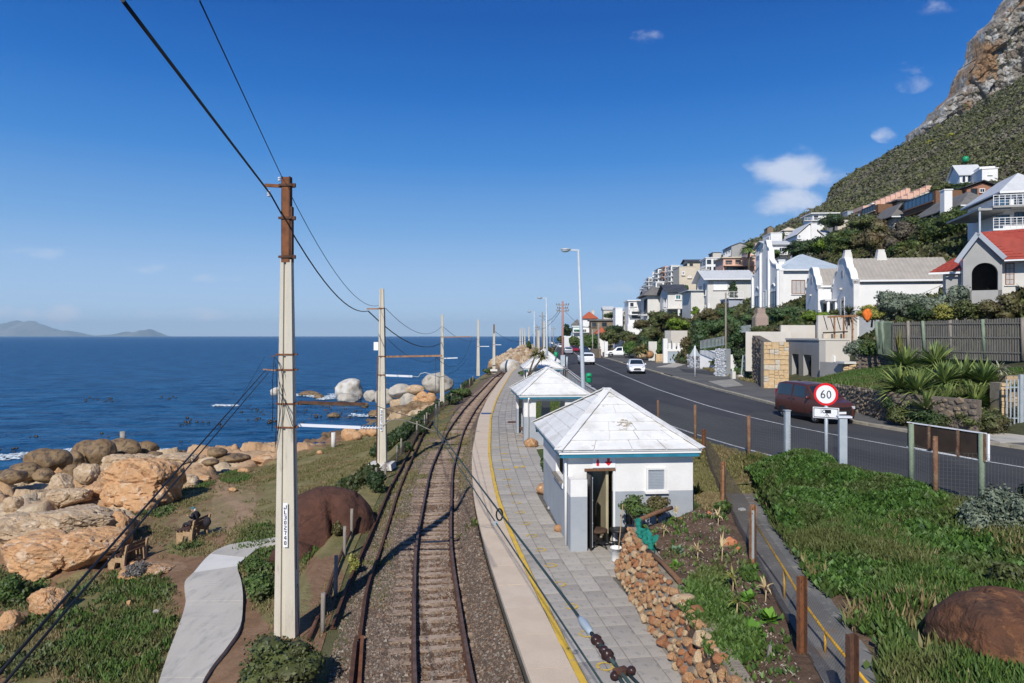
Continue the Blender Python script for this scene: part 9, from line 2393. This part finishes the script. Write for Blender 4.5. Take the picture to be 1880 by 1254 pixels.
# ------ bushes, hedges and trees
py_fix=True
def shrub(px,pyb,w,h,D,m,label,n=1400,leaf=None,lob=9,kind='shrub',cat='shrub',trunk=None,dep=1.0,seed=None,size=.5,zc=None,dz=0.0):
 leaf=leaf or max(.05,D*.0021)
 if px<900 and py_fix:D0=D;D=hit(px,pyb,z_coast,8,300).y;D=min(max(D,D0*.6),D0*1.5)
 rx=w/F*D/2;H_=h/F*D;c=P((px),pyb,D)+Vector((0,0,dz-(.10*H_ if kind=='shrub' else 0)))
 return bush(kind,label,cat,c,rx/1.12,rx*dep/1.12,H_/2/1.12,MATS[m],n,leaf,lob,trunk=trunk,seed=seed,size=size,zc=zc if zc is not None else H_/2)
SH=[(505,1268,215,120,13.2,'leaf_olive','big dense green and brown bush at the foot of the near mast',5200,.055,'shrub',16),(30,1108,74,62,24,'leaf_green','dark green bush at the left edge below the orange outcrop',1500,.08,'shrub',9),(690,905,46,52,26.5,'leaf_dark','dark ivy bush beside the red brown boulder',1800,.07,'shrub',8),(650,1055,26,44,20.5,'leaf_yellowing','yellow green moss bush behind the old fence',700,.05,'shrub',6),(575,1000,50,60,21.5,'leaf_brownish','scrubby brown bush in front of the red brown boulder',900,.06,'shrub',7),(618,985,34,30,22.5,'leaf_brownish','orange brown leafy scrub at the foot of the cleft boulder',500,.06,'shrub',6),(484,1100,80,60,18.8,'leaf_green','green creeping bush between the footpath and the mast',2000,.065,'shrub',9),(478,1055,70,40,21.0,'leaf_green','green bush on the inside of the footpath bend',1500,.065,'shrub',8),(252,1062,60,34,26.0,'grey_twig','grey twiggy shrub on the flat orange slab',1500,.05,'shrub',6),(848,730,46,24,76,'leaf_green','bright green bush beside the railway near the third mast',900,.16,'shrub',8),(835,742,40,22,66,'leaf_dark','dark green bush at the third mast',900,.14,'shrub',8),(745,830,36,26,42,'leaf_dark','dark overgrown patch along the old fence',800,.09,'shrub',7),(775,798,30,24,50,'leaf_dark','dark bush along the old fence, farther one',700,.1,'shrub',6),(895,688,20,14,110,'leaf_green','small bush by the rails near the fifth mast',300,.25,'shrub',5),(1840,1022,150,165,14.2,'leaf_silver','round silvery grey shrub at the right edge above the boulder',7000,.045,'shrub',16),(1735,1010,60,40,14.6,'leaf_dark','dark low bush at the left foot of the silvery shrub',1600,.05,'shrub',8),(1860,1085,90,60,11.5,'leaf_olive','sprawling succulent cover above the rusty boulder',2200,.05,'shrub',10),(1640,960,90,36,16.0,'leaf_olive','low olive bush under the green posts',1500,.05,'shrub',8),(1645,470,60,36,84,'leaf_conifer','dark undergrowth behind the ridge of the long roof',1200,.17,'shrub',8),(1905,960,90,110,14.8,'leaf_dark','dark shrub behind the silvery one at the right edge',2400,.05,'shrub',9),(1800,800,120,62,27.6,'leaf_olive','low creeper bush with orange tips below the yucca',4200,.06,'shrub',12),(1700,792,90,52,28.6,'leaf_dark','shadowy creeper under the yucca rosettes',2600,.07,'shrub',10),(1655,785,60,44,29.6,'leaf_olive','creeper spilling over the wall left of the yucca',1800,.07,'shrub',8),(1640,775,60,60,30.6,'leaf_dark','dark overgrown bush hanging over the low rubble wall',1600,.08,'shrub',9),(1575,668,70,62,46,'leaf_silver','grey green bush beside the garage and the wooden fence',2600,.10,'shrub',11),(1602,655,50,40,43,'leaf_green','bright green bush at the left end of the wooden fence',1400,.09,'shrub',8),(1872,660,36,70,37,'leaf_dark','dark tree crown in front of the right end of the wooden fence',1800,.09,'shrub',8),(1600,590,70,34,48,'leaf_yellowing','variegated yellow shrub at the corner of the white gabled house',1500,.10,'shrub',9),(1640,590,90,76,47,'leaf_silver','tall silver green shrub in front of the white gabled house',3400,.10,'shrub',12),(1700,590,80,70,46,'leaf_silver','second silver green shrub in front of the white gabled house',3000,.10,'shrub',12),(1752,588,70,88,46,'leaf_silver','tall silver green shrub left of the red tiled house',2600,.10,'shrub',10),(1690,592,60,44,45,'leaf_dark','dark green shrub behind the middle of the wooden fence',1500,.09,'shrub',9),(1735,592,60,42,45,'leaf_yellowing','pale yellow leaved shrub behind the middle of the wooden fence',1500,.09,'shrub',9),(1775,590,60,52,44,'leaf_olive','olive green shrub in front of the porch arch',1800,.09,'shrub',9),(1845,590,100,60,43,'leaf_brownish','brownish clipped hedge in front of the red tiled house',3000,.09,'shrub',11),(1890,575,50,70,44,'leaf_green','green bush at the right edge by the red tiled house',1200,.1,'shrub',7),(1495,598,62,38,63,'leaf_lime','bright lime green bush in front of the small gabled wing',1800,.12,'shrub',10),(1540,592,50,30,64,'leaf_olive','mixed low plants between the two curved gables',900,.12,'shrub',7),(1448,605,96,62,72,'leaf_hedge','large rounded green bush below the house with the paned window',3600,.14,'shrub',12),(1400,612,90,62,76,'leaf_hedge','rounded green bush behind the brick chimney',3000,.15,'shrub',12),(1405,618,80,26,64,'leaf_olive','low brownish hedge below the brick chimney',1500,.13,'shrub',9),(1355,640,60,70,70,'leaf_hedge','climbing hedge hanging over the lower cream wall',2400,.14,'shrub',11),(1360,672,44,44,66.5,'leaf_dark','dark creeper falling over the short white wall',1500,.13,'shrub',8),(1372,600,50,44,84,'leaf_olive','brown green scrub on the bank above the railing',1500,.16,'shrub',9),(1330,618,60,58,88,'leaf_hedge','green hedge covering the middle of the bank',2400,.17,'shrub',11),(1290,632,70,62,90,'leaf_hedge','green hedge covering the bank behind the white walls',2600,.17,'shrub',11),(1300,600,60,40,96,'leaf_brownish','russet stripe of shrubs running up the bank',1500,.18,'shrub',9),(1335,590,70,34,98,'leaf_hedge','grey green shrubs below the cream house',1600,.18,'shrub',9),(1262,660,30,50,92,'leaf_brownish','russet creeper beside the white gateway',1200,.17,'shrub',7),(1278,655,40,34,88,'leaf_dark','dark hedge behind the triangular sign',1200,.16,'shrub',8),(1245,608,50,32,106,'leaf_lime','sunlit lime green bush above the cream wall',1600,.19,'shrub',9),(1213,606,66,44,118,'leaf_olive','broad dark umbrella shaped tree below the balcony house',3000,.20,'tree',12),(1238,590,26,28,120,'leaf_dark','dark bush right of the umbrella shaped tree',800,.2,'shrub',6),(1277,580,22,22,108,'leaf_lime','small lime bush at the foot of the cream house',500,.18,'shrub',6),(1212,652,20,20,100,'leaf_green','round clipped bush on the stone planter',700,.15,'shrub',6),(1180,652,50,40,108,'leaf_dark','dark hedge behind the aloe and the orange boulder',1500,.18,'shrub',9),(1190,630,60,36,116,'leaf_olive','green shrubs on the slope above the orange boulder',1600,.2,'shrub',9),(1155,650,40,32,118,'leaf_lush','bright green hedge behind the dark wheelie bin',1400,.18,'shrub',8),(1150,628,56,30,135,'leaf_olive','olive shrubs beyond the driveway with the off road car',1500,.22,'shrub',9),(1120,640,40,40,145,'leaf_olive','tree at the corner beyond the driveway',1400,.24,'tree',8),(1130,618,50,24,150,'leaf_dark','dark shrubs under the tall white block',1100,.24,'shrub',8),(1180,606,50,26,128,'leaf_brownish','brownish shrubs under the white modern house',1200,.22,'shrub',8),(1088,648,40,40,165,'leaf_lush','leafy street tree right of the tall lamp post',1800,.26,'tree',9),(1078,645,26,34,175,'leaf_green','leafy street tree just behind the tall lamp post',1200,.28,'tree',8),(1055,642,34,28,185,'leaf_green','street tree between the reddish pole and the lamp post',1400,.3,'tree',8),(1040,620,24,28,225,'leaf_dark','dark tree in front of the white houses at the bend',1100,.34,'tree',7),(1028,632,20,18,260,'leaf_olive','dark shrubs at the far bend of the road',700,.38,'shrub',6),(1010,655,22,26,150,'leaf_brownish','dry brown bush on the seaward verge past the parapet',800,.22,'shrub',6),(1003,648,16,16,165,'leaf_olive','low green bush between the far poles',500,.25,'shrub',5),(972,640,14,20,165,'leaf_green','slim bushes left of the second lamp',500,.25,'shrub',5),(1122,586,30,18,260,'leaf_green','green bush right of the red roofed cottage on the skyline',600,.4,'shrub',6),(1165,570,30,22,300,'leaf_olive','bushy top of the ridge above the white modern house',600,.45,'shrub',6),(1548,474,96,62,96,'leaf_conifer','layered dark green conifer behind the curved gable',4200,.19,'tree',15),(1512,468,40,34,100,'leaf_lime','pale lime tree left of the dark conifer',1300,.19,'tree',8),(1600,476,90,78,92,'leaf_brownish','brownish tree between two dark conifers',3400,.19,'tree',13),(1655,478,92,80,90,'leaf_twiggy','greyish brown tree behind the middle of the long roof',3400,.19,'tree',13),(1705,478,96,84,84,'leaf_conifer','broad dark conifer left of the big olive tree',4200,.19,'tree',14),(1752,456,110,80,78,'leaf_conifer','big olive green tree below the chimney of the dark roofed house',4600,.18,'tree',15),(1765,478,60,44,80,'leaf_brownish','yellowish olive bush left of the red tiled gable',1800,.15,'tree',9),(1808,440,56,46,72,'leaf_conifer','dark tree under the deck of the storeyed white house',1800,.18,'tree',9),(1692,428,76,40,98,'leaf_conifer','tree top in front of the dark roof',1400,.22,'tree',8),(1590,430,80,46,112,'leaf_olive','scrubby trees left of the dark hipped roof',1800,.24,'tree',9),(1470,480,56,42,120,'leaf_dark','dark trees below the low pale roof',1900,.22,'tree',9),(1505,470,50,42,118,'leaf_dark','dark bushy tree behind the blue roof',1700,.22,'tree',9),(1418,478,40,24,128,'leaf_lush','green bush above the shaped parapet',900,.23,'shrub',7),(1530,425,60,44,172,'leaf_dark','dark spreading tree in front of the flat roofed white house',1500,.26,'tree',12),(1600,395,60,24,185,'leaf_olive','round bushes beside the small blue windowed house',1300,.33,'shrub',8),(1815,350,50,20,106,'leaf_olive','shrubs right under the floor of the hillside cabin',1000,.2,'shrub',7),(1768,354,50,22,110,'leaf_dark','dark shrubs below the windowed wing of the cabin',1000,.2,'shrub',7),(1800,356,80,18,104,'leaf_olive','shrubs on the slope under the hillside cabin',1500,.28,'shrub',9),(1740,352,70,20,122,'leaf_olive','shrubs between the terraces and the cabin',1300,.3,'shrub',8),(1362,510,60,14,172,'leaf_dark','dark hedge at the foot of the salmon villa',900,.3,'shrub',7),(1258,536,24,16,200,'leaf_lush','green bush beside the beige block',500,.32,'shrub',6),(1200,545,30,14,230,'leaf_olive','bushes below the stepped flats',600,.36,'shrub',6),(1347,560,26,50,106,'leaf_dark','dark narrow tree between cream house and annexe',1100,.18,'tree',7),(1325,580,24,38,104,'leaf_brownish','brownish shrub in front of the cream house wall',900,.18,'shrub',6),(1428,440,30,20,200,'leaf_green','green bushes left of the square white house',700,.33,'shrub',6),]
leafmat('leaf_conifer',(.018,.040,.010),(.095,.125,.026),extra=(.10,.09,.035),s=.25)
leafmat('leaf_twiggy',(.05,.04,.03),(.13,.11,.075),extra=(.04,.055,.02),s=.3)
leafmat('grey_twig',(.10,.09,.08),(.20,.185,.165))
for k,(px,pyb,w,h,D,m,lb,n,leaf,kd,lobn)in enumerate(SH):
 tr=None
 if kd=='tree':tr=max(.12,w/F*D*.035)
 shrub(px,pyb,w,h,D,m,lb,int(n*1.25),leaf,int(lobn*1.5),kind='bush_tree' if kd=='tree' else 'shrub',cat='tree' if kd=='tree' else 'shrub',trunk=tr,seed=2000+k,size=.40 if lobn>10 else .46)
def rosette(mb_V,mb_F,c,n,L,w,r,tilt=(.1,1.9),droop=.25,segs=3):
 for k in range(n):
  a=r.random()*6.283;t=tilt[0]+(tilt[1]-tilt[0])*r.random()**.8;l=L*(.75+.35*r.random())
  d=Vector((math.cos(a)*math.sin(t),math.sin(a)*math.sin(t),math.cos(t)));side=d.cross(Vector((0,0,1))).normalized();up=side.cross(d)
  o=len(mb_V)
  for i in range(segs+1):
   f=i/segs;p=c+d*l*f+Vector((0,0,-droop*l*f*f));ww=w*(.7,1,.75,.03)[i]*.5
   mb_V+=[tuple(p-side*ww+up*ww*.35),tuple(p),tuple(p+side*ww+up*ww*.35)]
   if i:q=o+3*i;mb_F+=[(q-3,q-2,q+1,q),(q-2,q-1,q+2,q+1)]
def yucca(label,loc,heads,m='leaf_yucca',name='yucca',cat='yucca',L=.85,w=.075,n=85,trunk=.09,droop=.25,tilt=(.1,1.9),seed=1):
 t=thing(name,label,cat,loc);r=np.random.default_rng(seed)
 for h in heads:
  V,Fc=[],[];rosette(V,Fc,Vector(h),n,L,w,r,tilt,droop)
  add('leaf_rosette',np_mesh('leaf_rosette',V,np.array(Fc)),MATS[m],t)
  MB().tube([(h[0]*.15,h[1]*.15,-.2),(h[0]*.6,h[1]*.6,h[2]*.5),h],trunk,8,r2=trunk*.7).build('trunk',K.bark,t)
 return t
base=P(1712,778,29.5)
Yh_=[(1662,672,33,8),(1652,712,31,9),(1684,718,30,10),(1718,668,33,8),(1735,702,30.5,10),(1768,696,31,8),(1806,702,30,10),(1702,755,29,9),(1790,742,29.3,9),(1738,745,29.4,8)]
yucca('large many headed yucca with big rosettes above the pavement',base,[tuple(P(a,b_,D)-base)for a,b_,D,_ in Yh_],L=1.25,w=.12,n=170,trunk=.14,seed=3,droop=.08,tilt=(.1,2.3))
blade_plant('dry_grass_tuft','dead grey rosette beside the yucca, right of it','plant',P(1836,688,31),60,.9,.05,K.dead_leaf,33,(.6,1.5),.5,zbase=.2)
pb=P(1375,503,185)
yucca('tall date palm standing in front of the salmon villa',pb,[(0,0,(503-456)/F*185)],name='palm_tree',cat='palm',L=3.0,w=.42,n=150,trunk=.38,droop=.55,tilt=(.1,1.75),seed=4)
pb=P(1448,484,124);yucca('dark palm with two heads beside the white gabled roofs',pb,[(0,0,2.6),(1.6,.5,2.0)],name='palm_tree',cat='palm',m='leaf_dark',L=1.7,w=.26,n=110,trunk=.2,droop=.5,tilt=(.1,1.8),seed=5)
yucca('small fan palm in front of the curved gable',P(1558,592,57),[(0,0,.7)],name='palm_tree',cat='palm',m='leaf_olive',L=1.2,w=.10,n=70,trunk=.1,seed=6)
pb=P(966,688,62.5)
yucca('small palm like tree in front of the third shelter',pb,[(0.9,0,1.9),(1.5,.2,1.6)],name='palm_tree',cat='palm',m='leaf_agave',L=.95,w=.12,n=80,trunk=.09,seed=7)
MB()
yucca('straw coloured aloe clump beside the dark wheelie bin',P(1172,656,103),[(0,0,.9),(.8,0,1.2)],name='aloe',cat='aloe',m='leaf_agave',L=1.3,w=.18,n=60,trunk=.12,seed=8)
tag(add('boulder',rock_mesh('boulder',1301,(.62,.6,.62),3,.05,3,.9),K.cobble_a,loc=P(1193,651,103)),'round orange boulder beside the aloe and dark hedge','rock')
tag(add('boulder',rock_mesh('boulder',1302,(.7,.5,.45),3,.1,5,.8),K.cobble_b,loc=P(1178,654,103)),'pale rock under the straw coloured aloe','rock')
blade_plant('ornamental_grass','thin flowering stalk in front of the wooden fence','plant',P(1652,650,40),26,1.5,.03,K.leaf_yellowing,34,(.02,.3),.1)
terr=lambda X,Y:z_terr(X,Y)
SWi=lambda y:np.interp(y,[26.0,27.0,30.2,38.0,40],[19.6,18.9,17.15,18.1,18.6])
SWo=lambda y:np.interp(y,[26.0,27,36,40.2,43.5,46],[27.5,27.5,27.7,24.6,22.1,22])
def z_terr(X,Y):
 a,b_=SWi(Y),SWo(Y);t=np.clip((X-a)/np.maximum(b_-a,.3),0,1)
 z0=np.interp(Y,[26,30.2,38,42],[-2.85,-2.62,-2.72,-3.2]);z1=np.interp(Y,[26,36,40.2,43.5],[-1.6,-1.65,-1.62,-2.35])
 return z0+(z1-z0)*t+.08*fbm(X*.8,Y*.8,o=3)
ysq=np.arange(29.2,44.5,.3);tt=np.linspace(0,1,30);La=SWi(ysq);Rb=SWo(ysq)
Xs=La[:,None]+(Rb-La)[:,None]*tt[None];Ys=np.repeat(ysq[:,None],30,1)
tag(add('terrace_lawn',grid_mesh('terrace_lawn',Xs,Ys,z_terr(Xs,Ys),True,{'grass':1+0*Xs,'sand':0*Xs}),m_bank),'grass terrace between the low rubble wall and the upper stone wall',None,kind='structure')
scatter('grass','rough grass on the terrace above the low rubble wall',z_terr,SWi,SWo,29.2,44,15000,lambda px,py,X,Y:.95+0*X,K.grass_blade,.22,5,.12,71,spread=.12)
scatter('grass','tufts of grass at the foot of the white garden wall',lambda X,Y:z_side(X,Y),lambda y:SWR(y)-.5,lambda y:SWR(y)+.3,56,84,1200,lambda px,py,X,Y:.6+0*X,K.grass_dry,.2,6,.14,72,spread=.12)
scatter('grass','dry grass along the fence foot beside the road edge',z_bank,lambda y:RLINE(y)-1.0,lambda y:RLINE(y)-.62,14,30,2400,lambda px,py,X,Y:.8+0*X,K.grass_dry,.13,5,.14,73)
scatter('ground_cover','leafy cover on the bank under the houses',z_hill,lambda y:SWR(y)+.6,lambda y:SWR(y)+14,58,140,26000,lambda px,py,X,Y:.9+0*X,K.leaf_hedge,.34,5,.5,74,spread=.3,lift=.25)
scatter('ground_cover','low shrubs on the slope around the upper houses',z_hill,lambda y:SWR(y)+3,lambda y:SWR(y)+40,42,130,36000,lambda px,py,X,Y:.9*(z_hill(X,Y)>-1.5),K.leaf_olive,.42,5,.5,75,spread=.35,lift=.3)
# ------ the air: even pale haze round everything
hz=bpy.data.materials.new('haze');hz.use_nodes=True;nt=hz.node_tree
for n in list(nt.nodes):nt.nodes.remove(n)
o_=nt.nodes.new('ShaderNodeOutputMaterial');v_=nt.nodes.new('ShaderNodeVolumePrincipled')
v_.inputs['Color'].default_value=(.62,.84,1.0,1);v_.inputs['Density'].default_value=HAZE;v_.inputs['Anisotropy'].default_value=0.0
nt.links.new(v_.outputs[0],o_.inputs['Volume'])
hb_o=add('haze',MB().bx(-18000,9000,-400,25500,-15.2,520).mesh('haze'),hz)
tag(hb_o,'faint even sea haze',None,kind='stuff')
